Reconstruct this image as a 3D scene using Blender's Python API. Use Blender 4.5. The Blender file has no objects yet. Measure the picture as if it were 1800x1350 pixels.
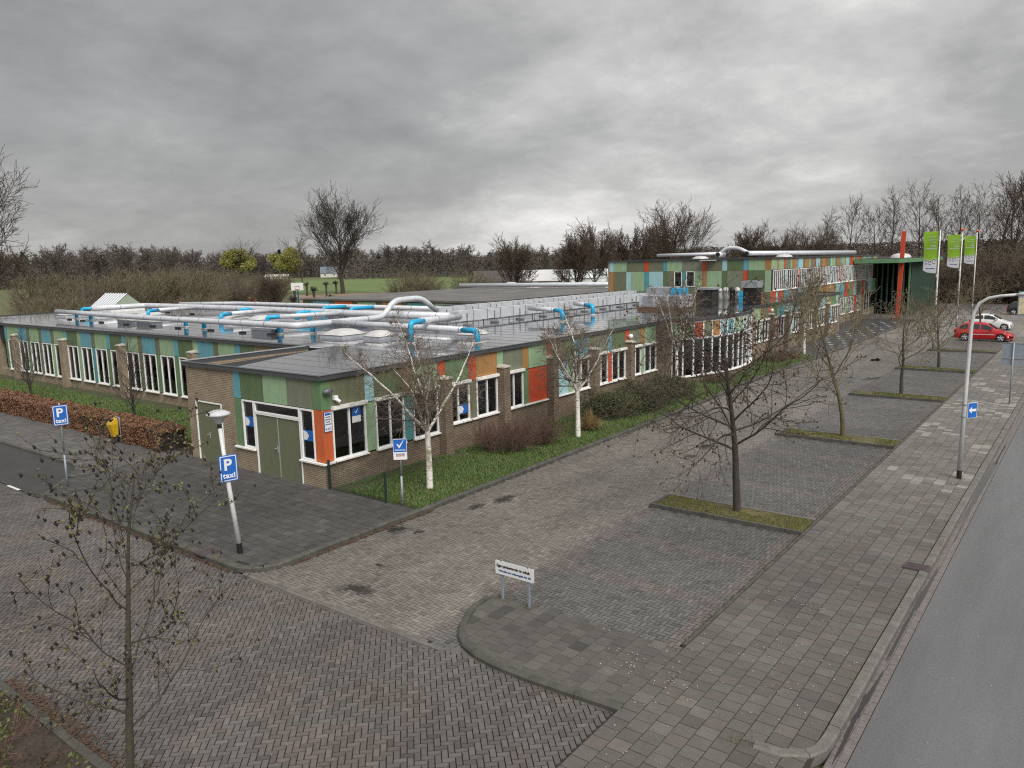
import bpy, math, random
import numpy as np
from mathutils import Matrix, Vector

R = math.radians
scene = bpy.context.scene
COL = scene.collection
random.seed(7)

# ------------------------------------------------------------------ camera
CAM = Vector((19.79, -15.62, 7.3))
PITCH, ROLL, YAW = R(8.9933), R(1.3046), R(-37.5601)
fw = Vector((math.sin(YAW) * math.cos(PITCH), math.cos(YAW) * math.cos(PITCH), -math.sin(PITCH)))
rt = fw.cross(Vector((0, 0, 1))).normalized()
dn = fw.cross(rt)
cr, sr = math.cos(ROLL), math.sin(ROLL)
rt, dn = cr * rt + sr * dn, -sr * rt + cr * dn
camd = bpy.data.cameras.new('camera')
camd.sensor_width = 36.0
camd.lens = 36.0 * 1354.6 / 1800.0
camd.clip_start = 0.2
camd.clip_end = 6000
cam = bpy.data.objects.new('camera', camd)
cam.matrix_world = Matrix(((rt.x, -dn.x, -fw.x, CAM.x), (rt.y, -dn.y, -fw.y, CAM.y), (rt.z, -dn.z, -fw.z, CAM.z), (0, 0, 0, 1)))
COL.objects.link(cam)
scene.camera = cam

# ------------------------------------------------------------------ sky, sun, exposure
SUN_EL, SUN_AZ = R(48), R(118)            # azimuth clockwise from +Y
sun_dir = Vector((math.sin(SUN_AZ) * math.cos(SUN_EL), math.cos(SUN_AZ) * math.cos(SUN_EL), math.sin(SUN_EL)))
w = bpy.data.worlds.new('World')
scene.world = w
w.use_nodes = True
nt = w.node_tree
nt.nodes.clear()


def nd(tree, typ, **kw):
    n = tree.nodes.new(typ)
    for k, v in kw.items():
        if k.startswith('i_'):
            n.inputs[k[2:].replace('_', ' ')].default_value = v
        else:
            setattr(n, k, v)
    return n


def mathn(tree, op, a, b=None, clamp=False):
    n = tree.nodes.new('ShaderNodeMath')
    n.operation = op
    n.use_clamp = clamp
    for i, v in enumerate((a, b)):
        if v is None:
            continue
        if isinstance(v, (int, float)):
            n.inputs[i].default_value = v
        else:
            tree.links.new(v, n.inputs[i])
    return n.outputs[0]


def ramp(tree, fac, stops, interp='LINEAR'):
    n = tree.nodes.new('ShaderNodeValToRGB')
    n.color_ramp.interpolation = interp
    e = n.color_ramp.elements
    while len(e) < len(stops):
        e.new(0.5)
    for i, (p, c) in enumerate(stops):
        e[i].position = p
        e[i].color = (c[0], c[1], c[2], 1) if not isinstance(c, (int, float)) else (c, c, c, 1)
    tree.links.new(fac, n.inputs[0])
    return n.outputs[0]


def mix(tree, fac, a, b, typ='MIX'):
    n = tree.nodes.new('ShaderNodeMix')
    n.data_type = 'RGBA'
    n.blend_type = typ
    for s, v in ((n.inputs[0], fac), (n.inputs[6], a), (n.inputs[7], b)):
        if isinstance(v, (int, float)):
            s.default_value = v
        elif isinstance(v, (tuple, list)):
            s.default_value = (v[0], v[1], v[2], 1)
        else:
            tree.links.new(v, s)
    return n.outputs[2]


L = nt.links
sky = nd(nt, 'ShaderNodeTexSky', sky_type='NISHITA', sun_disc=False, sun_elevation=SUN_EL, sun_rotation=SUN_AZ,
         air_density=1.0, dust_density=3.0, ozone_density=1.0)
tc = nd(nt, 'ShaderNodeTexCoord')
sep = nd(nt, 'ShaderNodeSeparateXYZ')
L.new(tc.outputs['Generated'], sep.inputs[0])
zz = mathn(nt, 'ADD', mathn(nt, 'MAXIMUM', sep.outputs[2], 0.0), 0.30)
cx = mathn(nt, 'DIVIDE', sep.outputs[0], zz)
cy = mathn(nt, 'DIVIDE', sep.outputs[1], zz)
comb = nd(nt, 'ShaderNodeCombineXYZ')
L.new(cx, comb.inputs[0])
L.new(cy, comb.inputs[1])
comb.inputs[2].default_value = 8.2
n1 = nd(nt, 'ShaderNodeTexNoise', i_Scale=0.46, i_Detail=7.0, i_Roughness=0.50, i_Distortion=0.15)
L.new(comb.outputs[0], n1.inputs['Vector'])
n2 = nd(nt, 'ShaderNodeTexNoise', i_Scale=2.9, i_Detail=10.0, i_Roughness=0.62, i_Distortion=0.15)
L.new(comb.outputs[0], n2.inputs['Vector'])
dens = mathn(nt, 'ADD', mathn(nt, 'MULTIPLY', n1.outputs['Fac'], 0.69), mathn(nt, 'MULTIPLY', n2.outputs['Fac'], 0.31))
# thin cloud lets more light through on the side of the hidden sun
dot = nd(nt, 'ShaderNodeVectorMath', operation='DOT_PRODUCT')
L.new(tc.outputs['Generated'], dot.inputs[0])
dot.inputs[1].default_value = sun_dir
glow = mathn(nt, 'MULTIPLY', mathn(nt, 'ADD', dot.outputs['Value'], 1.0), 0.5)
glow = mathn(nt, 'POWER', glow, 6.0)
dens = mathn(nt, 'ADD', dens, mathn(nt, 'MULTIPLY', glow, 0.10))
cloud = ramp(nt, dens, [(0.37, (1.32, 1.31, 1.30)), (0.47, (1.85, 1.84, 1.82)), (0.55, (2.65, 2.63, 2.58)), (0.65, (4.1, 4.03, 3.94))])
allsky = mix(nt, 0.97, sky.outputs[0], cloud)
bg = nd(nt, 'ShaderNodeBackground', i_Strength=0.1)
L.new(allsky, bg.inputs[0])
out = nd(nt, 'ShaderNodeOutputWorld')
L.new(bg.outputs[0], out.inputs[0])

sund = bpy.data.lights.new('sun', 'SUN')
sund.energy = 1.5
sund.angle = R(35)
sund.color = (1.0, 0.965, 0.91)
sun = bpy.data.objects.new('sun', sund)
sun.rotation_euler = (-sun_dir).to_track_quat('-Z', 'Y').to_euler()
sun.location = (30, 30, 60)
COL.objects.link(sun)
vs = scene.view_settings
vs.view_transform = 'Standard'
vs.look = 'None'
vs.exposure = 1.15
vs.gamma = 1.0
vs.use_curve_mapping = False
scene.cycles.max_bounces = 6
scene.cycles.transparent_max_bounces = 6
scene.cycles.diffuse_bounces = 3
scene.cycles.glossy_bounces = 3
scene.cycles.use_denoising = False
scene.cycles.filter_width = 1.15


# ------------------------------------------------------------------ materials
def srgb(r, g, b):
    f = lambda c: c / 12.92 if c <= 0.04045 else ((c + 0.055) / 1.055) ** 2.4
    return (f(r / 255), f(g / 255), f(b / 255))


MATS = {}


def material(name, color, rough=0.6, metal=0.0, spec=0.5, nscale=6.0, namt=0.18, bump=0.0, bscale=None, color2=None,
             rnoise=0.0, tint=False, stretch=None, coat=0.0, fine=None):
    if name in MATS:
        return MATS[name]
    m = bpy.data.materials.new(name)
    MATS[name] = m
    m.use_nodes = True
    t = m.node_tree
    t.nodes.clear()
    l = t.links
    o = nd(t, 'ShaderNodeOutputMaterial')
    p = nd(t, 'ShaderNodeBsdfPrincipled')
    l.new(p.outputs[0], o.inputs[0])
    p.inputs['Metallic'].default_value = metal
    p.inputs['Specular IOR Level'].default_value = spec
    p.inputs['Coat Weight'].default_value = coat
    geo = nd(t, 'ShaderNodeNewGeometry')
    vec = geo.outputs['Position']
    if stretch:
        mp = nd(t, 'ShaderNodeMapping')
        mp.inputs['Scale'].default_value = stretch
        l.new(vec, mp.inputs[0])
        vec = mp.outputs[0]
    n = nd(t, 'ShaderNodeTexNoise', i_Scale=nscale, i_Detail=6.0, i_Roughness=0.62)
    l.new(vec, n.inputs['Vector'])
    c2 = color2 if color2 else tuple(c * 0.55 for c in color)
    lo, hi = 0.5 - 0.22, 0.5 + 0.22
    if color2:
        col = ramp(t, n.outputs['Fac'], [(lo, color2), (hi, color)])
    else:
        a = tuple(c * (1 - namt) for c in color)
        b = tuple(min(1, c * (1 + namt)) for c in color)
        col = ramp(t, n.outputs['Fac'], [(lo, a), (hi, b)])
    if fine:
        n3 = nd(t, 'ShaderNodeTexNoise', i_Scale=fine[0], i_Detail=3.0, i_Roughness=0.7)
        l.new(geo.outputs['Position'], n3.inputs['Vector'])
        f3 = ramp(t, n3.outputs['Fac'], [(0.3, 1 - fine[1]), (0.7, 1 + fine[1])])
        col = mix(t, 1.0, col, f3, 'MULTIPLY')
    if tint:
        at = nd(t, 'ShaderNodeAttribute', attribute_name='tint')
        oi = nd(t, 'ShaderNodeObjectInfo')
        col = mix(t, 1.0, col, at.outputs['Color'], 'MULTIPLY')
        col = mix(t, 1.0, col, oi.outputs['Color'], 'MULTIPLY')
    l.new(col, p.inputs['Base Color'])
    if rnoise:
        n2 = nd(t, 'ShaderNodeTexNoise', i_Scale=nscale * 0.35, i_Detail=5.0)
        l.new(vec, n2.inputs['Vector'])
        r_ = ramp(t, n2.outputs['Fac'], [(0.35, max(0.03, rough - rnoise)), (0.65, min(1, rough + rnoise))])
        l.new(r_, p.inputs['Roughness'])
    else:
        p.inputs['Roughness'].default_value = rough
    if bump:
        nb = nd(t, 'ShaderNodeTexNoise', i_Scale=bscale or nscale * 6, i_Detail=5.0, i_Roughness=0.65)
        l.new(vec, nb.inputs['Vector'])
        bp = nd(t, 'ShaderNodeBump', i_Strength=bump, i_Distance=0.02)
        l.new(nb.outputs['Fac'], bp.inputs['Height'])
        l.new(bp.outputs[0], p.inputs['Normal'])
    return m


def brick_material(name, cols, mortar, rot=False, bw=0.215, rh=0.0655):
    m = bpy.data.materials.new(name)
    MATS[name] = m
    m.use_nodes = True
    t = m.node_tree
    t.nodes.clear()
    l = t.links
    o = nd(t, 'ShaderNodeOutputMaterial')
    p = nd(t, 'ShaderNodeBsdfPrincipled')
    l.new(p.outputs[0], o.inputs[0])
    geo = nd(t, 'ShaderNodeNewGeometry')
    sp = nd(t, 'ShaderNodeSeparateXYZ')
    l.new(geo.outputs['Position'], sp.inputs[0])
    sn = nd(t, 'ShaderNodeSeparateXYZ')
    l.new(geo.outputs['True Normal'], sn.inputs[0])
    ax = mathn(t, 'GREATER_THAN', mathn(t, 'ABSOLUTE', sn.outputs[0]), mathn(t, 'ABSOLUTE', sn.outputs[1]))
    u = mathn(t, 'ADD', mathn(t, 'MULTIPLY', sp.outputs[1], ax), mathn(t, 'MULTIPLY', sp.outputs[0], mathn(t, 'SUBTRACT', 1.0, ax)))
    cb = nd(t, 'ShaderNodeCombineXYZ')
    l.new(u, cb.inputs[0])
    l.new(sp.outputs[2], cb.inputs[1])
    br = nd(t, 'ShaderNodeTexBrick', i_Scale=1.0, i_Mortar_Size=0.0075, i_Mortar_Smooth=0.2, i_Bias=-0.1, i_Brick_Width=bw, i_Row_Height=rh)
    br.offset = 0.5
    l.new(cb.outputs[0], br.inputs['Vector'])
    br.inputs['Color1'].default_value = (*cols[0], 1)
    br.inputs['Color2'].default_value = (*cols[1], 1)
    br.inputs['Mortar'].default_value = (*mortar, 1)
    n = nd(t, 'ShaderNodeTexNoise', i_Scale=1.3, i_Detail=7.0, i_Roughness=0.65)
    l.new(geo.outputs['Position'], n.inputs['Vector'])
    f = ramp(t, n.outputs['Fac'], [(0.3, 0.72), (0.7, 1.2)])
    col = mix(t, 1.0, br.outputs['Color'], f, 'MULTIPLY')
    n4 = nd(t, 'ShaderNodeTexNoise', i_Scale=38.0, i_Detail=3.0)
    l.new(geo.outputs['Position'], n4.inputs['Vector'])
    col = mix(t, 1.0, col, ramp(t, n4.outputs['Fac'], [(0.3, 0.8), (0.7, 1.2)]), 'MULTIPLY')
    l.new(col, p.inputs['Base Color'])
    p.inputs['Roughness'].default_value = 0.82
    bp = nd(t, 'ShaderNodeBump', i_Strength=0.7, i_Distance=0.012)
    bp.invert = True
    l.new(br.outputs['Fac'], bp.inputs['Height'])
    l.new(bp.outputs[0], p.inputs['Normal'])
    return m


def glass_material(name, trans=(0.42, 0.43, 0.45), base=0.05):
    m = bpy.data.materials.new(name)
    MATS[name] = m
    m.use_nodes = True
    t = m.node_tree
    t.nodes.clear()
    l = t.links
    o = nd(t, 'ShaderNodeOutputMaterial')
    tr = nd(t, 'ShaderNodeBsdfTransparent')
    tr.inputs[0].default_value = (*trans, 1)
    gl = nd(t, 'ShaderNodeBsdfGlossy', i_Roughness=0.03)
    gl.inputs[0].default_value = (0.9, 0.92, 0.95, 1)
    fr = nd(t, 'ShaderNodeFresnel', i_IOR=1.5)
    geo = nd(t, 'ShaderNodeNewGeometry')
    nb = nd(t, 'ShaderNodeTexNoise', i_Scale=0.8, i_Detail=2.0)
    l.new(geo.outputs['Position'], nb.inputs['Vector'])
    bp = nd(t, 'ShaderNodeBump', i_Strength=0.05, i_Distance=0.05)
    l.new(nb.outputs['Fac'], bp.inputs['Height'])
    l.new(bp.outputs[0], gl.inputs['Normal'])
    fac = mathn(t, 'ADD', fr.outputs[0], base, True)
    mx = nd(t, 'ShaderNodeMixShader')
    l.new(fac, mx.inputs[0])
    l.new(tr.outputs[0], mx.inputs[1])
    l.new(gl.outputs[0], mx.inputs[2])
    l.new(mx.outputs[0], o.inputs[0])
    return m


# ------------------------------------------------------------------ mesh helpers
class MB:
    def __init__(s):
        s.v = []
        s.f = []
        s.m = []
        s.t = None

    def face(s, pts, mi=0):
        b = len(s.v)
        s.v.extend(tuple(p) for p in pts)
        s.f.append(tuple(range(b, b + len(pts))))
        s.m.append(mi)

    def hexa(s, p, mi=0):
        b = len(s.v)
        s.v.extend(tuple(q) for q in p)
        for f in ((0, 3, 2, 1), (4, 5, 6, 7), (0, 1, 5, 4), (1, 2, 6, 5), (2, 3, 7, 6), (3, 0, 4, 7)):
            s.f.append(tuple(b + i for i in f))
            s.m.append(mi)

    def box(s, x0, x1, y0, y1, z0, z1, mi=0):
        s.hexa([(x0, y0, z0), (x1, y0, z0), (x1, y1, z0), (x0, y1, z0), (x0, y0, z1), (x1, y0, z1), (x1, y1, z1), (x0, y1, z1)], mi)

    def fbox(s, F, u0, u1, z0, z1, d0, d1, mi=0):
        s.hexa([F(u0, z0, d0), F(u1, z0, d0), F(u1, z0, d1), F(u0, z0, d1), F(u0, z1, d0), F(u1, z1, d0), F(u1, z1, d1), F(u0, z1, d1)], mi)

    def prism(s, poly, z0, z1, mi=0, bottom=False):
        n = len(poly)
        b = len(s.v)
        s.v.extend((x, y, z0) for x, y in poly)
        s.v.extend((x, y, z1) for x, y in poly)
        for i in range(n):
            j = (i + 1) % n
            s.f.append((b + i, b + j, b + n + j, b + n + i))
            s.m.append(mi)
        s.f.append(tuple(b + n + i for i in range(n)))
        s.m.append(mi)
        if bottom:
            s.f.append(tuple(b + i for i in reversed(range(n))))
            s.m.append(mi)

    def tube(s, path, rad, n=8, cap=True, mi=0, up=None):
        path = [Vector(p) for p in path]
        k = len(path)
        if isinstance(rad, (int, float)):
            rad = [rad] * k
        b = len(s.v)
        ref = None
        for i in range(k):
            if i == 0:
                d = path[1] - path[0]
            elif i == k - 1:
                d = path[-1] - path[-2]
            else:
                d = path[i + 1] - path[i - 1]
            if d.length < 1e-9:
                d = Vector((0, 0, 1))
            d.normalize()
            if ref is None:
                ref = Vector((0, 0, 1)) if abs(d.z) < 0.9 else Vector((1, 0, 0))
            a = d.cross(ref)
            if a.length < 1e-6:
                a = d.orthogonal()
            a.normalize()
            c = d.cross(a)
            ref = a.cross(d)
            p = path[i]
            r = rad[i]
            for j in range(n):
                an = 2 * math.pi * j / n
                ca, sa = math.cos(an) * r, math.sin(an) * r
                s.v.append((p.x + a.x * ca + c.x * sa, p.y + a.y * ca + c.y * sa, p.z + a.z * ca + c.z * sa))
        for i in range(k - 1):
            for j in range(n):
                q = (j + 1) % n
                s.f.append((b + i * n + j, b + i * n + q, b + (i + 1) * n + q, b + (i + 1) * n + j))
                s.m.append(mi)
        if cap:
            s.f.append(tuple(b + j for j in reversed(range(n))))
            s.f.append(tuple(b + (k - 1) * n + j for j in range(n)))
            s.m += [mi, mi]

    def lathe(s, c, prof, n=16, mi=0):
        b = len(s.v)
        for r, z in prof:
            for j in range(n):
                an = 2 * math.pi * j / n
                s.v.append((c[0] + r * math.cos(an), c[1] + r * math.sin(an), c[2] + z))
        for i in range(len(prof) - 1):
            for j in range(n):
                q = (j + 1) % n
                s.f.append((b + i * n + j, b + i * n + q, b + (i + 1) * n + q, b + (i + 1) * n + j))
                s.m.append(mi)

    def build(s, name, mats, parent=None, smooth=False):
        me = bpy.data.meshes.new(name)
        me.from_pydata(s.v, [], s.f)
        if not isinstance(mats, (list, tuple)):
            mats = [mats]
        for m_ in mats:
            me.materials.append(m_)
        if len(mats) > 1:
            me.polygons.foreach_set('material_index', s.m)
        if smooth:
            me.polygons.foreach_set('use_smooth', [True] * len(s.f))
        me.update()
        return link(name, me, parent)


def link(name, data, parent=None):
    o = bpy.data.objects.new(name, data)
    COL.objects.link(o)
    if parent is not None:
        o.parent = parent
        if parent.parent is None:
            o.matrix_parent_inverse = parent.matrix_basis.inverted()
        else:
            o.matrix_parent_inverse = (parent.parent.matrix_basis @ parent.matrix_parent_inverse @ parent.matrix_basis).inverted() if False else parent_world(parent).inverted()
    return o


def parent_world(o):
    if o.parent is None:
        return o.matrix_basis.copy()
    return parent_world(o.parent) @ o.matrix_parent_inverse @ o.matrix_basis


def empty(name, loc=(0, 0, 0), rz=0.0):
    o = bpy.data.objects.new(name, None)
    COL.objects.link(o)
    o.location = loc
    o.rotation_euler = (0, 0, rz)
    o.empty_display_size = 0.3
    return o


def tag(o, label, cat, group=None, kind=None):
    o['label'] = label
    o['category'] = cat
    if group:
        o['group'] = group
    if kind:
        o['kind'] = kind
    return o


def struct(o):
    o['kind'] = 'structure'
    return o


def stuff(o):
    o['kind'] = 'stuff'
    return o


def children_of(o):
    return [c for c in bpy.data.objects if c.parent is o]


def copy_tree(root, loc=None, rz=None, scale=None, label=None, kids=None):
    """copy of a thing and its parts (local coordinates relative to the thing)"""
    c = root.copy()
    COL.objects.link(c)
    if loc is not None:
        c.location = loc
    if rz is not None:
        c.rotation_euler = (0, 0, rz)
    if scale is not None:
        c.scale = scale if isinstance(scale, (tuple, list)) else (scale, scale, scale)
    if label:
        c['label'] = label
    for ch in (kids if kids is not None else children_of(root)):
        k = ch.copy()
        COL.objects.link(k)
        k.parent = c
    return c


def text_part(txt, size, mat, M4, parent, name='lettering', align='LEFT', bold=0.0, spacing=1.0):
    cu = bpy.data.curves.new('txt', 'FONT')
    cu.body = txt
    cu.size = size
    cu.align_x = align
    cu.extrude = 0.0015
    cu.offset = bold
    cu.space_character = spacing
    cu.resolution_u = 3
    ob = bpy.data.objects.new('txt', cu)
    COL.objects.link(ob)
    dg = bpy.context.evaluated_depsgraph_get()
    me = bpy.data.meshes.new_from_object(ob.evaluated_get(dg))
    bpy.data.objects.remove(ob)
    bpy.data.curves.remove(cu)
    me.transform(M4)
    me.materials.clear()
    me.materials.append(mat)
    me.name = name
    return link(name, me, parent)


def frame4(origin, xdir, ydir):
    """4x4 placing local x,y plane at origin with axes xdir, ydir"""
    x = Vector(xdir).normalized()
    y = Vector(ydir).normalized()
    z = x.cross(y)
    o = Vector(origin)
    return Matrix(((x.x, y.x, z.x, o.x), (x.y, y.y, z.y, o.y), (x.z, y.z, z.z, o.z), (0, 0, 0, 1)))
# ------------------------------------------------------------------ materials of the setting
m_field = material('field grass', (0.075, 0.115, 0.032), 0.9, nscale=0.02, color2=(0.115, 0.10, 0.05), bump=0.4, bscale=3, fine=(1.2, 0.25))
m_grass = material('lawn soil', (0.055, 0.085, 0.022), 0.9, nscale=1.1, color2=(0.045, 0.036, 0.022), bump=0.7, bscale=30, fine=(25, 0.35))
m_blade = material('grass blade', (0.080, 0.155, 0.032), 0.6, nscale=1.4, color2=(0.120, 0.150, 0.045), fine=(9, 0.4))
m_moss = material('mossy island turf', (0.145, 0.130, 0.042), 0.9, nscale=2.2, color2=(0.062, 0.046, 0.030), bump=0.6, bscale=40, fine=(30, 0.35))
m_mossblade = material('moss tuft', (0.165, 0.150, 0.045), 0.8, nscale=1.8, color2=(0.085, 0.115, 0.030), fine=(9, 0.3))
m_soil = material('dark soil', (0.055, 0.042, 0.032), 0.95, nscale=3.0, namt=0.4, bump=0.8, bscale=20, fine=(20, 0.4))
m_joint = material('sanded paving joint', (0.030, 0.026, 0.021), 0.95, nscale=8, namt=0.3)
m_paver = material('clay paver', (1, 1, 1), 0.44, spec=0.5, nscale=14.0, namt=0.16, bump=0.45, bscale=110, tint=True, rnoise=0.16, fine=(150, 0.42))
m_tile = material('concrete paving tile', (1, 1, 1), 0.66, spec=0.4, nscale=3.2, namt=0.22, bump=0.5, bscale=130, tint=True, rnoise=0.1, fine=(120, 0.42))
m_kerb = material('weathered concrete kerb', (0.135, 0.130, 0.116), 0.75, nscale=4.0, namt=0.3, bump=0.4, bscale=80, fine=(70, 0.3))
m_kerbd = material('dark mossy concrete kerb', (0.075, 0.073, 0.062), 0.75, nscale=3.0, namt=0.4, bump=0.4, bscale=80, fine=(70, 0.3))
m_asph = material('wet road asphalt', (0.120, 0.120, 0.124), 0.23, spec=1.0, nscale=1.1, namt=0.22, bump=0.55, bscale=240, rnoise=0.13, fine=(150, 0.6), stretch=(1, 0.12, 1))
m_asphd = material('dark taxi bay asphalt', (0.045, 0.043, 0.042), 0.75, nscale=1.2, namt=0.2, bump=0.5, bscale=160, fine=(120, 0.5))
m_white = material('white road paint', (0.62, 0.62, 0.60), 0.6, nscale=9, namt=0.25)
m_water = material('puddle water', (0.028, 0.026, 0.024), 0.05, spec=0.5, nscale=3, namt=0.1)
m_lichen = material('pale lichen', (0.30, 0.30, 0.25), 0.9, nscale=30, namt=0.3)
m_plaza = material('dark plaza paving', (0.052, 0.054, 0.060), 0.55, nscale=5, namt=0.2, bump=0.3, bscale=60)
m_gutter = material('wet gutter brick', (0.15, 0.13, 0.125), 0.35, nscale=6, namt=0.3, bump=0.3, bscale=60, fine=(50, 0.3))
m_leaf_lit = material('fallen leaf litter', (0.085, 0.045, 0.025), 0.85, nscale=12, namt=0.5)
m_steel = material('galvanised steel', (0.34, 0.36, 0.39), 0.45, metal=0.6, nscale=9, namt=0.15)


def sheet(name, x0, x1, y0, y1, z, mat):
    b = MB()
    b.face([(x0, y0, z), (x1, y0, z), (x1, y1, z), (x0, y1, z)])
    return struct(b.build(name, mat))


ground = sheet('ground', -2500, 2500, -400, 3000, -0.14, m_field)


def in_view(P, marg=0.03):
    d = np.asarray(P, float) - np.array(CAM)
    x = d @ np.array(rt)
    y = d @ np.array(dn)
    z = d @ np.array(fw)
    f = 1354.6
    with np.errstate(divide='ignore', invalid='ignore'):
        u = x / z * f / 900
        v = y / z * f / 675
    return (z > 1) & (np.abs(u) < 1 + marg) & (np.abs(v) < 1 + marg), z


def mesh_np(name, V, F4, tint=None, mat=None):
    me = bpy.data.meshes.new(name)
    nf = len(F4)
    me.vertices.add(len(V))
    me.vertices.foreach_set('co', np.ascontiguousarray(V, dtype=np.float32).ravel())
    k = F4.shape[1]
    me.loops.add(nf * k)
    me.loops.foreach_set('vertex_index', np.ascontiguousarray(F4, dtype=np.int32).ravel())
    me.polygons.add(nf)
    me.polygons.foreach_set('loop_start', np.arange(0, nf * k, k, dtype=np.int32))
    me.polygons.foreach_set('loop_total', np.full(nf, k, dtype=np.int32))
    if tint is not None:
        a = me.attributes.new('tint', 'FLOAT_COLOR', 'POINT')
        t4 = np.ones((len(V), 4), dtype=np.float32)
        t4[:, :3] = tint
        a.data.foreach_set('color', t4.ravel())
    me.update(calc_edges=True)
    me.shade_flat()
    if mat:
        me.materials.append(mat)
    return me


BOXF = np.array([[4, 5, 6, 7], [0, 1, 5, 4], [1, 2, 6, 5], [2, 3, 7, 6], [3, 0, 4, 7]])
rng = np.random.default_rng(11)


def pavers(name, parent, C, H, ang, z, tint, mat, nind=300, depth=0.03, gap=0.017, rough_z=0.003, restname=None, tilt=0.008):
    """C centres (N,2), H half sizes (N,2), ang rotation (N,), z base height"""
    N = len(C)
    ang = np.broadcast_to(ang, (N,))
    zt = z + rng.normal(0, rough_z * 0.5, N).clip(-rough_z, rough_z)
    tx, ty = rng.normal(0, tilt, N), rng.normal(0, tilt, N)
    vis, dz = in_view(np.column_stack([C, np.full(N, z)]), 0.0)
    score = np.where(vis, dz, 1e6 + dz)
    order = np.argsort(score)
    ind = set(order[:nind].tolist()) if nind else set()
    rest = np.array([i for i in range(N) if i not in ind], dtype=int)
    ca, sa = np.cos(ang), np.sin(ang)
    sx = np.array([-1, 1, 1, -1])
    sy = np.array([-1, -1, 1, 1])
    hx, hy = H[:, 0] - gap / 2, H[:, 1] - gap / 2
    if len(rest):
        r = rest
        lx = sx[None] * hx[r, None]
        ly = sy[None] * hy[r, None]
        X = C[r, 0, None] + lx * ca[r, None] - ly * sa[r, None]
        Y = C[r, 1, None] + lx * sa[r, None] + ly * ca[r, None]
        Zt = zt[r, None] + lx * tx[r, None] + ly * ty[r, None]
        top = np.stack([X, Y, Zt], -1)
        bot = np.stack([X, Y, Zt - depth], -1)
        V = np.concatenate([bot, top], 1).reshape(-1, 3)
        F = (BOXF[None] + (np.arange(len(r)) * 8)[:, None, None]).reshape(-1, 4)
        T = np.repeat(tint[r], 8, axis=0)
        me = mesh_np(restname or name, V, F, T, mat)
        o = link(restname or (name + '_expanse'), me, parent)
        stuff(o)
    cache = {}
    for i in ind:
        key = (round(float(hx[i]), 4), round(float(hy[i]), 4))
        if key not in cache:
            a, b = key
            V = np.array([[-a, -b, -depth], [a, -b, -depth], [a, b, -depth], [-a, b, -depth], [-a, -b, 0], [a, -b, 0], [a, b, 0], [-a, b, 0]])
            cache[key] = mesh_np(name, V, BOXF, np.ones((8, 3)), mat)
        o = bpy.data.objects.new(name, cache[key])
        COL.objects.link(o)
        o.parent = parent
        o.location = (C[i, 0], C[i, 1], zt[i])
        o.rotation_euler = (ty[i], -tx[i], ang[i])
        o.color = (*tint[i], 1)


def herringbone(x0, x1, y0, y1, a=0.1025, rot=0.0):
    """centres and half sizes of a herringbone bond covering a box, rotated by rot about its middle"""
    mx, my = (x0 + x1) / 2, (y0 + y1) / 2
    hw = max(x1 - x0, y1 - y0) / 2 * (1.45 if rot else 1.0) + 0.5
    wx = hw if rot else (x1 - x0) / 2 + 0.5
    wy = hw if rot else (y1 - y0) / 2 + 0.5
    nx, ny = int(wx / a) + 2, int(wy / a) + 2
    I, J = np.meshgrid(np.arange(-nx, nx), np.arange(-ny, ny), indexing='ij')
    t = (I - J) % 4
    h = t == 0
    v = t == 3
    ch = np.column_stack([(I[h] + 1.0) * a, (J[h] + 0.5) * a])
    cv = np.column_stack([(I[v] + 0.5) * a, (J[v] + 1.0) * a])
    C = np.concatenate([ch, cv])
    H = np.concatenate([np.tile([a, a / 2], (len(ch), 1)), np.tile([a / 2, a], (len(cv), 1))])
    if rot:
        c, s = math.cos(rot), math.sin(rot)
        C = np.column_stack([C[:, 0] * c - C[:, 1] * s, C[:, 0] * s + C[:, 1] * c])
    C = C + np.array([mx, my])
    return C, H


def inpoly(P, poly):
    x, y = P[:, 0], P[:, 1]
    ins = np.zeros(len(P), bool)
    n = len(poly)
    for i in range(n):
        x1, y1 = poly[i]
        x2, y2 = poly[(i + 1) % n]
        c = ((y1 > y) != (y2 > y)) & (x < (x2 - x1) * (y - y1) / (y2 - y1 + 1e-12) + x1)
        ins ^= c
    return ins


def fbm(P, scale, seed=0, octaves=4):
    """cheap value noise on 2-D points, 0..1"""
    rs = np.random.default_rng(seed)
    tab = rs.random((256, 256))
    out_ = np.zeros(len(P))
    amp, tot = 1.0, 0.0
    for o in range(octaves):
        q = P * scale * 2 ** o + 37.7 * o
        i = np.floor(q).astype(int)
        f = q - i
        f = f * f * (3 - 2 * f)
        a = tab[i[:, 0] % 256, i[:, 1] % 256]
        b = tab[(i[:, 0] + 1) % 256, i[:, 1] % 256]
        c = tab[i[:, 0] % 256, (i[:, 1] + 1) % 256]
        d = tab[(i[:, 0] + 1) % 256, (i[:, 1] + 1) % 256]
        out_ += amp * (a * (1 - f[:, 0]) * (1 - f[:, 1]) + b * f[:, 0] * (1 - f[:, 1]) + c * (1 - f[:, 0]) * f[:, 1] + d * f[:, 0] * f[:, 1])
        tot += amp
        amp *= 0.55
    return out_ / tot


def arc(cx_, cy_, r, a0, a1, n):
    return [(cx_ + r * math.cos(a0 + (a1 - a0) * i / n), cy_ + r * math.sin(a0 + (a1 - a0) * i / n)) for i in range(n + 1)]


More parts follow.
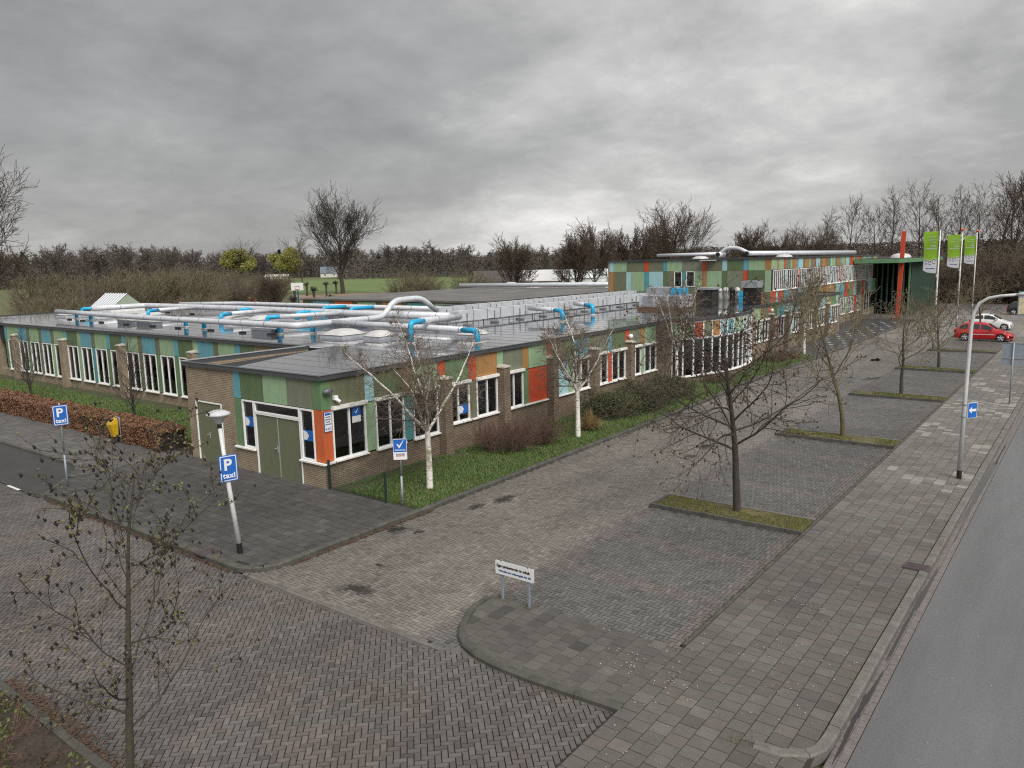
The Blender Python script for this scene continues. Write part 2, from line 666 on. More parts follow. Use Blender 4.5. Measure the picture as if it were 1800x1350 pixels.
# outlines (metres; building corner at the origin, +Y along the long facade)
ISL = [(4.35 + 11.2 * k, 5.65 + 11.2 * k) for k in range(6)]
NOSE = [(14.0, -3.05), (9.75, -3.12), (9.5, -3.3), (9.55, -3.9), (9.78, -4.5), (10.05, -4.95), (10.45, -5.3), (10.9, -5.48), (11.4, -5.56), (12.2, -5.59), (14.05, -5.5)]
NOSE_IN = [(11.9 + (x_ - 11.9) * 0.96, -4.3 + (y_ + 4.3) * 0.92) for x_, y_ in NOSE]
NOSE_IN[0] = (14.2, -3.2)
NOSE_IN[-1] = (14.2, -5.4)
LKERB = [(-7.5, -5.62), (3.3, -5.62)] + arc(3.3, -4.72, 0.9, -math.pi / 2, 0, 6)[1:] + [(4.2, -2.0), (4.15, 8), (4.1, 16), (3.95, 22), (3.7, 26), (3.6, 30), (3.7, 36), (3.9, 41.5), (3.8, 45), (3.75, 78)]

# places where damp and oil have darkened the bricks
STAINS = [(6.71, -4.63, 0.32, 0.2, 0.2), (4.62, -1.25, 0.30, 0.22, 0.4), (5.23, -1.1, 0.15, 0.10, 0.3), (5.41, 2.6, 0.22, 0.42, 0.0),
                                         (5.13, 1.6, 0.12, 0.3, 0.1), (9.0, 32.5, 0.28, 1.3, -0.25), (7.84, 12.24, 0.2, 0.35, 0.2), (6.1, -3.4, 0.14, 0.1, 0), (7.5, 42, 0.25, 0.9, 0.2)]


def stained(C_, tint):
    out_ = np.ones(len(C_))
    nn_ = fbm(C_, 2.5, 77)
    for i_, (px, py, a_, b_, rz) in enumerate(STAINS):
        if i_ in (5, 8):
            continue
        dx, dy = C_[:, 0] - px, C_[:, 1] - py
        u_ = (dx * math.cos(rz) + dy * math.sin(rz)) / (a_ * 1.25)
        v_ = (-dx * math.sin(rz) + dy * math.cos(rz)) / (b_ * 1.25)
        d_ = np.sqrt(u_ * u_ + v_ * v_) + (nn_ - 0.5) * 1.4
        out_ = np.minimum(out_, np.clip(0.22 + (d_ - 0.6) * 1.3, 0.22, 1))
    # worn wheel tracks and wandering damp
    trk = 0.06 * np.sin((C_[:, 0] - 5.0) * 3.6) * (C_[:, 0] < 9.4)
    big = 0.22 * (fbm(C_, 0.12, 78) - 0.5) + 0.16 * (fbm(C_, 0.5, 79) - 0.5)
    return tint * (out_ * (1 + trk + big * 2))[:, None]


# --- side street (dark red-brown herringbone laid at 45 degrees)
street = sheet('side_street', -60, 30, -11.1, -5.55, -0.028, m_joint)
C, H = herringbone(-13.5, 14.2, -11.15, -5.6, rot=R(45))
k = (C[:, 0] > -13.5) & (C[:, 0] < 14.0) & (C[:, 1] > -11.12) & (C[:, 1] < np.where(C[:, 0] > 10.2, -5.3, -5.67)) & ~inpoly(C, NOSE_IN)
k &= ~((C[:, 0] < -7.5) & (C[:, 1] > -5.75))
C, H = C[k], H[k]
g = rng.normal(1, 0.13, len(C))[:, None]
nz = fbm(C, 0.35, 3)
base = np.array([0.112, 0.104, 0.098]) * (0.85 + 0.35 * nz)[:, None]
warm = (fbm(C, 0.8, 5) > 0.55)[:, None] * np.array([0.010, -0.001, -0.003])
pavers('street_brick', street, C, H, R(45), 0.0, stained(C, (base + warm) * g), m_paver, restname='street_brickwork')
b = MB()
b.face([(-60, -11.1, -0.012), (-13.4, -11.1, -0.012), (-13.4, -5.75, -0.012), (-60, -5.75, -0.012)])
struct(b.build('street_far_end', material('far street brick', (0.15, 0.125, 0.12), 0.5, nscale=2, namt=0.2, bump=0.5, bscale=30, fine=(20, 0.3))))

# --- access lane and parking bays (square herringbone)
lane = sheet('access_lane', 3.4, 14.2, -5.6, 57.9, -0.028, m_joint)
C, H = herringbone(3.9, 14.0, -5.55, 58)
kerb_x = np.interp(C[:, 1], [p[1] for p in LKERB[8:]], [p[0] for p in LKERB[8:]])
k = ((C[:, 0] > kerb_x + 0.03) | ((C[:, 1] < -4.72) & (C[:, 0] > 3.4))) & (C[:, 0] < 13.95) & (C[:, 1] > -5.5) & (C[:, 1] < 58) & ~inpoly(C, NOSE_IN)
k &= (((C[:, 0] - 3.3) ** 2 + (C[:, 1] + 4.72) ** 2) > 0.93 ** 2) | (C[:, 1] > -4.7)
for y0, y1 in ISL:
    k &= ~((C[:, 0] > 9.5) & (C[:, 1] > y0) & (C[:, 1] < y1))
C, H = C[k], H[k]
islane = C[:, 0] < 9.45
nz = fbm(C, 0.22, 8)
nz2 = fbm(C, 0.9, 12)
lanec = np.array([0.176, 0.161, 0.144]) * (0.78 + 0.42 * nz)[:, None]
lanec = lanec * np.where(nz2 > 0.58, np.array([[1.04, 0.97, 0.92]]).T, np.array([[1, 1, 1.0]]).T).T if False else lanec
bayc = np.array([0.118, 0.115, 0.110]) * (0.78 + 0.42 * nz)[:, None]
redc = np.array([0.142, 0.122, 0.115]) * (0.8 + 0.4 * nz)[:, None]
col = np.where(islane[:, None], lanec, bayc)
seps = [-0.72, 1.8]
for y0, y1 in ISL:
    seps += [y1 + 2.45, y1 + 4.9, y1 + 7.35]
red = (C[:, 0] > 9.42) & (C[:, 0] < 9.85)
for s_ in seps:
    red |= (C[:, 0] > 9.5) & (np.abs(C[:, 1] - s_) < 0.27)
red |= (C[:, 0] > 13.55)
red &= rng.random(len(C)) < 0.82
col = np.where(red[:, None], redc, col)
col = stained(C, col * rng.normal(1, 0.12, len(C))[:, None])
isl_m = C[:, 0] < 9.42
pavers('lane_brick', lane, C[isl_m], H[isl_m], 0.0, 0.0, col[isl_m], m_paver, restname='lane_brickwork')
bays = sheet('parking_bays', 9.5, 13.95, -5.4, 57.9, -0.024, m_joint)
pavers('bay_brick', bays, C[~isl_m], H[~isl_m], 0.0, 0.0, col[~isl_m], m_paver, restname='bay_brickwork')
b = MB()
b.face([(3.4, 57.9, -0.008), (13.95, 57.9, -0.008), (13.95, 97.9, -0.008), (3.4, 97.9, -0.008)])
struct(b.build('lane_far_end', material('far lane brick', (0.19, 0.175, 0.16), 0.42, nscale=1.5, namt=0.18, bump=0.5, bscale=14, fine=(12, 0.25), rnoise=0.14)))
far_yard = sheet('far_yard', -40, 3.38, 75, 97.9, -0.03, material('far yard paving', (0.16, 0.15, 0.14), 0.5, nscale=1, namt=0.25))
cross_road = sheet('cross_road', -10, 70, 98, 112, -0.004, material('cross road asphalt', (0.13, 0.125, 0.125), 0.5, nscale=0.6, namt=0.2))
# concrete edging between lane and street
b = MB()
x = 3.75
while x < 9.9:
    b.box(x + 0.005, min(x + 0.995, 10.2), -5.64, -5.54, -0.05, 0.006)
    x += 1.0
e = struct(b.build('lane_edging', m_kerb))

row = []
x = 3.8
while x < 9.95:
    row.append((x, -5.695))
    x += 0.21
row = np.array(row)
pavers('border_brick', e, row, np.tile([0.105, 0.0525], (len(row), 1)), 0.0, 0.005, np.tile([0.118, 0.104, 0.098], (len(row), 1)) * rng.normal(1, 0.1, len(row))[:, None], m_paver)
row[:, 1] = -5.485
pavers('border_brick', e, row[:-2], np.tile([0.105, 0.0525], (len(row) - 2, 1)), 0.0, 0.005, np.tile([0.18, 0.16, 0.14], (len(row) - 2, 1)) * rng.normal(1, 0.1, len(row) - 2)[:, None], m_paver)

# --- tiled footways
TS = 0.3


def tiles(x0, x1, y0, y1, along='y', keep=None):
    nx = int(round((x1 - x0) / TS)) + 1
    ny = int(round((y1 - y0) / TS)) + 1
    I, J = np.meshgrid(np.arange(nx), np.arange(-1, ny + 1), indexing='ij')
    if along == 'y':
        X = x0 + (I + 0.5) * TS
        Y = y0 + (J + 0.5 + 0.5 * (I % 2)) * TS
    else:
        X = x0 + (I + 0.5 + 0.5 * (J % 2)) * TS
        Y = y0 + (J + 0.5) * TS
    C_ = np.column_stack([X.ravel(), Y.ravel()])
    if keep is not None:
        C_ = C_[keep(C_)]
    return C_, np.full((len(C_), 2), TS / 2)


ZF = 0.075
foot = sheet('footway', 14.0, 16.95, -14, 140, ZF - 0.022, m_joint)
C, H = tiles(14.03, 16.7, -12, 62, keep=lambda c: (c[:, 0] < 16.74) & (c[:, 1] > -11.5))
C[:, 0] = 14.03 + (C[:, 0] - 14.03) * 2.855 / 2.7
H[:, 0] *= 2.855 / 2.7
cl = (fbm(C, 0.30, 21) * 1.0)
t_ = np.array([0.124, 0.117, 0.107]) * (0.78 + 0.45 * fbm(C, 0.6, 22))[:, None]
t_ = t_ * rng.normal(1, 0.09, len(C))[:, None]
pale = (fbm(C, 0.42, 31) > 0.56) & (C[:, 1] > 9) & (rng.random(len(C)) < 0.4)
t_ = np.where(pale[:, None], np.array([0.205, 0.198, 0.182]) * rng.normal(1, 0.1, len(C))[:, None], t_)
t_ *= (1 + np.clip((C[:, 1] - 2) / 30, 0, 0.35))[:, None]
pink = rng.random(len(C)) < 0.2
t_ = np.where(pink[:, None], t_ * np.array([1.06, 0.985, 0.97]), t_)
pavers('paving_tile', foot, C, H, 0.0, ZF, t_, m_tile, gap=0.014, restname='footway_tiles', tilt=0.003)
struct(foot)
b = MB()
b.face([(14.03, 62, ZF), (16.9, 62, ZF), (16.9, 140, ZF), (14.03, 140, ZF)])
struct(b.build('footway_far_end', material('far footway tile', (0.20, 0.19, 0.18), 0.6, nscale=2, namt=0.2, fine=(4, 0.2))))
# white-lichen tile spots, on the corner refuge and footway: flat crusts
nosep = MB()
nosep.prism([(11.9 + (x_ - 11.9) * 0.97, -4.3 + (y_ + 4.3) * 0.95) for x_, y_ in NOSE], -0.1, ZF - 0.007)
nose = struct(nosep.build('corner_refuge', material('refuge edging', (0.085, 0.080, 0.072), 0.8, nscale=6, namt=0.3, fine=(60, 0.4))))
INNER = [(x_ + (0.16 if x_ < 10.6 else 0), y_ + (0.16 if y_ < -4.6 else 0)) for x_, y_ in NOSE]
C, H = tiles(9.53, 14.0, -5.6, -3.0, keep=lambda c: inpoly(c, [(14.0, -3.1), (9.85, -3.2), (9.75, -3.95), (9.98, -4.45), (10.25, -4.85), (10.6, -5.1), (11.2, -5.27), (14.0, -5.27)]))
t_ = np.array([0.108, 0.102, 0.093]) * (0.8 + 0.4 * fbm(C, 0.9, 41))[:, None] * rng.normal(1, 0.1, len(C))[:, None]
d_ = rng.random(len(C)) < 0.035
t_[d_] *= 0.6
pavers('refuge_tile', nose, C, H, 0.0, ZF, t_, m_tile, gap=0.014, nind=300, tilt=0.003)

left = struct(MB().build('forecourt_footway', m_joint))
b = MB()
b.prism([(-60, -3.12), (-10.4, -3.12), (-9.8, -3.15), (-7.4, -5.5), (3.3, -5.5), (3.95, -5.2), (4.1, -4.7), (4.1, 0.15), (-8.05, 0.15), (-9.5, 0.7), (-60, 0.7)], -0.1, 0.068)
left.data = b.build('tmp', m_joint).data
bpy.data.objects.remove(bpy.data.objects['tmp'])
poly = [(-26, -3.15), (-10.4, -3.15), (-7.55, -5.45), (3.2, -5.45), (3.9, -5.2), (4.03, -4.6), (4.03, 0.1), (-8, 0.1), (-10, -0.1), (-26, -0.3)]
C, H = tiles(-26, 4.2, -5.6, 0.2, along='x', keep=lambda c: inpoly(c, poly))
t_ = np.array([0.074, 0.071, 0.068]) * (0.72 + 0.6 * fbm(C, 0.35, 51))[:, None] * rng.normal(1, 0.11, len(C))[:, None]
t_ *= np.where(C[:, 0] < -9, 1.5, 1.0)[:, None]
pavers('forecourt_tile', left, C, H, 0.0, 0.09, t_, m_tile, gap=0.014, restname='forecourt_tiles', tilt=0.003)

# --- taxi bay, right-hand road
taxi = sheet('taxi_bay', -60, -7.4, -5.7, -3.15, -0.006, m_asphd)
b = MB()
x = -9.1
for i in range(14):
    b.face([(x - 1.0, -5.78, 0.002), (x, -5.78, 0.002), (x, -5.68, 0.002), (x - 1.0, -5.68, 0.002)])
    x -= 2.0
mk = b.build('bay_marking', m_white, taxi)
road = sheet('road', 17.35, 40, -60, 160, -0.012, m_asph)
gut = struct(MB().build('gutter', m_gutter))
b = MB()
yy = -60.0
gut.data = None or gut.data
y = -14.0
while y < 60:
    b.box(17.085, 17.205, y + 0.004, y + 0.206, -0.1, -0.016)
    b.box(17.212, 17.335, y + 0.11, y + 0.312, -0.1, -0.014)
    y += 0.21
g_ = b.build('gutter_bricks', m_gutter, gut)
stuff(g_)
b = MB()
b.box(17.07, 17.35, -60, 160, -0.2, -0.022)
b.build('gutter_bed', m_joint, gut)


def puddle(cx_, cy_, rx, ry, z, seed, name='puddle', rz=0.0):
    rs = random.Random(seed)
    b = MB()
    pts = []
    n = 40
    ph = [rs.uniform(0, 6.28) for _ in range(4)]
    for i in range(n):
        a = 2 * math.pi * i / n
        r = 1 + 0.3 * math.sin(2 * a + ph[0]) + 0.25 * math.sin(3 * a + ph[1]) + 0.16 * math.sin(5 * a + ph[3]) + 0.14 * math.sin(9 * a + ph[2]) + rs.uniform(-0.12, 0.12)
        px, py = rx * r * math.cos(a), ry * r * math.sin(a)
        pts.append((cx_ + px * math.cos(rz) - py * math.sin(rz), cy_ + px * math.sin(rz) + py * math.cos(rz), z))
    b.face(pts)
    return struct(b.build(name, m_water))


puddle(17.2, 12, 0.06, 5.5, -0.009, 1)
puddle(17.16, 1.5, 0.045, 2.2, -0.009, 2)
puddle(17.16, -3.2, 0.05, 1.0, -0.009, 6)
for i in (5, 8):
    puddle(STAINS[i][0], STAINS[i][1], STAINS[i][2], STAINS[i][3], 0.007, 10 + i, 'puddle', STAINS[i][4])


# --- kerb stones
def kerb(name, path, width, z0, z1, mat, stone=1.0, bev=0.02, side=1):
    """kerb of separate stones along a polyline; side=+1 puts it left of the path direction"""
    root = struct(empty(name, (path[0][0], path[0][1], 0)))
    pts = [Vector((p[0], p[1])) for p in path]
    # resample by arclength
    seg = [0.0]
    for i in range(1, len(pts)):
        seg.append(seg[-1] + (pts[i] - pts[i - 1]).length)

    def at(s):
        s = min(max(s, 0), seg[-1])
        for i in range(1, len(seg)):
            if s <= seg[i] + 1e-9:
                t = (s - seg[i - 1]) / max(1e-9, seg[i] - seg[i - 1])
                d = (pts[i] - pts[i - 1]).normalized()
                return pts[i - 1].lerp(pts[i], t), d
        return pts[-1], (pts[-1] - pts[-2]).normalized()
    s = 0.0
    rs = random.Random(name)
    while s < seg[-1] - 0.05:
        e_ = min(s + stone - 0.012, seg[-1])
        nsub = max(1, int((e_ - s) / 0.3)) if len(path) > 3 else 1
        b = MB()
        prof = [(0, z0), (0, z1 - bev), (bev, z1), (width, z1), (width, z0)]
        dz = rs.uniform(-0.006, 0.006)
        rings = []
        for q in range(nsub + 1):
            p, d = at(s + (e_ - s) * q / nsub)
            nrm = Vector((-d.y, d.x)) * side
            rings.append([(p.x + nrm.x * u, p.y + nrm.y * u, z + dz) for u, z in prof])
        for q in range(nsub):
            for j in range(len(prof) - 1):
                b.face([rings[q][j], rings[q][j + 1], rings[q + 1][j + 1], rings[q + 1][j]])
        b.face(rings[0][::-1])
        b.face(rings[-1])
        b.build('kerb_stone', mat, root)
        s += stone
    return root


kerb('road_kerb', [(17.08, 62), (17.08, -4.5)] + arc(16.38, -4.5, 0.7, 0, -math.pi / 2, 5)[1:] + [(16.15, -5.22)], 0.17, -0.1, 0.105, m_kerb, 1.0, 0.03, side=-1)
b = MB()
b.box(16.89, 17.08, 62, 140, -0.1, 0.11)
struct(b.build('road_kerb_far_end', m_kerb))
kerb('refuge_kerb', [(9.75, -3.12)] + NOSE[2:], 0.15, -0.1, 0.10, m_kerbd, 0.9, 0.03, side=1)
kerb('bay_edge_kerb', [(13.94, -2.9), (13.94, 60)], 0.08, -0.1, 0.085, m_kerbd, 1.0, 0.01, side=-1)
kerb('forecourt_kerb', LKERB, 0.16, -0.1, 0.115, m_kerbd, 1.0, 0.03, side=1)
kerb('taxi_bay_kerb', [(-40, -3.2), (-10.4, -3.2), (-7.5, -5.62)], 0.14, -0.1, 0.10, m_kerbd, 1.0, 0.03, side=1)
# planting bed in the near left corner
kerb('planter_kerb', [(12.5, -11.08), (-10, -11.08)], 0.16, -0.1, 0.12, m_kerbd, 1.0, 0.02, side=1)
bed = MB()
bed.box(-10, 14, -16, -11.22, -0.1, 0.09)
bed = struct(bed.build('planting_bed', m_soil))


def turf(name, polyf, n, seed, h, mat, parent, w=0.006, z=0.05):
    """blades of grass scattered by polyf(rng)->(x,y)"""
    rs = np.random.default_rng(seed)
    P = polyf(rs, n)
    n = len(P)
    a = rs.uniform(0, 2 * np.pi, n)
    hh = h * rs.uniform(0.5, 1.4, n)
    lean = rs.normal(0, 0.55, (n, 2)) * hh[:, None]
    dx, dy = np.cos(a) * w, np.sin(a) * w
    V = np.empty((n, 3, 3))
    V[:, 0] = np.column_stack([P[:, 0] - dx, P[:, 1] - dy, np.full(n, z)])
    V[:, 1] = np.column_stack([P[:, 0] + dx, P[:, 1] + dy, np.full(n, z)])
    V[:, 2] = np.column_stack([P[:, 0] + lean[:, 0], P[:, 1] + lean[:, 1], z + hh])
    F = np.arange(n * 3).reshape(-1, 3)
    me = mesh_np(name, V.reshape(-1, 3), F, None, mat)
    o = link(name, me, parent)
    stuff(o)
    return o


# --- parking islands with mossy turf
for i, (y0, y1) in enumerate(ISL):
    o = struct(empty('parking_island', (9.5, y0, 0)))
    b = MB()
    b.box(9.62, 13.9, y0 + 0.1, y1 - 0.1, -0.05, 0.075)
    b.build('turf', m_moss, o)
    yy = [(9.5, y0), (13.93, y0)]
    for (ax, ay), (bx, by) in (((9.5, y0), (13.93, y0)), ((9.5, y1 - 0.1), (13.93, y1 - 0.1))):
        x = ax
        while x < bx - 0.05:
            b = MB()
            b.box(x, min(x + 0.99, bx), ay, ay + 0.1, -0.1, 0.11 if ay == y0 else 0.095)
            b.build('kerb_stone', m_kerbd if ay == y0 else m_kerb, o)
            x += 1.0
    b = MB()
    b.box(9.5, 9.6, y0 + 0.103, y1 - 0.103, -0.1, 0.10)
    b.build('kerb_stone', m_kerbd, o)
    if i < 5:
        turf('moss_tufts', lambda rs, n: (lambda Q: Q[fbm(Q, 1.1, 17 + i) > 0.43])(np.column_stack([rs.uniform(9.64, 13.88, n), rs.uniform(y0 + 0.12, y1 - 0.12, n)])), 7500 if i == 0 else 3500, 70 + i, 0.05, m_mossblade, o, 0.008 if i == 0 else 0.014, 0.07)

# --- grass strip along the facade and lawn by the wing
strip = MB()
strip.prism([(0.05, 0.2), (4.0, 0.2), (4.0, 16), (3.85, 22), (3.55, 26), (3.45, 30), (3.6, 36), (3.75, 41.8), (0.05, 42.2)], -0.1, 0.06)
strip = struct(strip.build('grass_strip', m_grass))


def strip_pts(rs, n):
    P = np.column_stack([rs.uniform(0.15, 4.0, n), 0.25 + 41.5 * rs.random(n) ** 1.35])
    kx = np.interp(P[:, 1], [0, 16, 22, 26, 30, 36, 42], [4.0, 3.98, 3.82, 3.52, 3.42, 3.57, 3.72])
    q = fbm(P, 0.9, 61)
    ok = (P[:, 0] < kx) & ((P[:, 0] > 0.5 + 0.7 * q) | (q > 0.60))
    ok &= ~((P[:, 1] > 14) & (P[:, 1] < 23) & (P[:, 0] < 2.6))
    return P[ok]


turf('strip_grass', strip_pts, 110000, 5, 0.085, m_blade, strip, 0.011, 0.055)
lawn = MB()
lawn.box(-60, -8.05, 0.75, 5.9, -0.1, 0.05)
lawn = struct(lawn.build('lawn', m_grass))
turf('lawn_grass', lambda rs, n: np.column_stack([-8.2 - 32 * rs.random(n), rs.uniform(0.9, 4.9, n)]), 75000, 6, 0.09, m_blade, lawn, 0.014, 0.045)
# dark plaza with pale inlays before the entrance
plaza = sheet('plaza', -2.7, 3.72, 42.2, 79, 0.02, m_plaza)
for i in range(19):
    for j in range(3):
        px, py = 0.5 + (0.6 if i % 2 else 0.0) + j * 1.2, 45.0 + i * 1.7
        if px > 3.5:
            continue
        b = MB()
        b.box(px - 0.15, px + 0.15, py - 0.10, py + 0.10, 0.0, 0.03)
        b.build('inlay_tile', m_white, plaza)
# loose litter of leaves in the kerb angle
rs = np.random.default_rng(88)


def litter(name, P, parent, mat, s=0.03, z=0.012):
    n = len(P)
    a = rs.uniform(0, 6.28, n)
    V = np.empty((n, 4, 3))
    for j, (u, v) in enumerate(((-1, -0.5), (0.2, -0.8), (1, 0.4), (-0.3, 0.7))):
        V[:, j, 0] = P[:, 0] + s * (u * np.cos(a) - v * np.sin(a))
        V[:, j, 1] = P[:, 1] + s * (u * np.sin(a) + v * np.cos(a))
        V[:, j, 2] = z + rs.uniform(0, 0.02, n)
    o = link(name, mesh_np(name, V.reshape(-1, 3), np.arange(n * 4).reshape(-1, 4), None, mat), parent)
    return stuff(o)


P = np.column_stack([4.26 + np.abs(rs.normal(0, 0.06, 900)), rs.uniform(-4.6, 0.5, 900)])
P = np.concatenate([P, np.column_stack([rs.uniform(-7, 3.4, 1300), -5.68 - np.abs(rs.normal(0, 0.07, 1300))])])
tag(litter('leaf_litter', P, None, m_leaf_lit, 0.022), 'brown leaf litter lying in the kerb angle of the forecourt', 'leaf litter')
P = np.column_stack([rs.uniform(4.5, 9.6, 700), -11.05 + np.abs(rs.normal(0, 0.14, 700))])
tag(litter('bed_litter', P, None, material('bed litter', (0.09, 0.055, 0.035), 0.9, nscale=20, namt=0.6), 0.03), 'dark leaf litter along the kerb of the near planting bed', 'leaf litter')
# pale specks (droppings, gum, lichen) on the paving
P = np.column_stack([rs.uniform(14.1, 16.8, 1100), rs.uniform(-8, 24, 1100)])
P = P[fbm(P, 0.7, 91) > 0.44]
stuff(litter('lichen_spots', P, foot, m_lichen, 0.016, ZF + 0.008))
P = np.column_stack([rs.normal(13.7, 0.6, 60), rs.normal(-3.9, 0.5, 60)])
P = P[(P[:, 0] < 15) & (P[:, 1] > -5.2) & (P[:, 1] < -3.2)]
stuff(litter('lichen_patch', P, nose, m_lichen, 0.018, ZF + 0.008))
P = np.column_stack([rs.uniform(-4, 13.9, 420), rs.uniform(-10.5, 20, 420)])
P = P[~((P[:, 0] < 4.3) & (P[:, 1] > -5.8)) & ~inpoly(P, NOSE)]
stuff(litter('pale_specks', P, lane, m_lichen, 0.010, 0.012))
P = np.column_stack([rs.uniform(17.5, 22, 260), rs.uniform(-8, 20, 260)])
stuff(litter('road_specks', P, road, m_lichen, 0.011, -0.008))
# drain grates
for nm, cx_, cy_, sx_, sy_, zt in (('drain_cover', 16.82, 3.5, 0.26, 0.2, 0.125), ('drain_cover', 7.97, 10.53, 0.2, 0.2, 0.012), ('drain_cover', 1.9, -5.45, 0.24, 0.22, 0.122)):
    b = MB()
    b.box(cx_ - sx_, cx_ + sx_, cy_ - sy_, cy_ + sy_, zt - 0.05, zt - 0.006)
    d = struct(b.build(nm, material('cast iron', (0.10, 0.075, 0.085), 0.5, metal=0.3, nscale=9, namt=0.3)))
    for q in range(7):
        bb = MB()
        yy = cy_ - sy_ + 0.03 + q * (2 * sy_ - 0.06) / 6.5
        bb.box(cx_ - sx_ + 0.03, cx_ + sx_ - 0.03, yy, yy + 0.03, zt - 0.006, zt)
        bb.build('grate_bar', MATS['cast iron'], d)

# sparse weeds, with more added to imitate contact shadow at walls, kerbs and posts
wp_ = []
rw_ = np.random.default_rng(123)
for (x_, y_, r_, n_) in ((16.51, 12.19, 0.12, 60), (2.68, -4.98, 0.10, 30), (-7.74, -4.74, 0.16, 90), (9.92, -3.29, 0.08, 50), (10.63, -3.29, 0.09, 50), (16.57, 27.58, 0.1, 40), (15.95, -5.15, 0.10, 80), (2.79, 1.97, 0.3, 120), (2.83, 10.86, 0.3, 90)):
    wp_.append(np.column_stack([rw_.normal(x_, r_, n_), rw_.normal(y_, r_, n_)]))
wp_.append(np.column_stack([rw_.uniform(-8, 0, 160), -0.03 - np.abs(rw_.normal(0, 0.03, 160))]))
wp_.append(np.column_stack([13.92 - np.abs(rw_.normal(0, 0.02, 900)), rw_.uniform(-2.8, 45, 900)]))
wp_.append(np.column_stack([16.885 - np.abs(rw_.normal(0, 0.012, 260)), rw_.uniform(-4.5, 26, 260)]))
WP = np.concatenate(wp_)
o = turf('contact_shade_weeds', lambda rs_, n_: WP, 0, 8, 0.055, m_mossblade, None, 0.008, 0.06)
tag(o, 'small weeds, some added as contact shading by posts, kerbs and walls', 'weeds')
# ------------------------------------------------------------------ building materials
PAN = {
    'olive': (0.150, 0.158, 0.098), 'green': (0.125, 0.215, 0.105), 'dgreen': (0.105, 0.150, 0.075), 'lgreen': (0.275, 0.400, 0.245),
    'blue': (0.125, 0.330, 0.400), 'teal': (0.085, 0.280, 0.300), 'lblue': (0.330, 0.530, 0.560), 'red': (0.500, 0.075, 0.030),
    'orange': (0.540, 0.120, 0.040), 'ochre': (0.360, 0.190, 0.070), 'grolive': (0.180, 0.195, 0.140),
}
m_pan = {k_: material('facade panel ' + k_, tuple(q * 0.96 for q in c), 0.5, spec=0.4, nscale=2.6, namt=0.15, stretch=(1.3, 1.3, 0.4), bump=0.08, bscale=90, fine=(55, 0.16)) for k_, c in PAN.items()}
m_gap = material('panel joint', (0.02, 0.02, 0.018), 0.9)
m_wframe = material('white window frame', (0.80, 0.80, 0.79), 0.45, nscale=3.0, namt=0.08, fine=(9, 0.08))
m_sill = material('white sill', (0.80, 0.79, 0.76), 0.6, nscale=3.0, namt=0.15, fine=(20, 0.15))
m_blueframe = material('blue inner frame', (0.06, 0.22, 0.36), 0.5)
m_glass = glass_material('window glass')
m_inside = material('dark interior', (0.060, 0.046, 0.042), 0.9, nscale=0.6, namt=0.5)
m_brick = brick_material('buff brick wall', [(0.36, 0.285, 0.20), (0.29, 0.225, 0.158)], (0.095, 0.080, 0.066))
m_brickd = brick_material('brown brick wall', [(0.250, 0.190, 0.135), (0.190, 0.143, 0.102)], (0.075, 0.060, 0.050))
m_fascia = material('anthracite roof edge', (0.062, 0.066, 0.074), 0.5, nscale=2, namt=0.1)
m_alu = material('aluminium roof trim', (0.52, 0.53, 0.55), 0.4, metal=0.5, nscale=5, namt=0.1)
m_cap = material('concrete coping', (0.42, 0.40, 0.35), 0.8, nscale=5, namt=0.25, fine=(40, 0.2))
m_roof = material('wet bitumen roofing', (0.075, 0.074, 0.086), 0.15, spec=1.0, coat=0.8, nscale=0.9, namt=0.35, bump=0.16, bscale=2.2, rnoise=0.12, stretch=(1.0, 0.55, 1), fine=(3, 0.25))
m_epdm = material('black rubber roofing', (0.016, 0.015, 0.016), 0.55, nscale=2, namt=0.3)
m_door = material('olive door', (0.135, 0.145, 0.090), 0.55, nscale=4, namt=0.08, fine=(70, 0.07))
m_black = material('black plastic', (0.012, 0.012, 0.013), 0.45)
m_metal = material('zinc duct', (0.60, 0.62, 0.66), 0.34, metal=0.15, nscale=2.5, namt=0.14, fine=(12, 0.08))
m_ducts = material('galvanised box duct', (0.54, 0.56, 0.59), 0.42, metal=0.15, nscale=1.5, namt=0.16, fine=(9, 0.12))
m_bpipe = material('blue plastic pipe', (0.015, 0.36, 0.62), 0.35, nscale=6, namt=0.12)
m_dome = material('grey acrylic dome', (0.52, 0.52, 0.51), 0.3, nscale=3, namt=0.12)
m_dgcol = material('dark green cladding', (0.045, 0.082, 0.060), 0.55, nscale=1.5, namt=0.15, stretch=(1, 1, 0.2))
m_gcan = material('green canopy edge', (0.110, 0.240, 0.120), 0.5, nscale=1.5, namt=0.1)

HR = 3.84
FR = lambda u, z, d: (d, u, z)                 # long facade x = 0, u = y
FF = lambda u, z, d: (u, -d, z)                # front facade y = 0, u = x
FW = lambda u, z, d: (u, 5.85 - d, z)          # wing facade
FB = lambda u, z, d: (u, 50.0 - d, z)          # upper storey, front
FS = lambda u, z, d: (-2.75 + d, u, z)         # upper storey, side

school = tag(empty('school_building', (0, 0, 0)), 'low flat-roofed building with green, blue and orange facade panels on a brick base', 'building')
upper = tag(empty('upper_storey_block', (-2.75, 50, 0)), 'two-storey block with chequered green, blue and red panels rising behind the low roof', 'building')


def panel(F, u0, u1, z0, z1, colr, parent, d=0.0, name='facade_panel'):
    b = MB()
    b.fbox(F, u0 + 0.007, u1 - 0.007, z0 + 0.007, z1 - 0.007, d - 0.03, d + random.uniform(-0.003, 0.003))
    return b.build(name, m_pan[colr], parent)


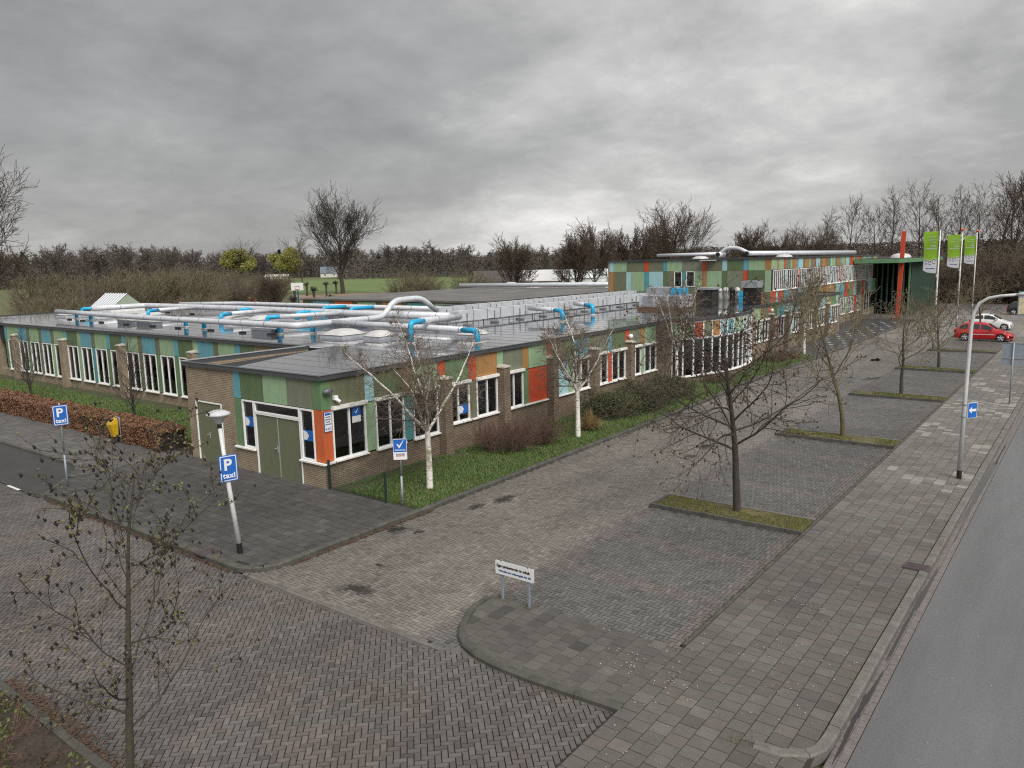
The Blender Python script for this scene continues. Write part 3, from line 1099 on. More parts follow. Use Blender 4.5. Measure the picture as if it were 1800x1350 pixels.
def window(F, u0, u1, z0, z1, parent, lights=2, shutter=False, sill=True, d=0.0, fr=0.055, blue=0.75, mull=0.06):
    b = MB()
    d0, d1 = d - 0.09, d + 0.025
    b.fbox(F, u0, u0 + fr, z0, z1, d0, d1)
    b.fbox(F, u1 - fr, u1, z0, z1, d0, d1)
    b.fbox(F, u0 + fr, u1 - fr, z0, z0 + fr, d0, d1)
    b.fbox(F, u0 + fr, u1 - fr, z1 - fr, z1, d0, d1)
    w_ = (u1 - u0 - 2 * fr)
    edges = [u0 + fr + w_ * i / lights for i in range(lights + 1)]
    for e_ in edges[1:-1]:
        b.fbox(F, e_ - mull / 2, e_ + mull / 2, z0 + fr, z1 - fr, d0, d1 - 0.004)
    win = b.build('window', m_wframe, parent)
    for i in range(lights):
        p0 = edges[i] + (mull / 2 if i else 0)
        p1 = edges[i + 1] - (mull / 2 if i < lights - 1 else 0)
        b = MB()
        b.face([F(p0, z0 + fr, d - 0.035), F(p1, z0 + fr, d - 0.035), F(p1, z1 - fr, d - 0.035), F(p0, z1 - fr, d - 0.035)])
        b.build('pane', m_glass, win)
        if blue and random.random() < blue:
            b = MB()
            b.fbox(F, p1 - 0.03, p1 + 0.0, z0 + fr, z1 - fr, d - 0.28, d - 0.06)
            b.fbox(F, p0, p1 - 0.03, z0 + fr, z0 + fr + 0.03, d - 0.28, d - 0.06)
            b.build('inner_frame', m_blueframe, win)
        if random.random() < 0.35:
            b = MB()
            hh = random.uniform(0.15, 0.5) * (z1 - z0)
            b.fbox(F, p0 + 0.02, p1 - 0.05, z0 + fr + 0.02, z0 + fr + hh, d - 0.5, d - 0.42)
            b.build('window_display', material('pale paper', (0.45, 0.45, 0.46), 0.8, nscale=6, namt=0.5) if random.random() < 0.4 else material('curtain', (0.16, 0.08, 0.06), 0.9, nscale=5, namt=0.4), win)
    if sill:
        b = MB()
        b.fbox(F, u0 - 0.03, u1 + 0.03, z0 - 0.055, z0 - 0.003, d - 0.02, d + 0.10)
        b.build('sill', m_sill, win)
    if shutter:
        b = MB()
        b.fbox(F, u0 - 0.02, u1 + 0.02, z1 + 0.003, z1 + 0.11, d + 0.002, d + 0.13)
        b.build('shutter_box', m_sill, win)
    return win


def pilaster(F, u0, u1, ztop, parent, out=0.35):
    b = MB()
    b.fbox(F, u0, u1, 0.0, ztop, -0.01, out)
    p = b.build('pilaster', m_brickd if F is not FW else m_brick, parent)
    b = MB()
    cu, hw = (u0 + u1) / 2, (u1 - u0) / 2 + 0.035
    lo = [F(cu - hw, ztop + 0.002, -0.02), F(cu + hw, ztop + 0.002, -0.02), F(cu + hw, ztop + 0.002, out + 0.035), F(cu - hw, ztop + 0.002, out + 0.035)]
    md = [(q[0], q[1], ztop + 0.06) for q in lo]
    b.hexa(lo + md)
    tp = [F(cu - 0.05, ztop + 0.14, 0.0), F(cu + 0.05, ztop + 0.14, 0.0), F(cu + 0.05, ztop + 0.14, 0.10), F(cu - 0.05, ztop + 0.14, 0.10)]
    for i in range(4):
        j = (i + 1) % 4
        b.face([md[i], md[j], tp[j], tp[i]])
    b.face(tp)
    b.build('coping', m_cap, p)
    return p


def backing(F, u0, u1, z0, z1, parent, d=-0.05, name='panel_backing'):
    b = MB()
    b.fbox(F, u0, u1, z0, z1, d - 0.1, d)
    return b.build(name, m_gap, parent)


ZP = 2.68     # bottom of the upper panel row on long and front facades
ZT = 3.68
# ---- long facade, first stretch (module 1.81: narrow 0.45 / wide 1.36)
NB = [0.0, 0.45]
yy = 0.45
EDG = [0.0, 0.45, 1.87, 2.29, 3.69, 4.13, 5.50, 5.95, 7.32, 7.76, 9.12, 9.55, 10.90, 11.34, 12.74, 13.16, 14.50, 14.93, 16.34, 16.77, 18.13, 18.53, 19.95, 20.38, 21.67, 22.08, 23.48]
UPC = ['green', 'olive', 'lblue', 'dgreen', 'ochre', 'lgreen', 'red', 'green', 'red', 'ochre', 'lgreen', 'grolive', 'ochre', 'lgreen', 'red', 'olive', 'green', 'blue', 'olive', 'grolive', 'blue', 'dgreen', 'red', 'grolive', 'ochre', 'lgreen']
for i, c_ in enumerate(UPC):
    panel(FR, EDG[i], EDG[i + 1], ZP, ZT, c_, school)
backing(FR, 0.02, 23.48, 2.5, ZT, school)
for y_ in (5.50, 9.12, 12.74, 16.34, 19.95):
    pilaster(FR, y_, y_ + 0.43, 2.98, school)
# bay 0
panel(FR, 0.0, 0.40, 0.95, ZP, 'orange', school)
window(FR, 0.40, 1.85, 0.95, ZP - 0.02, school, shutter=True)
panel(FR, 1.85, 2.31, 0.95, ZP - 0.02, 'lgreen', school)
window(FR, 2.31, 3.67, 0.95, ZP - 0.02, school, shutter=True)
panel(FR, 3.67, 4.14, 0.95, ZP - 0.02, 'teal', school)
window(FR, 4.14, 5.48, 0.95, ZP - 0.02, school, shutter=True)
# bays 1-5
S1 = 1.14
for (a_, b_, kind_, colr) in [(5.96, 7.31, 'w', 0), (7.31, 7.76, 'p', 'olive'), (7.76, 9.10, 'w', 0), (9.57, 10.90, 'w', 0), (10.90, 11.33, 'p', 'green'), (11.33, 12.72, 'p', 'red'),
                              (13.19, 14.48, 'p', 'lblue'), (14.48, 14.92, 'p', 'lgreen'), (14.92, 16.32, 'w', 0), (16.79, 18.12, 'w', 0), (18.12, 18.54, 'p', 'red'), (18.54, 19.93, 'w', 0),
                              (20.40, 21.66, 'w', 0), (21.66, 22.08, 'p', 'lgreen'), (22.08, 23.46, 'w', 0)]:
    if kind_ == 'w':
        window(FR, a_, b_, S1, 2.64, school, shutter=True)
    else:
        panel(FR, a_, b_, S1, 2.66, colr, school)
        b = MB()
        b.fbox(FR, a_, b_, S1 - 0.055, S1 - 0.003, -0.02, 0.10)
        b.build('sill', m_sill, school)
b = MB()
b.fbox(FR, 0.003, 5.49, 0.0, 0.885, -0.3, 0.0)
b.build('brick_base', m_brickd, school)
b = MB()
b.fbox(FR, 5.49, 23.48, 0.0, 1.08, -0.3, -0.002)
b.build('brick_base', m_brickd, school)
b = MB()
b.fbox(FR, 23.48, 25.25, 0.0, ZT, -0.3, 0.12)
b.build('brick_base', m_brickd, school)
# ---- curved bay
AC, AR = Vector((-10.8, 31.4)), 12.5
a0, a1 = math.asin((25.25 - 31.4) / AR), math.asin((37.55 - 31.4) / AR)
NS = 16


def FA(i):
    """facade frame for chord i of the bay"""
    t0, t1 = a0 + (a1 - a0) * i / NS, a0 + (a1 - a0) * (i + 1) / NS
    p0 = Vector((AC.x + AR * math.cos(t0), AC.y + AR * math.sin(t0)))
    p1 = Vector((AC.x + AR * math.cos(t1), AC.y + AR * math.sin(t1)))
    d_ = (p1 - p0)
    ln = d_.length
    d_.normalize()
    n_ = Vector((d_.y, -d_.x))
    return (lambda u, z, dd: (p0.x + d_.x * u + n_.x * dd, p0.y + d_.y * u + n_.y * dd, z)), ln


BC = ['lgreen', 'green', 'red', 'olive', 'ochre', 'lblue', 'blue', 'lgreen', 'lgreen', 'lblue', 'ochre', 'blue', 'green', 'lgreen', 'red', 'olive']
for i in range(NS):
    Fi, ln = FA(i)
    panel(Fi, 0.045, ln - 0.045, 2.66, 3.55, BC[i], school)
    window(Fi, 0.0, ln, 0.42, 2.60, school, lights=1, fr=0.045, sill=False, blue=0.5)
    b = MB()
    b.fbox(Fi, -0.045, 0.045, 2.60, 3.62, -0.06, 0.03)
    b.fbox(Fi, -0.035, 0.035, 0.42, 2.60, -0.06, 0.045 if i % 2 == 0 else 0.03)
    b.build('mullion', m_wframe, school)
    b = MB()
    b.fbox(Fi, -0.02, ln + 0.02, 2.602, 2.66, -0.05, 0.06)
    b.build('transom', m_wframe, school)
    b = MB()
    b.fbox(Fi, -0.02, ln + 0.02, 3.55, 3.64, -0.05, 0.02)
    b.build('head_rail', m_wframe, school)
    b = MB()
    b.fbox(Fi, -0.02, ln + 0.02, 0.36, 0.418, -0.05, 0.09)
    b.build('sill', m_sill, school)
    b = MB()
    b.fbox(Fi, -0.03, ln + 0.03, 0.0, 0.36, -0.25, 0.0)
    b.build('brick_base', m_brickd, school)
# ---- long facade, second stretch
b = MB()
b.fbox(FR, 37.55, 38.55, 0.0, ZT, -0.3, 0.12)
b.build('brick_base', m_brick, school)
b = MB()
b.fbox(FR, 38.55, 60.6, 0.0, 1.08, -0.3, -0.002)
b.build('brick_base', m_brick, school)
b = MB()
b.box(-0.3, -0.003, 60.6, 61.2, 0.0, ZT)
b.build('brick_base', m_brick, school)
b = MB()
b.box(-2.7, -0.3, 60.9, 61.2, 0.0, ZT)
b.build('brick_base', m_brick, school)
C2 = ['lgreen', 'ochre', 'olive', 'red', 'green', 'lgreen', 'teal', 'grolive', 'lblue', 'lgreen', 'blue', 'ochre', 'olive', 'red', 'grolive', 'lgreen', 'ochre', 'dgreen', 'lblue', 'olive', 'lgreen', 'ochre', 'green', 'lblue']
u = 38.57
i = 0
while u < 60.4:
    wd = 1.36 if i % 2 == 0 else 0.45
    e_ = min(u + wd, 60.6)
    panel(FR, u, e_, ZP, ZT, C2[i % len(C2)], school)
    u = e_
    i += 1
backing(FR, 38.57, 60.6, 2.5, ZT, school)
for n_, y_ in enumerate((41.70, 45.32, 48.94, 52.56, 56.18)):
    pilaster(FR, y_, y_ + 0.43, 2.98, school)
st = [38.6, 42.15, 45.77, 49.39, 53.01, 56.63]
for n_, y_ in enumerate(st):
    e_ = (y_ + 3.08) if n_ < 5 else 60.5
    window(FR, y_, y_ + 1.30, S1, 2.64, school, shutter=True)
    panel(FR, y_ + 1.30, y_ + 1.74, S1, 2.66, ['lgreen', 'red', 'lblue', 'ochre', 'lgreen', 'blue'][n_], school)
    window(FR, y_ + 1.74, e_, S1, 2.64, school, lights=2 if n_ < 5 else 3, shutter=True)
# ---- front facade
for (a_, b_, c_) in [(-4.88, -4.45, 'blue'), (-4.45, -3.10, 'dgreen'), (-3.10, -1.77, 'lgreen'), (-1.77, -0.46, 'grolive'), (-0.46, 0.0, 'green')]:
    panel(FF, a_, b_, 2.70, ZT, c_, school)
backing(FF, -4.88, -0.02, 2.6, ZT, school)
panel(FF, -4.88, -4.41, 0.95, 2.70, 'green', school)
window(FF, -4.41, -3.70, 0.95, 2.68, school, lights=1, sill=False)
window(FF, -1.13, -0.42, 0.95, 2.68, school, lights=1, sill=False)
panel(FF, -0.42, 0.03, 0.95, 2.70, 'orange', school)
b = MB()
b.fbox(FF, -4.93, -3.72, 0.885, 0.94, -0.02, 0.10)
b.fbox(FF, -1.20, 0.10, 0.885, 0.94, -0.02, 0.10)
b.fbox(FR, 0.10, 0.42, 0.885, 0.94, -0.02, 0.10)
b.build('sill', m_sill, school)
b = MB()
b.fbox(FF, -8.0, -7.50, 0.0, ZT, -0.06, 0.0)
b.build('brick_front', m_brick, school)
b = MB()
b.fbox(FF, -5.72, -4.88, 0.0, ZT, -0.06, 0.0)
b.build('brick_front', m_brick, school)
b = MB()
b.fbox(FF, -7.50, -5.72, 2.40, ZT, -0.06, 0.0)
b.build('brick_front', m_brick, school)
b = MB()
b.fbox(FF, -4.88, -3.72, 0.0, 0.885, -0.3, 0.0)
b.build('brick_front', m_brick, school)
b = MB()
b.fbox(FF, -1.22, -0.002, 0.0, 0.884, -0.298, 0.0)
b.build('brick_front', m_brick, school)
b = MB()
b.box(-8.0, -7.95, 0.3, 5.84, 0.0, ZT)
b.build('brick_front', m_brick, school)
b = MB()
b.box(-12.1, -8.0, 5.845, 6.2, 0.0, ZT)
b.build('brick_front', m_brick, school)


def double_door(F, u0, u1, z1, parent, handles):
    b = MB()
    for q in (u0, u1 - 0.05):
        b.fbox(F, q, q + 0.05, 0.0, z1, -0.1, 0.02)
    b.fbox(F, u0 + 0.05, u1 - 0.05, z1 - 0.05, z1, -0.1, 0.02)
    fr_ = b.build('door_frame', m_wframe, parent)
    um = (u0 + u1) / 2
    for s_, (p, q) in enumerate(((u0 + 0.055, um - 0.006), (um + 0.006, u1 - 0.055))):
        b = MB()
        b.fbox(F, p, q, 0.06, z1 - 0.055, -0.08, -0.02)
        dr = b.build('door', m_door, parent)
        if s_ == 0:
            b = MB()
            b.fbox(F, q - 0.10, q - 0.05, 0.98, 1.20, -0.02, -0.005)
            b.fbox(F, q - 0.20, q - 0.06, 1.10, 1.13, 0.02, 0.045)
            b.fbox(F, q - 0.09, q - 0.06, 1.10, 1.13, -0.01, 0.03)
            b.build('handle', m_alu, dr)
    return fr_


double_door(FF, -7.48, -5.74, 2.38, school, 1)
double_door(FF, -3.68, -1.15, 2.28, school, 1)
b = MB()
b.fbox(FF, -2.435, -2.395, 0.06, 2.22, -0.019, -0.008)
b.build('door_strip', m_alu, school)
window(FF, -3.68, -1.15, 2.285, 2.68, school, lights=1, sill=False, blue=0)
b = MB()
b.fbox(FF, -3.72, -1.12, 0.0, 0.055, -0.2, 0.03)
b.build('threshold', m_kerb, school)
b = MB()
b.fbox(FF, -7.5, -5.72, 0.0, 0.055, -0.2, 0.03)
b.build('threshold', m_kerb, school)
# ---- wing
WE = [-42.0 + 0.0]
nar = [-32.38 + 1.886 * k_ for k_ in range(-5, 12)]        # centres of the narrow panels
wc_n = {0: 'blue', 1: 'lgreen', 2: 'olive', 3: 'blue', 4: 'blue', 5: 'olive', 6: 'olive', 7: 'blue', 8: 'lgreen', 9: 'olive', 10: 'blue', -1: 'olive', -2: 'olive', -3: 'olive', -4: 'lgreen', -5: 'blue', 11: 'olive'}
wc_w = {0: 'dgreen', 1: 'blue', 2: 'lgreen', 3: 'dgreen', 4: 'lgreen', 5: 'blue', 6: 'lgreen', 7: 'dgreen', 8: 'blue', 9: 'lgreen', 10: 'dgreen', -1: 'lgreen', -2: 'blue', -3: 'lgreen', -4: 'blue', -5: 'lgreen', 11: 'dgreen'}
low_n = {1: 'lgreen', 2: 'teal', 3: 'green', 5: 'olive', 6: 'green', 7: 'green', -1: 'lgreen', -2: 'olive', -3: 'green', 9: 'green', 10: 'teal', -5: 'green'}
for q, c in enumerate(nar):
    k_ = q - 5
    if c > -12.1:
        break
    panel(FW, c - 0.235, c + 0.235, 2.74, ZT, wc_n[k_], school)
    e_ = min(c + 1.886 - 0.235, -12.1)
    panel(FW, c + 0.235, e_, 2.74, ZT, wc_w[k_], school)
    if k_ % 4 == 0:
        pilaster(FW, c - 0.24, c + 0.24, 3.05, school)
    else:
        panel(FW, c - 0.235, c + 0.235, 0.62, 2.74, low_n.get(k_, 'green'), school)
    window(FW, c + 0.24, e_ - 0.005, 0.62, 2.72, school, lights=2, sill=True)
backing(FW, -43, -12.1, 2.6, ZT, school)
b = MB()
b.box(-43.2, -12.1, 5.855, 6.2, 0.0, 0.56)
b.build('brick_base', m_brick, school)
b = MB()
b.box(-54.0, -43.2, 5.855, 6.2, 0.0, ZT)
b.build('brick_base', m_brick, school)
# ---- inner cores that close the rooms
b = MB()
b.box(-7.6, -0.75, 0.8, 60.5, 0.02, 3.35)
b.box(-53.5, -7.6, 6.7, 26.0, 0.02, 3.37)
b.box(-24.0, -7.6, 26.0, 60.5, 0.02, 3.39)
b.prism([(-0.75, 25.9), (0.3, 26.6), (0.85, 28.4), (1.05, 31.4), (0.85, 34.2), (0.3, 36.3), (-0.75, 37.0)], 0.02, 3.38)
b.build('interior', m_inside, school)
# ---- flat roofs with upstand edges
OUT = [(0.10, -0.10), (0.10, 25.05)]
bayo = [(AC.x + (AR + 0.13) * math.cos(a0 + (a1 - a0) * q / 20), AC.y + (AR + 0.13) * math.sin(a0 + (a1 - a0) * q / 20)) for q in range(21)]
OUT = [(-8.1, -0.10), (0.10, -0.10), (0.10, 25.2)] + bayo[1:-1] + [(0.10, 37.6), (0.10, 61.3), (-24.2, 61.3), (-24.2, 28.0), (-53.8, 26.5), (-53.8, 5.75), (-8.1, 5.75)]
ZR = 3.775
b = MB()
b.face([(x_, y_, ZR) for x_, y_ in [(-4.9, -0.05), (0.05, -0.05), (0.05, 25.3)] + [(p_[0] - 0.08, p_[1]) for p_ in bayo[1:-1]] + [(0.05, 37.5), (0.05, 61.2), (-24.1, 61.2), (-24.1, 27.9), (-53.7, 26.4), (-53.7, 5.8), (-7.0, 5.8), (-6.9, 5.3)]])
roof = b.build('roof', m_roof, school)
b = MB()
b.face([(-8.05, 0.0, 3.50), (-4.9, 0.0, 3.774), (-6.9, 5.3, 3.774), (-8.05, 5.75, 3.50)])
b.face([(-8.05, 5.75, 3.50), (-6.9, 5.3, 3.774), (-7.0, 5.8, 3.774), (-8.05, 5.8, 3.774)])
b.build('roof_gutter', m_epdm, school)


def offset_poly(poly, d):
    n = len(poly)
    o_ = []
    for i in range(n):
        p0, p1, p2 = Vector(poly[i - 1]), Vector(poly[i]), Vector(poly[(i + 1) % n])
        a_, c_ = (p1 - p0).normalized(), (p2 - p1).normalized()
        n1_, n2_ = Vector((-a_.y, a_.x)), Vector((-c_.y, c_.x))
        m_ = (n1_ + n2_)
        m_ = m_ / max(0.3, m_.dot(n1_)) if m_.length > 1e-6 else n1_
        o_.append(p1 + m_ * d)
    return o_


def edge_strip(poly, inset, z0, z1, ztrim, parent, matb=m_fascia):
    """upright fascia board plus thin metal trim along a closed outline, mitred"""
    n = len(poly)
    outs = []
    for (g0, g1, za, zb) in ((0.0, inset, z0, z1), (-0.018, inset + 0.012, z1 + 0.001, ztrim)):
        A, B = offset_poly(poly, g0), offset_poly(poly, g1)
        b = MB()
        for i in range(n):
            j = (i + 1) % n
            a_, b_, c_, d_ = A[i], A[j], B[j], B[i]
            b.face([(a_.x, a_.y, za), (b_.x, b_.y, za), (b_.x, b_.y, zb), (a_.x, a_.y, zb)])
            b.face([(d_.x, d_.y, za), (c_.x, c_.y, za), (c_.x, c_.y, zb), (d_.x, d_.y, zb)])
            b.face([(a_.x, a_.y, zb), (b_.x, b_.y, zb), (c_.x, c_.y, zb), (d_.x, d_.y, zb)])
            b.face([(a_.x, a_.y, za), (b_.x, b_.y, za), (c_.x, c_.y, za), (d_.x, d_.y, za)])
        outs.append(b)
    f_ = outs[0].build('roof_fascia', matb, parent)
    outs[1].build('roof_trim', material('dark trim', (0.09, 0.095, 0.10), 0.4, metal=0.3), f_)


edge_strip(OUT, 0.12, ZT - 0.0, HR - 0.012, HR, school)
b = MB()
b.box(-8.12, -7.98, -0.09, 5.7, HR + 0.002, HR + 0.03)
b.build('roof_trim', m_alu, school)
# roofing seams
seam = MB()
for q in range(9):
    y_ = 0.7 + q * 1.02
    if y_ < 5.2:
        seam.box(-4.7 - 0.36 * y_, 0.0, y_, y_ + 0.05, ZR, ZR + 0.006)
for q in range(17):
    y_ = 6.3 + q * 1.15
    seam.box(-50, -0.1, y_, y_ + 0.05, ZR, ZR + 0.006)
for q in range(30):
    y_ = 26.0 + q * 1.15
    seam.box(-20, -0.1, y_, y_ + 0.05, ZR, ZR + 0.006)
seam.build('roofing_seams', m_roof, school)

# ---- upper storey
UE = [-18.46, -18.01, -16.58, -16.13, -14.70, -14.23, -12.78, -12.36, -10.87, -10.42, -8.97, -8.55, -7.10, -6.64, -5.18, -4.73, -3.29, -2.75]
u1c = ['lblue', 'lgreen', 'olive', 'green', 'red', 'olive', 'teal', 'lgreen', 'grolive', 'olive', 'red', 'olive', 'lblue', 'dgreen', 'blue', 'lgreen', 'ochre']
u1e = [-18.46, -18.01, -16.58, -15.2, -14.71, -14.23, -12.78, -12.38, -10.87, -10.4, -8.97, -8.55, -7.09, -6.63, -5.18, -4.73, -3.29, -2.75]
u1c = ['lblue', 'lgreen', 'olive', 'green', 'red', 'olive', 'teal', 'lgreen', 'grolive', 'olive', None, 'olive', 'lblue', 'dgreen', 'blue', 'lgreen', 'ochre']
u1e = [-18.46, -18.01, -16.58, -14.71, -14.23, -12.78, -12.38, -10.87, -8.97, -8.55, -7.09, -6.63, -5.18, -4.73, -3.29, -2.75]
u1c = ['lblue', 'lgreen', 'olive', 'red', 'olive', 'teal', 'lgreen', 'grolive', 'red', 'olive', 'lblue', 'dgreen', 'blue', 'lgreen', 'ochre']
for q, c_ in enumerate(u1c):
    panel(FB, u1e[q], u1e[q + 1], 6.12, 7.08, c_, upper)
l1e = [-18.46, -18.02, -16.63, -16.14, -14.70, -14.22, -12.77, -12.36, -11.65, -10.90, -10.46, -9.67, -8.95, -8.52, -7.11, -6.64, -5.19, -4.74, -3.29, -2.75]
l1c = ['ochre', 'olive', 'lblue', 'lgreen', 'teal', 'lblue', 'dgreen', 'olive', 'W', 'teal', 'W', 'lgreen', 'ochre', 'lgreen', 'dgreen', 'grolive', 'red', 'dgreen', 'lgreen']
for q, c_ in enumerate(l1c):
    if c_ == 'W':
        window(FB, l1e[q], l1e[q + 1], 4.72, 6.10, upper, lights=1, sill=False, blue=0)
        panel(FB, l1e[q], l1e[q + 1], 4.28, 4.70, 'olive', upper)
    else:
        panel(FB, l1e[q], l1e[q + 1], 4.28, 6.12, c_, upper)
panel(FB, -18.46, -7.1, 3.75, 4.28, 'grolive', upper)
panel(FB, -7.1, -4.0, 3.75, 4.28, 'olive', upper)
panel(FB, -4.0, -3.3, 3.75, 4.28, 'ochre', upper)
panel(FB, -3.3, -2.75, 3.75, 4.28, 'olive', upper)
backing(FB, -18.46, -2.76, 3.7, 7.08, upper)
RC = ['lgreen', 'ochre', 'lgreen', 'red', 'grolive', 'lgreen', 'ochre', 'blue', 'lblue', 'olive', 'ochre', 'lgreen', 'grolive', 'red', 'lblue', 'olive', 'ochre', 'red', 'green', 'lblue', 'lgreen', 'olive', 'ochre', 'blue', 'lgreen', 'ochre', 'lblue', 'green', 'red']
u = 50.0
i = 0
while u < 88:
    wd = (1.36, 0.45)[i % 2]
    e_ = min(u + wd, 88.0)
    panel(FS, u, e_, 6.16, 7.08, RC[i % len(RC)], upper)
    if u < 60.5 or u > 61.3:
        panel(FS, u, e_, 3.75 if u < 61 else 2.72, 4.36, RC[(i * 5 + 3) % len(RC)], upper)
    u = e_
    i += 1
backing(FS, 50.02, 88.0, 2.6, 7.08, upper)
# ribbon window of the upper storey: units of four lights
u = 50.6
i = 0
while u < 84:
    e_ = u + 3.1
    window(FS, u, e_, 4.38, 6.12, upper, lights=5 if i % 2 else 6, sill=True, mull=0.07, blue=0.2)
    panel(FS, e_ + 0.005, e_ + 0.44, 4.38, 6.14, ['lblue', 'red', 'lgreen', 'ochre'][i % 4], upper)
    u = e_ + 0.45
    i += 1
for q, y_ in enumerate((72.0, 75.4, 78.8)):
    window(FS, y_, y_ + 2.0, 0.9, 2.66, upper, lights=3)
    panel(FS, y_ + 2.02, y_ + 3.3, 0.9, 2.70, ['lgreen', 'red', 'ochre'][q], upper)
window(FS, 82.2, 84.6, 0.3, 4.2, upper, lights=2, sill=False)
b = MB()
b.fbox(FS, 61.2, 88.0, 0.0, 0.84, -0.3, 0.0)
b.build('brick_base', m_brick, upper)
b = MB()
b.box(-17.9, -3.2, 50.6, 100, 3.0, 6.9)
b.box(-17.9, -3.2, 61.5, 100, 0.0, 3.0)
b.build('interior', m_inside, upper)
OU = [(-18.6, 49.88), (-2.63, 49.88), (-2.63, 88.2), (-18.6, 88.2)]
b = MB()
b.face([(x_, y_, 7.13) for x_, y_ in OU])
b.build('roof', m_roof, upper)
edge_strip(OU, 0.12, 7.08, 7.19, 7.205, upper)
b = MB()
b.box(-18.62, -18.46, 50.0, 88, 3.7, 7.08)
b.build('side_wall', m_brick, upper)
# projecting part seen beyond the left end of the block
b = MB()
b.box(-20.4, -18.63, 54, 62, 3.0, 6.6)
b.build('rear_wall', m_pan['ochre'], upper)
window(lambda u, z, d: (u, 54 - d, z), -20.2, -18.9, 4.6, 5.7, upper, lights=1)
b = MB()
b.box(-20.6, -18.63, 53.9, 62, 6.6, 6.75)
b.build('rear_roof', m_fascia, upper)

# ---- entrance hall and canopy
hall = tag(empty('entrance_hall', (1.25, 87.5, 0)), 'dark green ribbed entrance hall under a green-edged flat canopy', 'building')
b = MB()
b.prism([(1.28, 87.3), (0.9, 106), (-2.7, 106), (-18, 106), (-18, 88.3), (-2.7, 88.3)], 0, 6.25)
b.build('wall', m_dgcol, hall)
for q in range(62):
    y_ = 87.4 + q * 0.3
    x_ = 1.28 - 0.38 * (y_ - 87.3) / 18.7
    b = MB()
    b.box(x_ - 0.02, x_ + 0.035, y_, y_ + 0.06, 0.0, 6.24)
    b.build('cladding_rib', m_dgcol, hall)
b = MB()
b.face([(-2.7, 88.0, 0.02), (1.2, 87.05, 0.02), (1.2, 87.05, 6.2), (-2.7, 88.0, 6.2)])
b.build('glazing', glass_material('dark entrance glass', (0.05, 0.05, 0.05), 0.0), hall)
b = MB()
b.face([(-2.7, 88.1, 0.02), (1.2, 87.15, 0.02), (1.2, 87.15, 6.2), (-2.7, 88.1, 6.2)])
b.build('portal_shade_sheet', m_black, hall)  # flat black sheet behind the glass, painting the shade of the deep portal
for q in range(7):
    t = q / 6
    x_, y_ = -2.6 + 3.75 * t, 87.9 - 0.85 * t
    b = MB()
    b.box(x_ - 0.08, x_ + 0.08, y_ - 0.32, y_ - 0.08, 0.0, 6.22)
    b.build('green_fin', m_gcan if q in (4, 6) else m_dgcol, hall)
b = MB()
b.prism([(-2.6, 76.4), (1.95, 76.4), (2.05, 89), (1.6, 106.5), (-18, 106.5), (-18, 88.4), (-2.6, 88.4)], 6.27, 6.72, bottom=True)
b.build('canopy', m_gcan, hall)
b = MB()
b.prism([(-2.55, 76.45), (1.9, 76.45), (2.0, 89), (1.55, 106.4), (-17.9, 106.4), (-17.9, 88.5), (-2.55, 88.5)], 6.722, 6.80)
b.build('canopy_roof', m_roof, hall)
b = MB()
b.lathe((-0.9, 92, 6.8), [(1.2, 0), (1.1, 0.22), (0.8, 0.4), (0.4, 0.48), (0.0, 0.5)], 20)
b.build('roof_dome', m_dome, hall, True)
red = MB()
red.hexa([(1.15, 79.9, 0), (1.55, 79.9, 0), (1.55, 80.3, 0), (1.15, 80.3, 0), (1.35, 79.95, 9.7), (1.78, 79.95, 9.7), (1.78, 80.25, 9.7), (1.35, 80.25, 9.7)])
tag(red.build('red_mast', material('red painted steel', (0.48, 0.055, 0.02), 0.5, nscale=2, namt=0.12)), 'tall slightly leaning orange-red square mast in front of the entrance canopy', 'mast')

# ---- things on the facades
b = MB()
b.tube([(0.01, 0.18, 3.32), (0.10, 0.18, 3.32)], 0.06, 10)
b.tube([(0.13, 0.02, 3.30), (0.15, 0.18, 3.32), (0.13, 0.36, 3.30)], [0.055, 0.10, 0.055], 12)
tag(b.build('wall_lamp', material('smoky lamp glass', (0.13, 0.13, 0.16), 0.2), None, True), 'oval smoked wall lamp high on the green panel at the building corner', 'lamp')
b = MB()
b.box(0.01, 0.12, 0.46, 0.62, 2.98, 3.12)
b.tube([(0.12, 0.54, 3.00), (0.24, 0.60, 2.92)], 0.055, 10)
tag(b.build('security_camera', m_wframe), 'small white security camera on the olive panel beside the wall lamp', 'camera')
m_signblue = material('sign blue', (0.015, 0.12, 0.46), 0.4, nscale=3, namt=0.05)
m_signwhite = material('sign white', (0.72, 0.73, 0.74), 0.4, nscale=3, namt=0.05)
m_ink = material('black lettering', (0.02, 0.02, 0.022), 0.6)
m_inkb = material('blue lettering', (0.02, 0.07, 0.25), 0.6)
m_inkr = material('red lettering', (0.55, 0.06, 0.03), 0.6)
s = tag(empty('notice_board', (0.03, 0.05, 2.0)), 'white notice with blue header on the orange corner panel', 'sign')
b = MB()
b.box(0.012, 0.035, 0.055, 0.36, 1.97, 2.62)
b.build('plate', m_signblue, s)
b = MB()
b.box(0.036, 0.040, 0.068, 0.347, 1.985, 2.605)
pl = b.build('face', m_signwhite, s)
b = MB()
b.box(0.041, 0.044, 0.09, 0.325, 2.52, 2.59)
b.build('header_band', m_signblue, s)
for q, (wd, z_) in enumerate(((0.20, 2.44), (0.235, 2.36), (0.16, 2.28), (0.235, 2.20))):
    u_ = 0.2075 - wd / 2
    b = MB()
    while u_ < 0.2075 + wd / 2:
        l_ = random.uniform(0.008, 0.016)
        b.box(0.041, 0.043, u_, u_ + l_, z_, z_ + 0.036)
        u_ += l_ + 0.006
    b.build('lettering', m_ink, s)
b = MB()
b.box(0.041, 0.043, 0.17, 0.32, 2.08, 2.10)
b.box(0.041, 0.043, 0.17, 0.32, 2.04, 2.055)
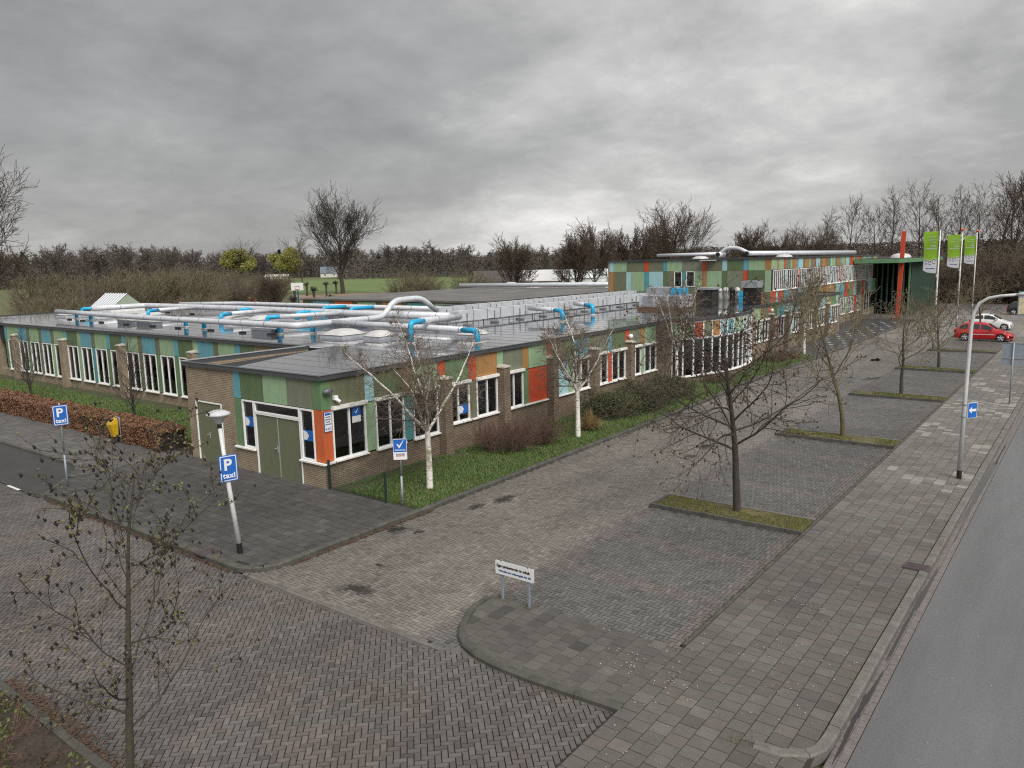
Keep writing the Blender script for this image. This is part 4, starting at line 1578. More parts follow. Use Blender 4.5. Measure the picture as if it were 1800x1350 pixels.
b.box(0.041, 0.043, 0.09, 0.14, 2.05, 2.09)
b.build('lettering', m_inkb, s)
for (cx_, cz_, nm) in ((-3.86, 1.72, 0), (-0.62, 1.70, 1)):
    pass


def sticker(F, u0, u1, z0, z1, label):
    o = tag(empty('window_sticker', F((u0 + u1) / 2, z0, -0.03)), label, 'sticker')
    b = MB()
    b.fbox(F, u0, u1, z0, z1, -0.031, -0.027)
    b.build('blue_sheet', m_signblue, o)
    um, zm = (u0 + u1) / 2, (z0 + z1) / 2
    w_ = u1 - u0
    h_ = z1 - z0
    b = MB()
    P_ = [(u0, zm + 0.45 * h_), (u0 + 0.38 * w_, zm + 0.30 * h_), (u0 + 0.55 * w_, zm), (u0 + 0.36 * w_, zm - 0.42 * h_), (u0, zm - 0.45 * h_)]
    b.face([F(q[0], q[1], -0.0255) for q in P_])
    b.build('white_hand', m_signwhite, o)


sticker(FF, -4.32, -3.83, 1.72, 2.08, 'blue and white sticker in the narrow window left of the double doors')
sticker(FF, -1.04, -0.53, 1.60, 1.96, 'blue and white sticker in the narrow window right of the double doors')
sticker(FR, 6.72, 7.20, 1.42, 1.78, 'blue and white sticker low in the second facade bay window')
st_ = tag(empty('window_notice', (0, 1.5, 2.2)), 'blue tick-mark notice stuck high in the first long-facade window', 'sticker')
b = MB()
b.fbox(FR, 1.28, 1.66, 2.28, 2.60, -0.031, -0.027)
b.build('blue_sheet', m_signblue, st_)
b = MB()
b.fbox(FR, 1.28, 1.66, 2.06, 2.28, -0.031, -0.027)
b.build('white_sheet', m_signwhite, st_)
b = MB()
for (p, q) in (((1.39, 2.46), (1.45, 2.38)), ((1.45, 2.38), (1.56, 2.56))):
    b.tube([FR(p[0], p[1], -0.022), FR(q[0], q[1], -0.022)], 0.014, 4)
b.build('tick_mark', m_signwhite, st_)
for y_ in (20.18, 41.9):
    b = MB()
    b.tube([(0.02, y_, 3.32), (0.15, y_, 3.32)], 0.05, 8)
    b.lathe((0.2, y_, 3.2), [(0.0, 0.0), (0.09, 0.02), (0.12, 0.1), (0.10, 0.2), (0.0, 0.24)], 10)
    tag(b.build('bulkhead_lamp', m_wframe, None, True), 'round white bulkhead lamp above a pilaster %s' % ('near the curved bay' if y_ < 30 else 'beyond the curved bay'), 'lamp')
b = MB()
b.box(-8.9, -7.6, 49.3, 49.98, 7.02, 7.08)
tag(b.build('wall_light', m_metal), 'flat grey floodlight under the roof edge of the upper storey', 'lamp')
# ------------------------------------------------------------------ roof services
m_rib = material('duct joint band', (0.26, 0.28, 0.31), 0.4, metal=0.5)
m_block = material('rubber support block', (0.02, 0.018, 0.018), 0.8)
m_unit = material('grey roof unit', (0.30, 0.32, 0.35), 0.5, metal=0.2, nscale=2, namt=0.15)


def smooth_path(pts, r=0.35, n=5):
    """round the corners of a polyline"""
    P = [Vector(p) for p in pts]
    out_ = [P[0]]
    for i in range(1, len(P) - 1):
        a, b_, c = P[i - 1], P[i], P[i + 1]
        d0, d1 = (a - b_), (c - b_)
        rr = min(r, d0.length * 0.45, d1.length * 0.45)
        s_, e_ = b_ + d0.normalized() * rr, b_ + d1.normalized() * rr
        for q in range(n + 1):
            t = q / n
            out_.append((1 - t) ** 2 * s_ + 2 * t * (1 - t) * b_ + t * t * e_)
    out_.append(P[-1])
    return out_


def duct(label, pts, r, risers=(), supports=(), bands=2.2, name='ventilation_pipe'):
    root = tag(empty(name, (pts[0][0], pts[0][1], ZR)), label, 'pipe', 'ventilation pipes on the flat roof')
    b = MB()
    path = smooth_path(pts, 0.55, 5)
    b.tube(path, r, 14)
    b.build('pipe_run', m_metal, root, True)
    # joint bands
    acc = 0.0
    for i in range(1, len(path)):
        seg = (path[i] - path[i - 1])
        ln = seg.length
        while acc + bands < ln + 1e-9 and ln > 0.6:
            acc += bands
            p = path[i - 1] + seg * (acc / ln)
            d_ = seg.normalized() * 0.02
            bb = MB()
            bb.tube([p - d_, p + d_], r + 0.012, 14)
            bb.build('joint_band', m_rib, root)
        acc = 0.0 if ln > 0.6 else acc
    for (p0, p1) in risers:          # blue elbow: from roof point p0 up and over to pipe point p1
        bb = MB()
        p0, p1 = Vector(p0), Vector(p1)
        rp = smooth_path([(p0.x, p0.y, ZR + 0.02), (p0.x, p0.y, p1.z), tuple(p1)], 0.28, 6)
        bb.tube(rp, 0.13, 12)
        e_ = bb.build('blue_riser', m_bpipe, root, True)
        bb = MB()
        bb.lathe((p0.x, p0.y, ZR + 0.004), [(0.2, 0), (0.2, 0.03), (0.13, 0.05), (0.13, 0.08)], 12)
        bb.build('flashing', m_dome, e_)
    for (sx_, sy_) in supports:
        zp = None
        best = min(path, key=lambda q: (q.x - sx_) ** 2 + (q.y - sy_) ** 2)
        bb = MB()
        bb.box(sx_ - 0.22, sx_ + 0.22, sy_ - 0.09, sy_ + 0.09, ZR + 0.003, ZR + 0.085)
        o = bb.build('support_block', m_block, root)
        bb = MB()
        bb.tube([(sx_, sy_, ZR + 0.086), (sx_, sy_, pts[0][2] - r * 0.9)], 0.014, 5)
        bb.build('support_rod', m_steel, o)
    return root


ZPI = 4.33
duct('longest grey pipe along the near edge of the wing roof, turning up over the others',
     [(-44.4, 10.4, ZPI), (-37.8, 9.9, ZPI), (-31.4, 9.35, ZPI), (-12.9, 8.85, ZPI), (-13.05, 15.1, ZPI), (-13.0, 15.9, 5.25), (-12.9, 18.1, 5.3), (-12.9, 19.4, 4.45)], 0.165,
     risers=[((-42.0, 10.8, 0), (-41.2, 10.3, ZPI)), ((-38.8, 10.4, 0), (-38.0, 10.0, ZPI)), ((-22.4, 9.5, 0), (-21.8, 9.15, ZPI)), ((-15.0, 9.4, 0), (-14.4, 8.95, ZPI)), ((-25.1, 9.9, 0), (-24.5, 9.25, ZPI)), ((-13.6, 10.5, 0), (-13.0, 10.4, ZPI))],
     supports=[(-41.6, 10.1), (-38.9, 9.85), (-35.5, 9.6), (-31.4, 9.3), (-27.9, 9.25), (-24.7, 9.15), (-21.0, 9.05), (-17.7, 8.95), (-15.1, 8.9)])
duct('thick grey main pipe crossing the middle of the wing roof', [(-45.6, 13.6, ZPI), (-45.5, 18.0, ZPI), (-30.0, 17.95, ZPI), (-17.6, 16.9, ZPI), (-9.6, 16.9, 4.35)], 0.215,
     risers=[((-46.5, 13.2, 0), (-45.6, 14.0, ZPI)), ((-30.1, 17.0, 0), (-29.6, 17.6, ZPI)), ((-22.3, 16.1, 0), (-21.9, 16.9, ZPI))], supports=[(-42, 18.0), (-37.6, 17.6), (-33, 17.9), (-27, 17.6), (-20, 17.0), (-14, 16.9)])
duct('short grey pipe with a blue elbow joining the main pipe left of centre', [(-36.8, 14.0, ZPI), (-37.0, 17.6, ZPI)], 0.14, risers=[((-36.3, 13.4, 0), (-36.7, 14.4, ZPI))], supports=[(-36.4, 15.4)])
duct('second short grey pipe with a blue elbow running to the main pipe', [(-26.4, 13.4, ZPI), (-26.6, 17.4, ZPI)], 0.14, risers=[((-25.9, 12.8, 0), (-26.3, 13.8, ZPI))])
duct('third short grey pipe with a blue elbow behind the dome pair', [(-20.0, 13.1, ZPI), (-18.9, 16.7, ZPI)], 0.14, risers=[((-20.6, 12.6, 0), (-19.9, 13.5, ZPI)), ((-20.9, 16.0, 0), (-20.2, 16.4, ZPI))], supports=[(-19.6, 14.5)])
duct('farthest grey pipe along the back of the wing roof', [(-44.6, 20.6, ZPI), (-39.3, 22.9, ZPI), (-29.5, 22.6, ZPI), (-14.0, 22.4, ZPI)], 0.155,
     risers=[((-25.2, 20.6, 0), (-24.8, 22.4, ZPI)), ((-22.2, 20.6, 0), (-21.8, 22.4, ZPI))], supports=[(-40, 22.6), (-35, 22.7), (-30, 22.6), (-24, 22.5)])
duct('thin pipe ending in a blue downward elbow near the long roof edge', [(-13.0, 11.25, ZPI), (-8.2, 11.05, ZPI), (-2.9, 10.6, ZPI)], 0.14, risers=[((-2.1, 10.4, 0), (-3.2, 10.62, ZPI))], supports=[(-11.5, 11.2), (-7.0, 11.0)])
duct('raised short pipe with a tall blue elbow behind the first birch', [(-5.05, 9.9, 4.72), (-6.2, 12.6, 4.6), (-8.2, 16.2, 4.4)], 0.16, risers=[((-4.9, 9.1, 0), (-5.05, 10.1, 4.72))])
duct('short pipe with a blue elbow leaving the box duct behind the second birch', [(-8.6, 23.2, 4.45), (-6.0, 22.6, 4.40)], 0.14, risers=[((-5.5, 22.3, 0), (-6.3, 22.65, 4.4))])
duct('far short pipe with a blue elbow beside the box duct', [(-8.6, 28.4, 4.45), (-7.2, 27.8, 4.40)], 0.14, risers=[((-6.6, 27.5, 0), (-7.4, 27.85, 4.4))])


def boxduct(label, x, y0, y1, w_, z0, z1, kink=0.0):
    root = tag(empty('box_duct', (x, y0, ZR)), label, 'duct', 'rectangular roof ducts')
    y = y0
    i = 0
    while y < y1 - 0.1:
        e_ = min(y + 1.25, y1)
        b = MB()
        b.box(x - w_ / 2, x + w_ / 2, y + 0.008, e_ - 0.008, z0, z1)
        b.build('duct_section', m_ducts, root)
        b = MB()
        b.box(x - w_ / 2 - 0.02, x + w_ / 2 + 0.02, e_ - 0.02, e_ + 0.02, z0 - 0.02, z1 + 0.02)
        b.build('duct_flange', m_rib, root)
        if i % 2 == 0:
            b = MB()
            b.box(x - w_ / 2 - 0.08, x - w_ / 2 - 0.04, y + 0.6, y + 0.64, ZR, z0 + 0.45)
            b.box(x + w_ / 2 + 0.04, x + w_ / 2 + 0.08, y + 0.6, y + 0.64, ZR, z0 + 0.45)
            b.box(x - w_ / 2 - 0.08, x + w_ / 2 + 0.08, y + 0.6, y + 0.64, z0 - 0.06, z0 - 0.02)
            b.box(x + w_ / 2 - 0.2, x + w_ / 2 + 0.3, y + 0.5, y + 0.74, ZR + 0.003, ZR + 0.08)
            b.build('duct_stand', m_rib, root)
        y = e_
        i += 1
    return root


boxduct('near grey box duct on stands running along the roof towards the units', -9.3, 17.0, 39.5, 0.75, 4.05, 4.62)
boxduct('far grey box duct parallel behind the near one', -13.2, 19.6, 45.0, 0.75, 4.05, 4.60)


def dome(label, x, y, s, h=0.27):
    root = tag(empty('skylight_dome', (x, y, ZR)), label, 'skylight', 'roof skylights')
    b = MB()
    b.hexa([(x - s, y - s, ZR), (x + s, y - s, ZR), (x + s, y + s, ZR), (x - s, y + s, ZR), (x - s * 0.92, y - s * 0.92, ZR + 0.15), (x + s * 0.92, y - s * 0.92, ZR + 0.15), (x + s * 0.92, y + s * 0.92, ZR + 0.15), (x - s * 0.92, y + s * 0.92, ZR + 0.15)])
    b.build('upstand', m_unit, root)
    b = MB()
    n = 8
    s2 = s * 0.97
    g_ = []
    for i in range(n + 1):
        for j in range(n + 1):
            u, v = -1 + 2 * i / n, -1 + 2 * j / n
            g_.append((x + u * s2, y + v * s2, ZR + 0.16 + h * (1 - u ** 4) * (1 - v ** 4) * (1 - 0.35 * (u * u + v * v) / 2)))
    b.v = g_
    for i in range(n):
        for j in range(n):
            b.f.append((i * (n + 1) + j, (i + 1) * (n + 1) + j, (i + 1) * (n + 1) + j + 1, i * (n + 1) + j + 1))
            b.m.append(0)
    b.build('dome', m_dome, root, True)
    return root


for lab, x, y, s in (('white roof dome at the far left end of the wing', -46.0, 12.2, 0.9), ('white roof dome left of the short blue elbow', -38.4, 14.6, 0.85), ('left dome of the white pair in mid roof', -27.2, 14.8, 0.75),
                     ('right dome of the white pair in mid roof', -24.6, 15.0, 0.75), ('large white dome behind the corner block roof', -10.4, 9.9, 0.85), ('small white dome right of the large dome', -7.9, 10.0, 0.6),
                     ('white dome behind the thin pipe near the birch', -4.2, 12.6, 0.6), ('distant white dome behind the ducts', -17.0, 31.0, 0.9)):
    dome(lab, x, y, s)
for lab, x, y in (('left flat grey roof hatch behind the front pipe', -32.5, 10.1), ('right flat grey roof hatch behind the front pipe', -29.6, 9.95), ('flat dark roof hatch under the front pipe', -16.0, 9.35)):
    root = tag(empty('roof_hatch', (x, y, ZR)), lab, 'roof hatch')
    b = MB()
    b.box(x - 0.85, x + 0.85, y - 0.42, y + 0.42, ZR, ZR + 0.22)
    b.build('upstand', m_rib, root)
    b = MB()
    b.box(x - 0.9, x + 0.9, y - 0.46, y + 0.46, ZR + 0.222, ZR + 0.29)
    b.build('lid', m_dome if 'grey' in lab else m_unit, root)
# lantern rooflight
lan = tag(empty('roof_lantern', (-46, 17, ZR)), 'glazed gable-shaped roof lantern with white ribs at the far left', 'skylight')
x0_, x1_, yb0, yb1, zr_ = -53.4, -49.6, 17.0, 20.0, ZR + 1.5
b = MB()
b.face([(x0_, yb0, ZR + 0.3), (x1_, yb0, ZR + 0.3), (x1_ - 0.0, 18.5, zr_), (x0_ + 0.0, 18.5, zr_)])
b.face([(x0_, yb1, ZR + 0.3), (x1_, yb1, ZR + 0.3), (x1_, 18.5, zr_), (x0_, 18.5, zr_)])
b.build('glazing', m_dome, lan)
b = MB()
b.face([(x1_ + 0.01, yb0, ZR + 0.3), (x1_ + 0.01, yb1, ZR + 0.3), (x1_ + 0.01, 18.5, zr_)])
b.build('gable', material('pale green gable', (0.30, 0.36, 0.27), 0.5), lan)
for i in range(9):
    t = x0_ + (x1_ - x0_) * i / 8
    b = MB()
    b.tube([(t, yb0, ZR + 0.33), (t, 18.5, zr_ + 0.03)], 0.06, 4)
    b.build('rib', m_steel, lan)
b = MB()
b.box(x0_, x1_, yb0 - 0.05, yb1, ZR, ZR + 0.3)
b.build('upstand', m_wframe, lan)
# air handling units in front of the upper storey
ahu = tag(empty('air_handling_unit', (-4.5, 33, ZR)), 'large galvanised air handling unit on a rusty frame beside the curved bay roof', 'roof unit')
b = MB()
b.box(-6.0, -2.9, 32.7, 34.6, ZR + 0.22, ZR + 1.05)
b.build('cabinet', m_ducts, ahu)
b = MB()
b.box(-5.6, -3.9, 33.0, 34.8, ZR + 1.053, ZR + 1.55)
b.build('upper_cabinet', m_unit, ahu)
b = MB()
b.box(-6.1, -2.8, 32.6, 34.7, ZR, ZR + 0.2)
b.build('base_frame', material('rusty steel', (0.14, 0.07, 0.035), 0.8, nscale=5, namt=0.4), ahu)
for q in range(3):
    b = MB()
    b.box(-5.7 + q * 1.0, -4.9 + q * 1.0, 32.66, 32.70, ZR + 0.3, ZR + 0.98)
    b.build('access_panel', m_unit, ahu)
b = MB()
b.box(-3.85, -3.1, 33.1, 34.4, ZR + 1.053, ZR + 1.5)
b.build('blue_cowl', m_bpipe, ahu)
u2 = tag(empty('roof_fan_unit', (-2.9, 37.3, ZR)), 'dark boxy fan unit on the roof left of the white cowls', 'roof unit')
b = MB()
b.box(-3.6, -2.4, 36.8, 38.0, ZR, ZR + 1.25)
b.build('cabinet', m_block, u2)
b = MB()
b.box(-3.7, -2.3, 36.7, 38.1, ZR + 1.253, ZR + 1.4)
b.build('lid', m_unit, u2)
for q, (x, y) in enumerate(((-5.35, 45.5), (-4.85, 45.6), (-4.4, 45.7), (-3.95, 45.8))):
    b = MB()
    b.tube(smooth_path([(x, y, ZR), (x, y, ZR + 0.75), (x, y - 0.3, ZR + 0.95)], 0.2), 0.20, 12)
    tag(b.build('roof_cowl', m_dome if q != 2 else m_block, None, True), ['leftmost white bent roof cowl before the upper storey', 'second white bent roof cowl before the upper storey', 'dark bent roof cowl between white ones', 'rightmost white bent roof cowl next to the blue crate'][q], 'roof cowl')
cr = tag(empty('blue_crate', (-3.3, 45.3, ZR)), 'blue plastic crate stack on the roof next to the white cowls', 'crate')
for q in range(2):
    b = MB()
    b.box(-3.6, -3.0, 45.0, 45.6, ZR + 0.4 * q, ZR + 0.4 * q + 0.37)
    b.build('crate', m_bpipe, cr)
cmp_ = tag(empty('cooling_unit', (-1.0, 40.8, ZR)), 'black cabinet with a grey lid and an aerial standing at the roof edge', 'roof unit')
b = MB()
b.box(-1.5, -0.5, 40.4, 41.4, ZR, ZR + 1.25)
b.build('cabinet', m_black, cmp_)
b = MB()
b.box(-1.6, -0.4, 40.3, 41.5, ZR + 1.253, ZR + 1.75)
b.build('lid', m_unit, cmp_)
b = MB()
b.tube([(-1.3, 40.6, ZR + 1.75), (-1.3, 40.6, ZR + 2.6)], 0.02, 5)
b.build('aerial', m_black, cmp_)
# pipes on the upper storey
rp = tag(empty('upper_roof_pipe', (-9, 55, 7.13)), 'pale pipe run with a hump lying along the roof of the upper storey', 'pipe')
b = MB()
b.tube([(-15.9, 55, 7.62), (-9.0, 55, 7.64)], 0.15, 12)
b.tube([(-6.6, 55, 7.60), (-3.0, 78, 7.5)], 0.22, 12)
b.tube(smooth_path([(-9.4, 54.9, 7.65), (-8.7, 54.9, 8.15), (-7.6, 54.9, 8.15), (-6.6, 54.9, 7.65)], 0.5), 0.16, 12)
b.build('pipe_run', m_metal, rp, True)
b = MB()
b.tube([(-9.3, 54.3, 7.55), (-9.3, 55.6, 7.55)], 0.26, 14)
b.build('left_end', m_metal, rp, True)
b = MB()
b.tube([(-9.3, 54.28, 7.55), (-9.3, 54.295, 7.55)], 0.22, 14)
b.build('left_opening', m_black, rp)
b = MB()
b.tube([(-6.65, 54.55, 7.6), (-6.65, 54.565, 7.6)], 0.20, 14)
b.build('right_opening', m_black, rp)
for lab, x, y in (('low white dome on the upper roof left of the pipe hump', -12.0, 56.5), ('low white dome on the upper roof right of the pipe hump', -5.0, 60.0)):
    b = MB()
    b.lathe((x, y, 7.13), [(0.8, 0), (0.75, 0.18), (0.45, 0.3), (0.0, 0.34)], 14)
    tag(b.build('skylight_dome', m_dome, None, True), lab, 'skylight')

# ------------------------------------------------------------------ signs and street furniture
m_lampgrey = material('light grey lamp paint', (0.52, 0.53, 0.55), 0.45, nscale=5, namt=0.08, fine=(30, 0.08))
m_lampwhite = material('white lamp post paint', (0.62, 0.63, 0.63), 0.5, nscale=2.0, namt=0.14, fine=(15, 0.15))
m_greypost = material('grey sign post', (0.27, 0.31, 0.36), 0.5, metal=0.3, nscale=5, namt=0.12)


def plate(o, c, ud, w_, h_, mat, r=0.03, t=0.012, off=0.0, name='plate'):
    """rounded plate: c = lower middle of the front face, ud = horizontal direction, front normal = ud x up"""
    ud = Vector(ud).normalized()
    n_ = Vector((ud.y, -ud.x, 0))
    c = Vector(c) + n_ * off
    pts = []
    for (sx_, sy_, a0_) in ((1, 0, -90), (1, 1, 0), (-1, 1, 90), (-1, 0, 180)):
        for q in range(4):
            a = R(a0_ + 30 * q)
            px = sx_ * (w_ / 2 - r) + r * math.cos(a)
            pz = (h_ - r if sy_ else r) + r * math.sin(a)
            pts.append((px, pz))
    b = MB()
    fr_ = [c + ud * p[0] + Vector((0, 0, p[1])) for p in pts]
    bk = [q - n_ * t for q in fr_]
    b.face(fr_)
    b.face(bk[::-1])
    n = len(pts)
    for i in range(n):
        j = (i + 1) % n
        b.face([fr_[i], bk[i], bk[j], fr_[j]])
    return b.build(name, mat, o)


def parking_sign(o, c, ud):
    ud = Vector(ud).normalized()
    n_ = Vector((ud.y, -ud.x, 0))
    W_, H_ = 0.45, 0.68
    pl_ = plate(o, c, ud, W_, H_, m_signblue, 0.035, 0.015)
    plate(o, Vector(c) + Vector((0, 0, 0.02)), ud, W_ - 0.04, H_ - 0.04, m_signwhite, 0.03, 0.002, 0.003, 'white_border')
    plate(o, Vector(c) + Vector((0, 0, 0.042)), ud, W_ - 0.084, H_ - 0.084, m_signblue, 0.02, 0.002, 0.006, 'blue_field')
    base = Vector(c) + n_ * 0.008
    text_part('P', 0.40, m_signwhite, frame4(base + Vector((0, 0, 0.30)) - ud * 0.02, ud, (0, 0, 1)), o, 'letter_p', 'CENTER', 0.012)
    text_part('taxi', 0.19, m_signwhite, frame4(base + Vector((0, 0, 0.095)), ud, (0, 0, 1)), o, 'lettering', 'CENTER', 0.006, 1.1)


UD = (0.25, 0.97, 0)
s = tag(empty('taxi_sign', (-7.74, -4.74, 0.09)), 'blue P taxi sign on its own thin grey post by the taxi bay', 'sign')
b = MB()
b.tube([(-7.74, -4.74, 0.05), (-7.72, -4.74, 1.25)], 0.035, 10)
b.tube([(-7.72, -4.74, 1.25), (-7.70, -4.73, 2.98)], 0.028, 10)
b.build('post', m_greypost, s, True)
b = MB()
b.tube([(-7.72, -4.74, 1.22), (-7.72, -4.74, 1.28)], 0.045, 10)
b.build('collar', m_steel, s)
parking_sign(s, (-7.64, -4.75, 2.24), UD)
# pedestrian lamp with taxi sign
lp = tag(empty('mushroom_lamp', (2.68, -4.98, 0.09)), 'white tapered lamp post with a grey mushroom head at the forecourt corner', 'street lamp')
tip = Vector((2.44, -5.10, 3.36))
b = MB()
b.tube([(2.68, -4.98, 0.36), (2.55, -5.045, 1.8), tuple(tip)], [0.068, 0.058, 0.045], 14)
b.build('post', m_lampwhite, lp, True)
b = MB()
b.tube([(2.69, -4.975, 0.06), (2.68, -4.98, 0.36)], 0.070, 14)
b.build('black_foot', m_black, lp)
b = MB()
b.tube([tuple(tip), (2.43, -5.105, 3.46)], 0.055, 12)
b.build('neck', m_black, lp)
b = MB()
b.lathe((2.43, -5.105, 3.46), [(0.05, 0.0), (0.09, 0.03), (0.14, 0.13), (0.26, 0.22), (0.30, 0.25), (0.27, 0.29), (0.12, 0.35), (0.0, 0.36)], 24)
b.build('mushroom_head', m_lampgrey, lp, True)
s = tag(empty('taxi_sign', (2.56, -5.0, 2.0)), 'blue P taxi sign clamped to the white mushroom lamp post', 'sign')
parking_sign(s, (2.62, -5.06, 2.0), UD)
b = MB()
b.tube([(2.535, -5.05, 2.10), (2.535, -5.05, 2.14)], 0.075, 12)
b.tube([(2.505, -5.07, 2.52), (2.505, -5.07, 2.56)], 0.07, 12)
b.build('clamp', m_steel, s)
# smoke-free sign
s = tag(empty('tick_mark_sign', (3.36, 0.17, 0.06)), 'blue and white tick-mark sign on a thin grey post in the grass strip', 'sign')
b = MB()
b.tube([(3.36, 0.17, 0.0), (3.36, 0.17, 1.0)], 0.034, 10)
b.tube([(3.36, 0.17, 1.0), (3.36, 0.17, 2.12)], 0.024, 10)
b.build('post', m_greypost, s, True)
ud = Vector((0.75, 0.66, 0)).normalized()
n_ = Vector((ud.y, -ud.x, 0))
c = Vector((3.36, 0.17, 1.52)) + n_ * 0.045
plate(s, c, ud, 0.41, 0.64, m_signwhite, 0.03, 0.015)
plate(s, c + Vector((0, 0, 0.235)), ud, 0.385, 0.39, m_signblue, 0.01, 0.002, 0.003, 'blue_field')
b = MB()
b.face([c + ud * p + Vector((0, 0, q)) + n_ * 0.006 for p, q in ((-0.10, 0.475), (-0.065, 0.49), (-0.02, 0.43), (0.10, 0.595), (0.115, 0.59), (-0.005, 0.36), (-0.03, 0.36))])
b.build('tick_mark', m_signwhite, s)
text_part('ROOKVRIJ', 0.062, m_signwhite, frame4(c + n_ * 0.006 + Vector((0, 0, 0.275)), ud, (0, 0, 1)), s, 'lettering', 'CENTER', 0.0015, 1.1)
text_part('ROOKVRIJE', 0.050, m_inkb, frame4(c + n_ * 0.004 + Vector((0, 0, 0.155)), ud, (0, 0, 1)), s, 'lettering', 'CENTER', 0.0015)
text_part('GENERATIE', 0.050, m_inkr, frame4(c + n_ * 0.004 + Vector((0, 0, 0.105)), ud, (0, 0, 1)), s, 'lettering', 'CENTER', 0.0015)
# private parking sign
s = tag(empty('parking_notice_sign', (10.2, -3.28, 0.075)), 'low white notice board with black lettering on two grey legs at the corner refuge', 'sign')
for x_ in (9.92, 10.63):
    b = MB()
    b.box(x_ - 0.022, x_ + 0.022, -3.31, -3.265, 0.0, 0.97)
    b.build('leg', m_greypost, s)
    b = MB()
    b.tube([(x_, -3.30, 0.955), (x_, -3.30, 0.995)], 0.03, 8)
    b.build('clamp', m_steel, s)
ud = Vector((1, 0.0, 0))
n_ = Vector((0, -1, 0))
c = Vector((10.28, -3.325, 0.66))
plate(s, c, ud, 1.02, 0.30, m_signwhite, 0.02, 0.012)
text_part('Eigen parkeerterrein de  imbelt', 0.087, m_ink, frame4(c + n_ * 0.003 + Vector((-0.475, 0, 0.165)), ud, (0, 0, 1)), s, 'lettering', 'LEFT', 0.0022, 0.83)
text_part('Verboden voor onbevoegden Art. 461', 0.062, m_inkb, frame4(c + n_ * 0.003 + Vector((-0.42, 0, 0.065)), ud, (0, 0, 1)), s, 'lettering', 'LEFT', 0.002, 0.9)
# tall street lamp
lp = tag(empty('street_lamp', (16.51, 12.19, 0.075)), 'tall light grey street lamp with a curved arm over the road', 'street lamp')
b = MB()
arm = [(16.51, 12.19, 0.35), (16.53, 12.19, 3.0), (16.56, 12.19, 5.0), (16.60, 12.19, 5.42), (16.74, 12.18, 5.72), (16.98, 12.17, 5.88), (17.3, 12.16, 5.95), (17.72, 12.15, 5.99)]
b.tube(arm, [0.072, 0.064, 0.055, 0.052, 0.048, 0.045, 0.042, 0.040], 14)
b.build('post', m_lampgrey, lp, True)
b = MB()
b.tube([(16.51, 12.19, 0.05), (16.51, 12.19, 0.35)], 0.075, 14)
b.build('black_foot', m_black, lp)
b = MB()
b.tube([(17.68, 12.15, 5.98), (17.84, 12.14, 6.01), (18.1, 12.12, 6.03), (18.35, 12.1, 6.02), (18.52, 12.09, 6.0)], [0.05, 0.085, 0.10, 0.085, 0.03], 12)
b.v = [(x_, y_, 6.0 + (z_ - 6.0) * 0.6) for x_, y_, z_ in b.v]
b.build('luminaire', m_lampgrey, lp, True)
s = tag(empty('arrow_sign', (16.55, 12.1, 2.05)), 'small blue sign with a white arrow clamped to the tall street lamp', 'sign')
ud = Vector((0.62, 0.78, 0)).normalized()
n_ = Vector((ud.y, -ud.x, 0))
c = Vector((16.53, 12.19, 2.05)) + ud * 0.28 + n_ * 0.03
plate(s, c, ud, 0.36, 0.50, m_signwhite, 0.02, 0.02)
plate(s, c + Vector((0, 0, 0.012)), ud, 0.335, 0.476, m_signblue, 0.015, 0.002, 0.003, 'blue_field')
b = MB()
b.face([c + n_ * 0.006 + ud * p + Vector((0, 0, q)) for p, q in ((-0.14, 0.26), (-0.03, 0.37), (-0.03, 0.30), (0.14, 0.30), (0.14, 0.22), (-0.03, 0.22), (-0.03, 0.15))])
b.build('arrow', m_signwhite, s)
b = MB()
b.tube([(16.525, 12.19, 2.10), (16.525, 12.19, 2.13)], 0.095, 12)
b.tube([(16.53, 12.19, 2.50), (16.53, 12.19, 2.53)], 0.095, 12)
b.build('clamp', m_steel, s)
# back of a pair of road signs
s = tag(empty('road_sign_pair', (16.57, 27.58, 0.075)), 'grey backs of paired road signs on one post at the kerb', 'sign')
b = MB()
b.tube([(16.57, 27.58, 0.0), (16.57, 27.58, 3.0)], 0.034, 10)
b.build('post', m_greypost, s, True)
for sx_ in (-1, 1):
    for (z0_, h_) in ((2.26, 0.72), (1.92, 0.32)):
        b = MB()
        xc = 16.57 + sx_ * 0.25
        b.box(xc - 0.22, xc + 0.22, 27.62, 27.635, z0_, z0_ + h_)
        p_ = b.build('sign_back', m_greypost, s)
        b = MB()
        b.box(xc - 0.235, xc + 0.235, 27.60, 27.619, z0_ + h_ - 0.02, z0_ + h_)
        b.box(xc - 0.235, xc + 0.235, 27.60, 27.619, z0_, z0_ + 0.02)
        b.build('rim', m_steel, p_)
# flags
m_flag = material('lime green flag cloth', (0.27, 0.50, 0.03), 0.7, nscale=2, namt=0.1)
m_flagw = material('white flag cloth', (0.66, 0.66, 0.72), 0.7, nscale=2, namt=0.06)
m_ball = material('orange finial', (0.62, 0.13, 0.02), 0.4)
m_pole = material('white flagpole', (0.66, 0.65, 0.60), 0.4, nscale=1.5, namt=0.2, fine=(6, 0.2))


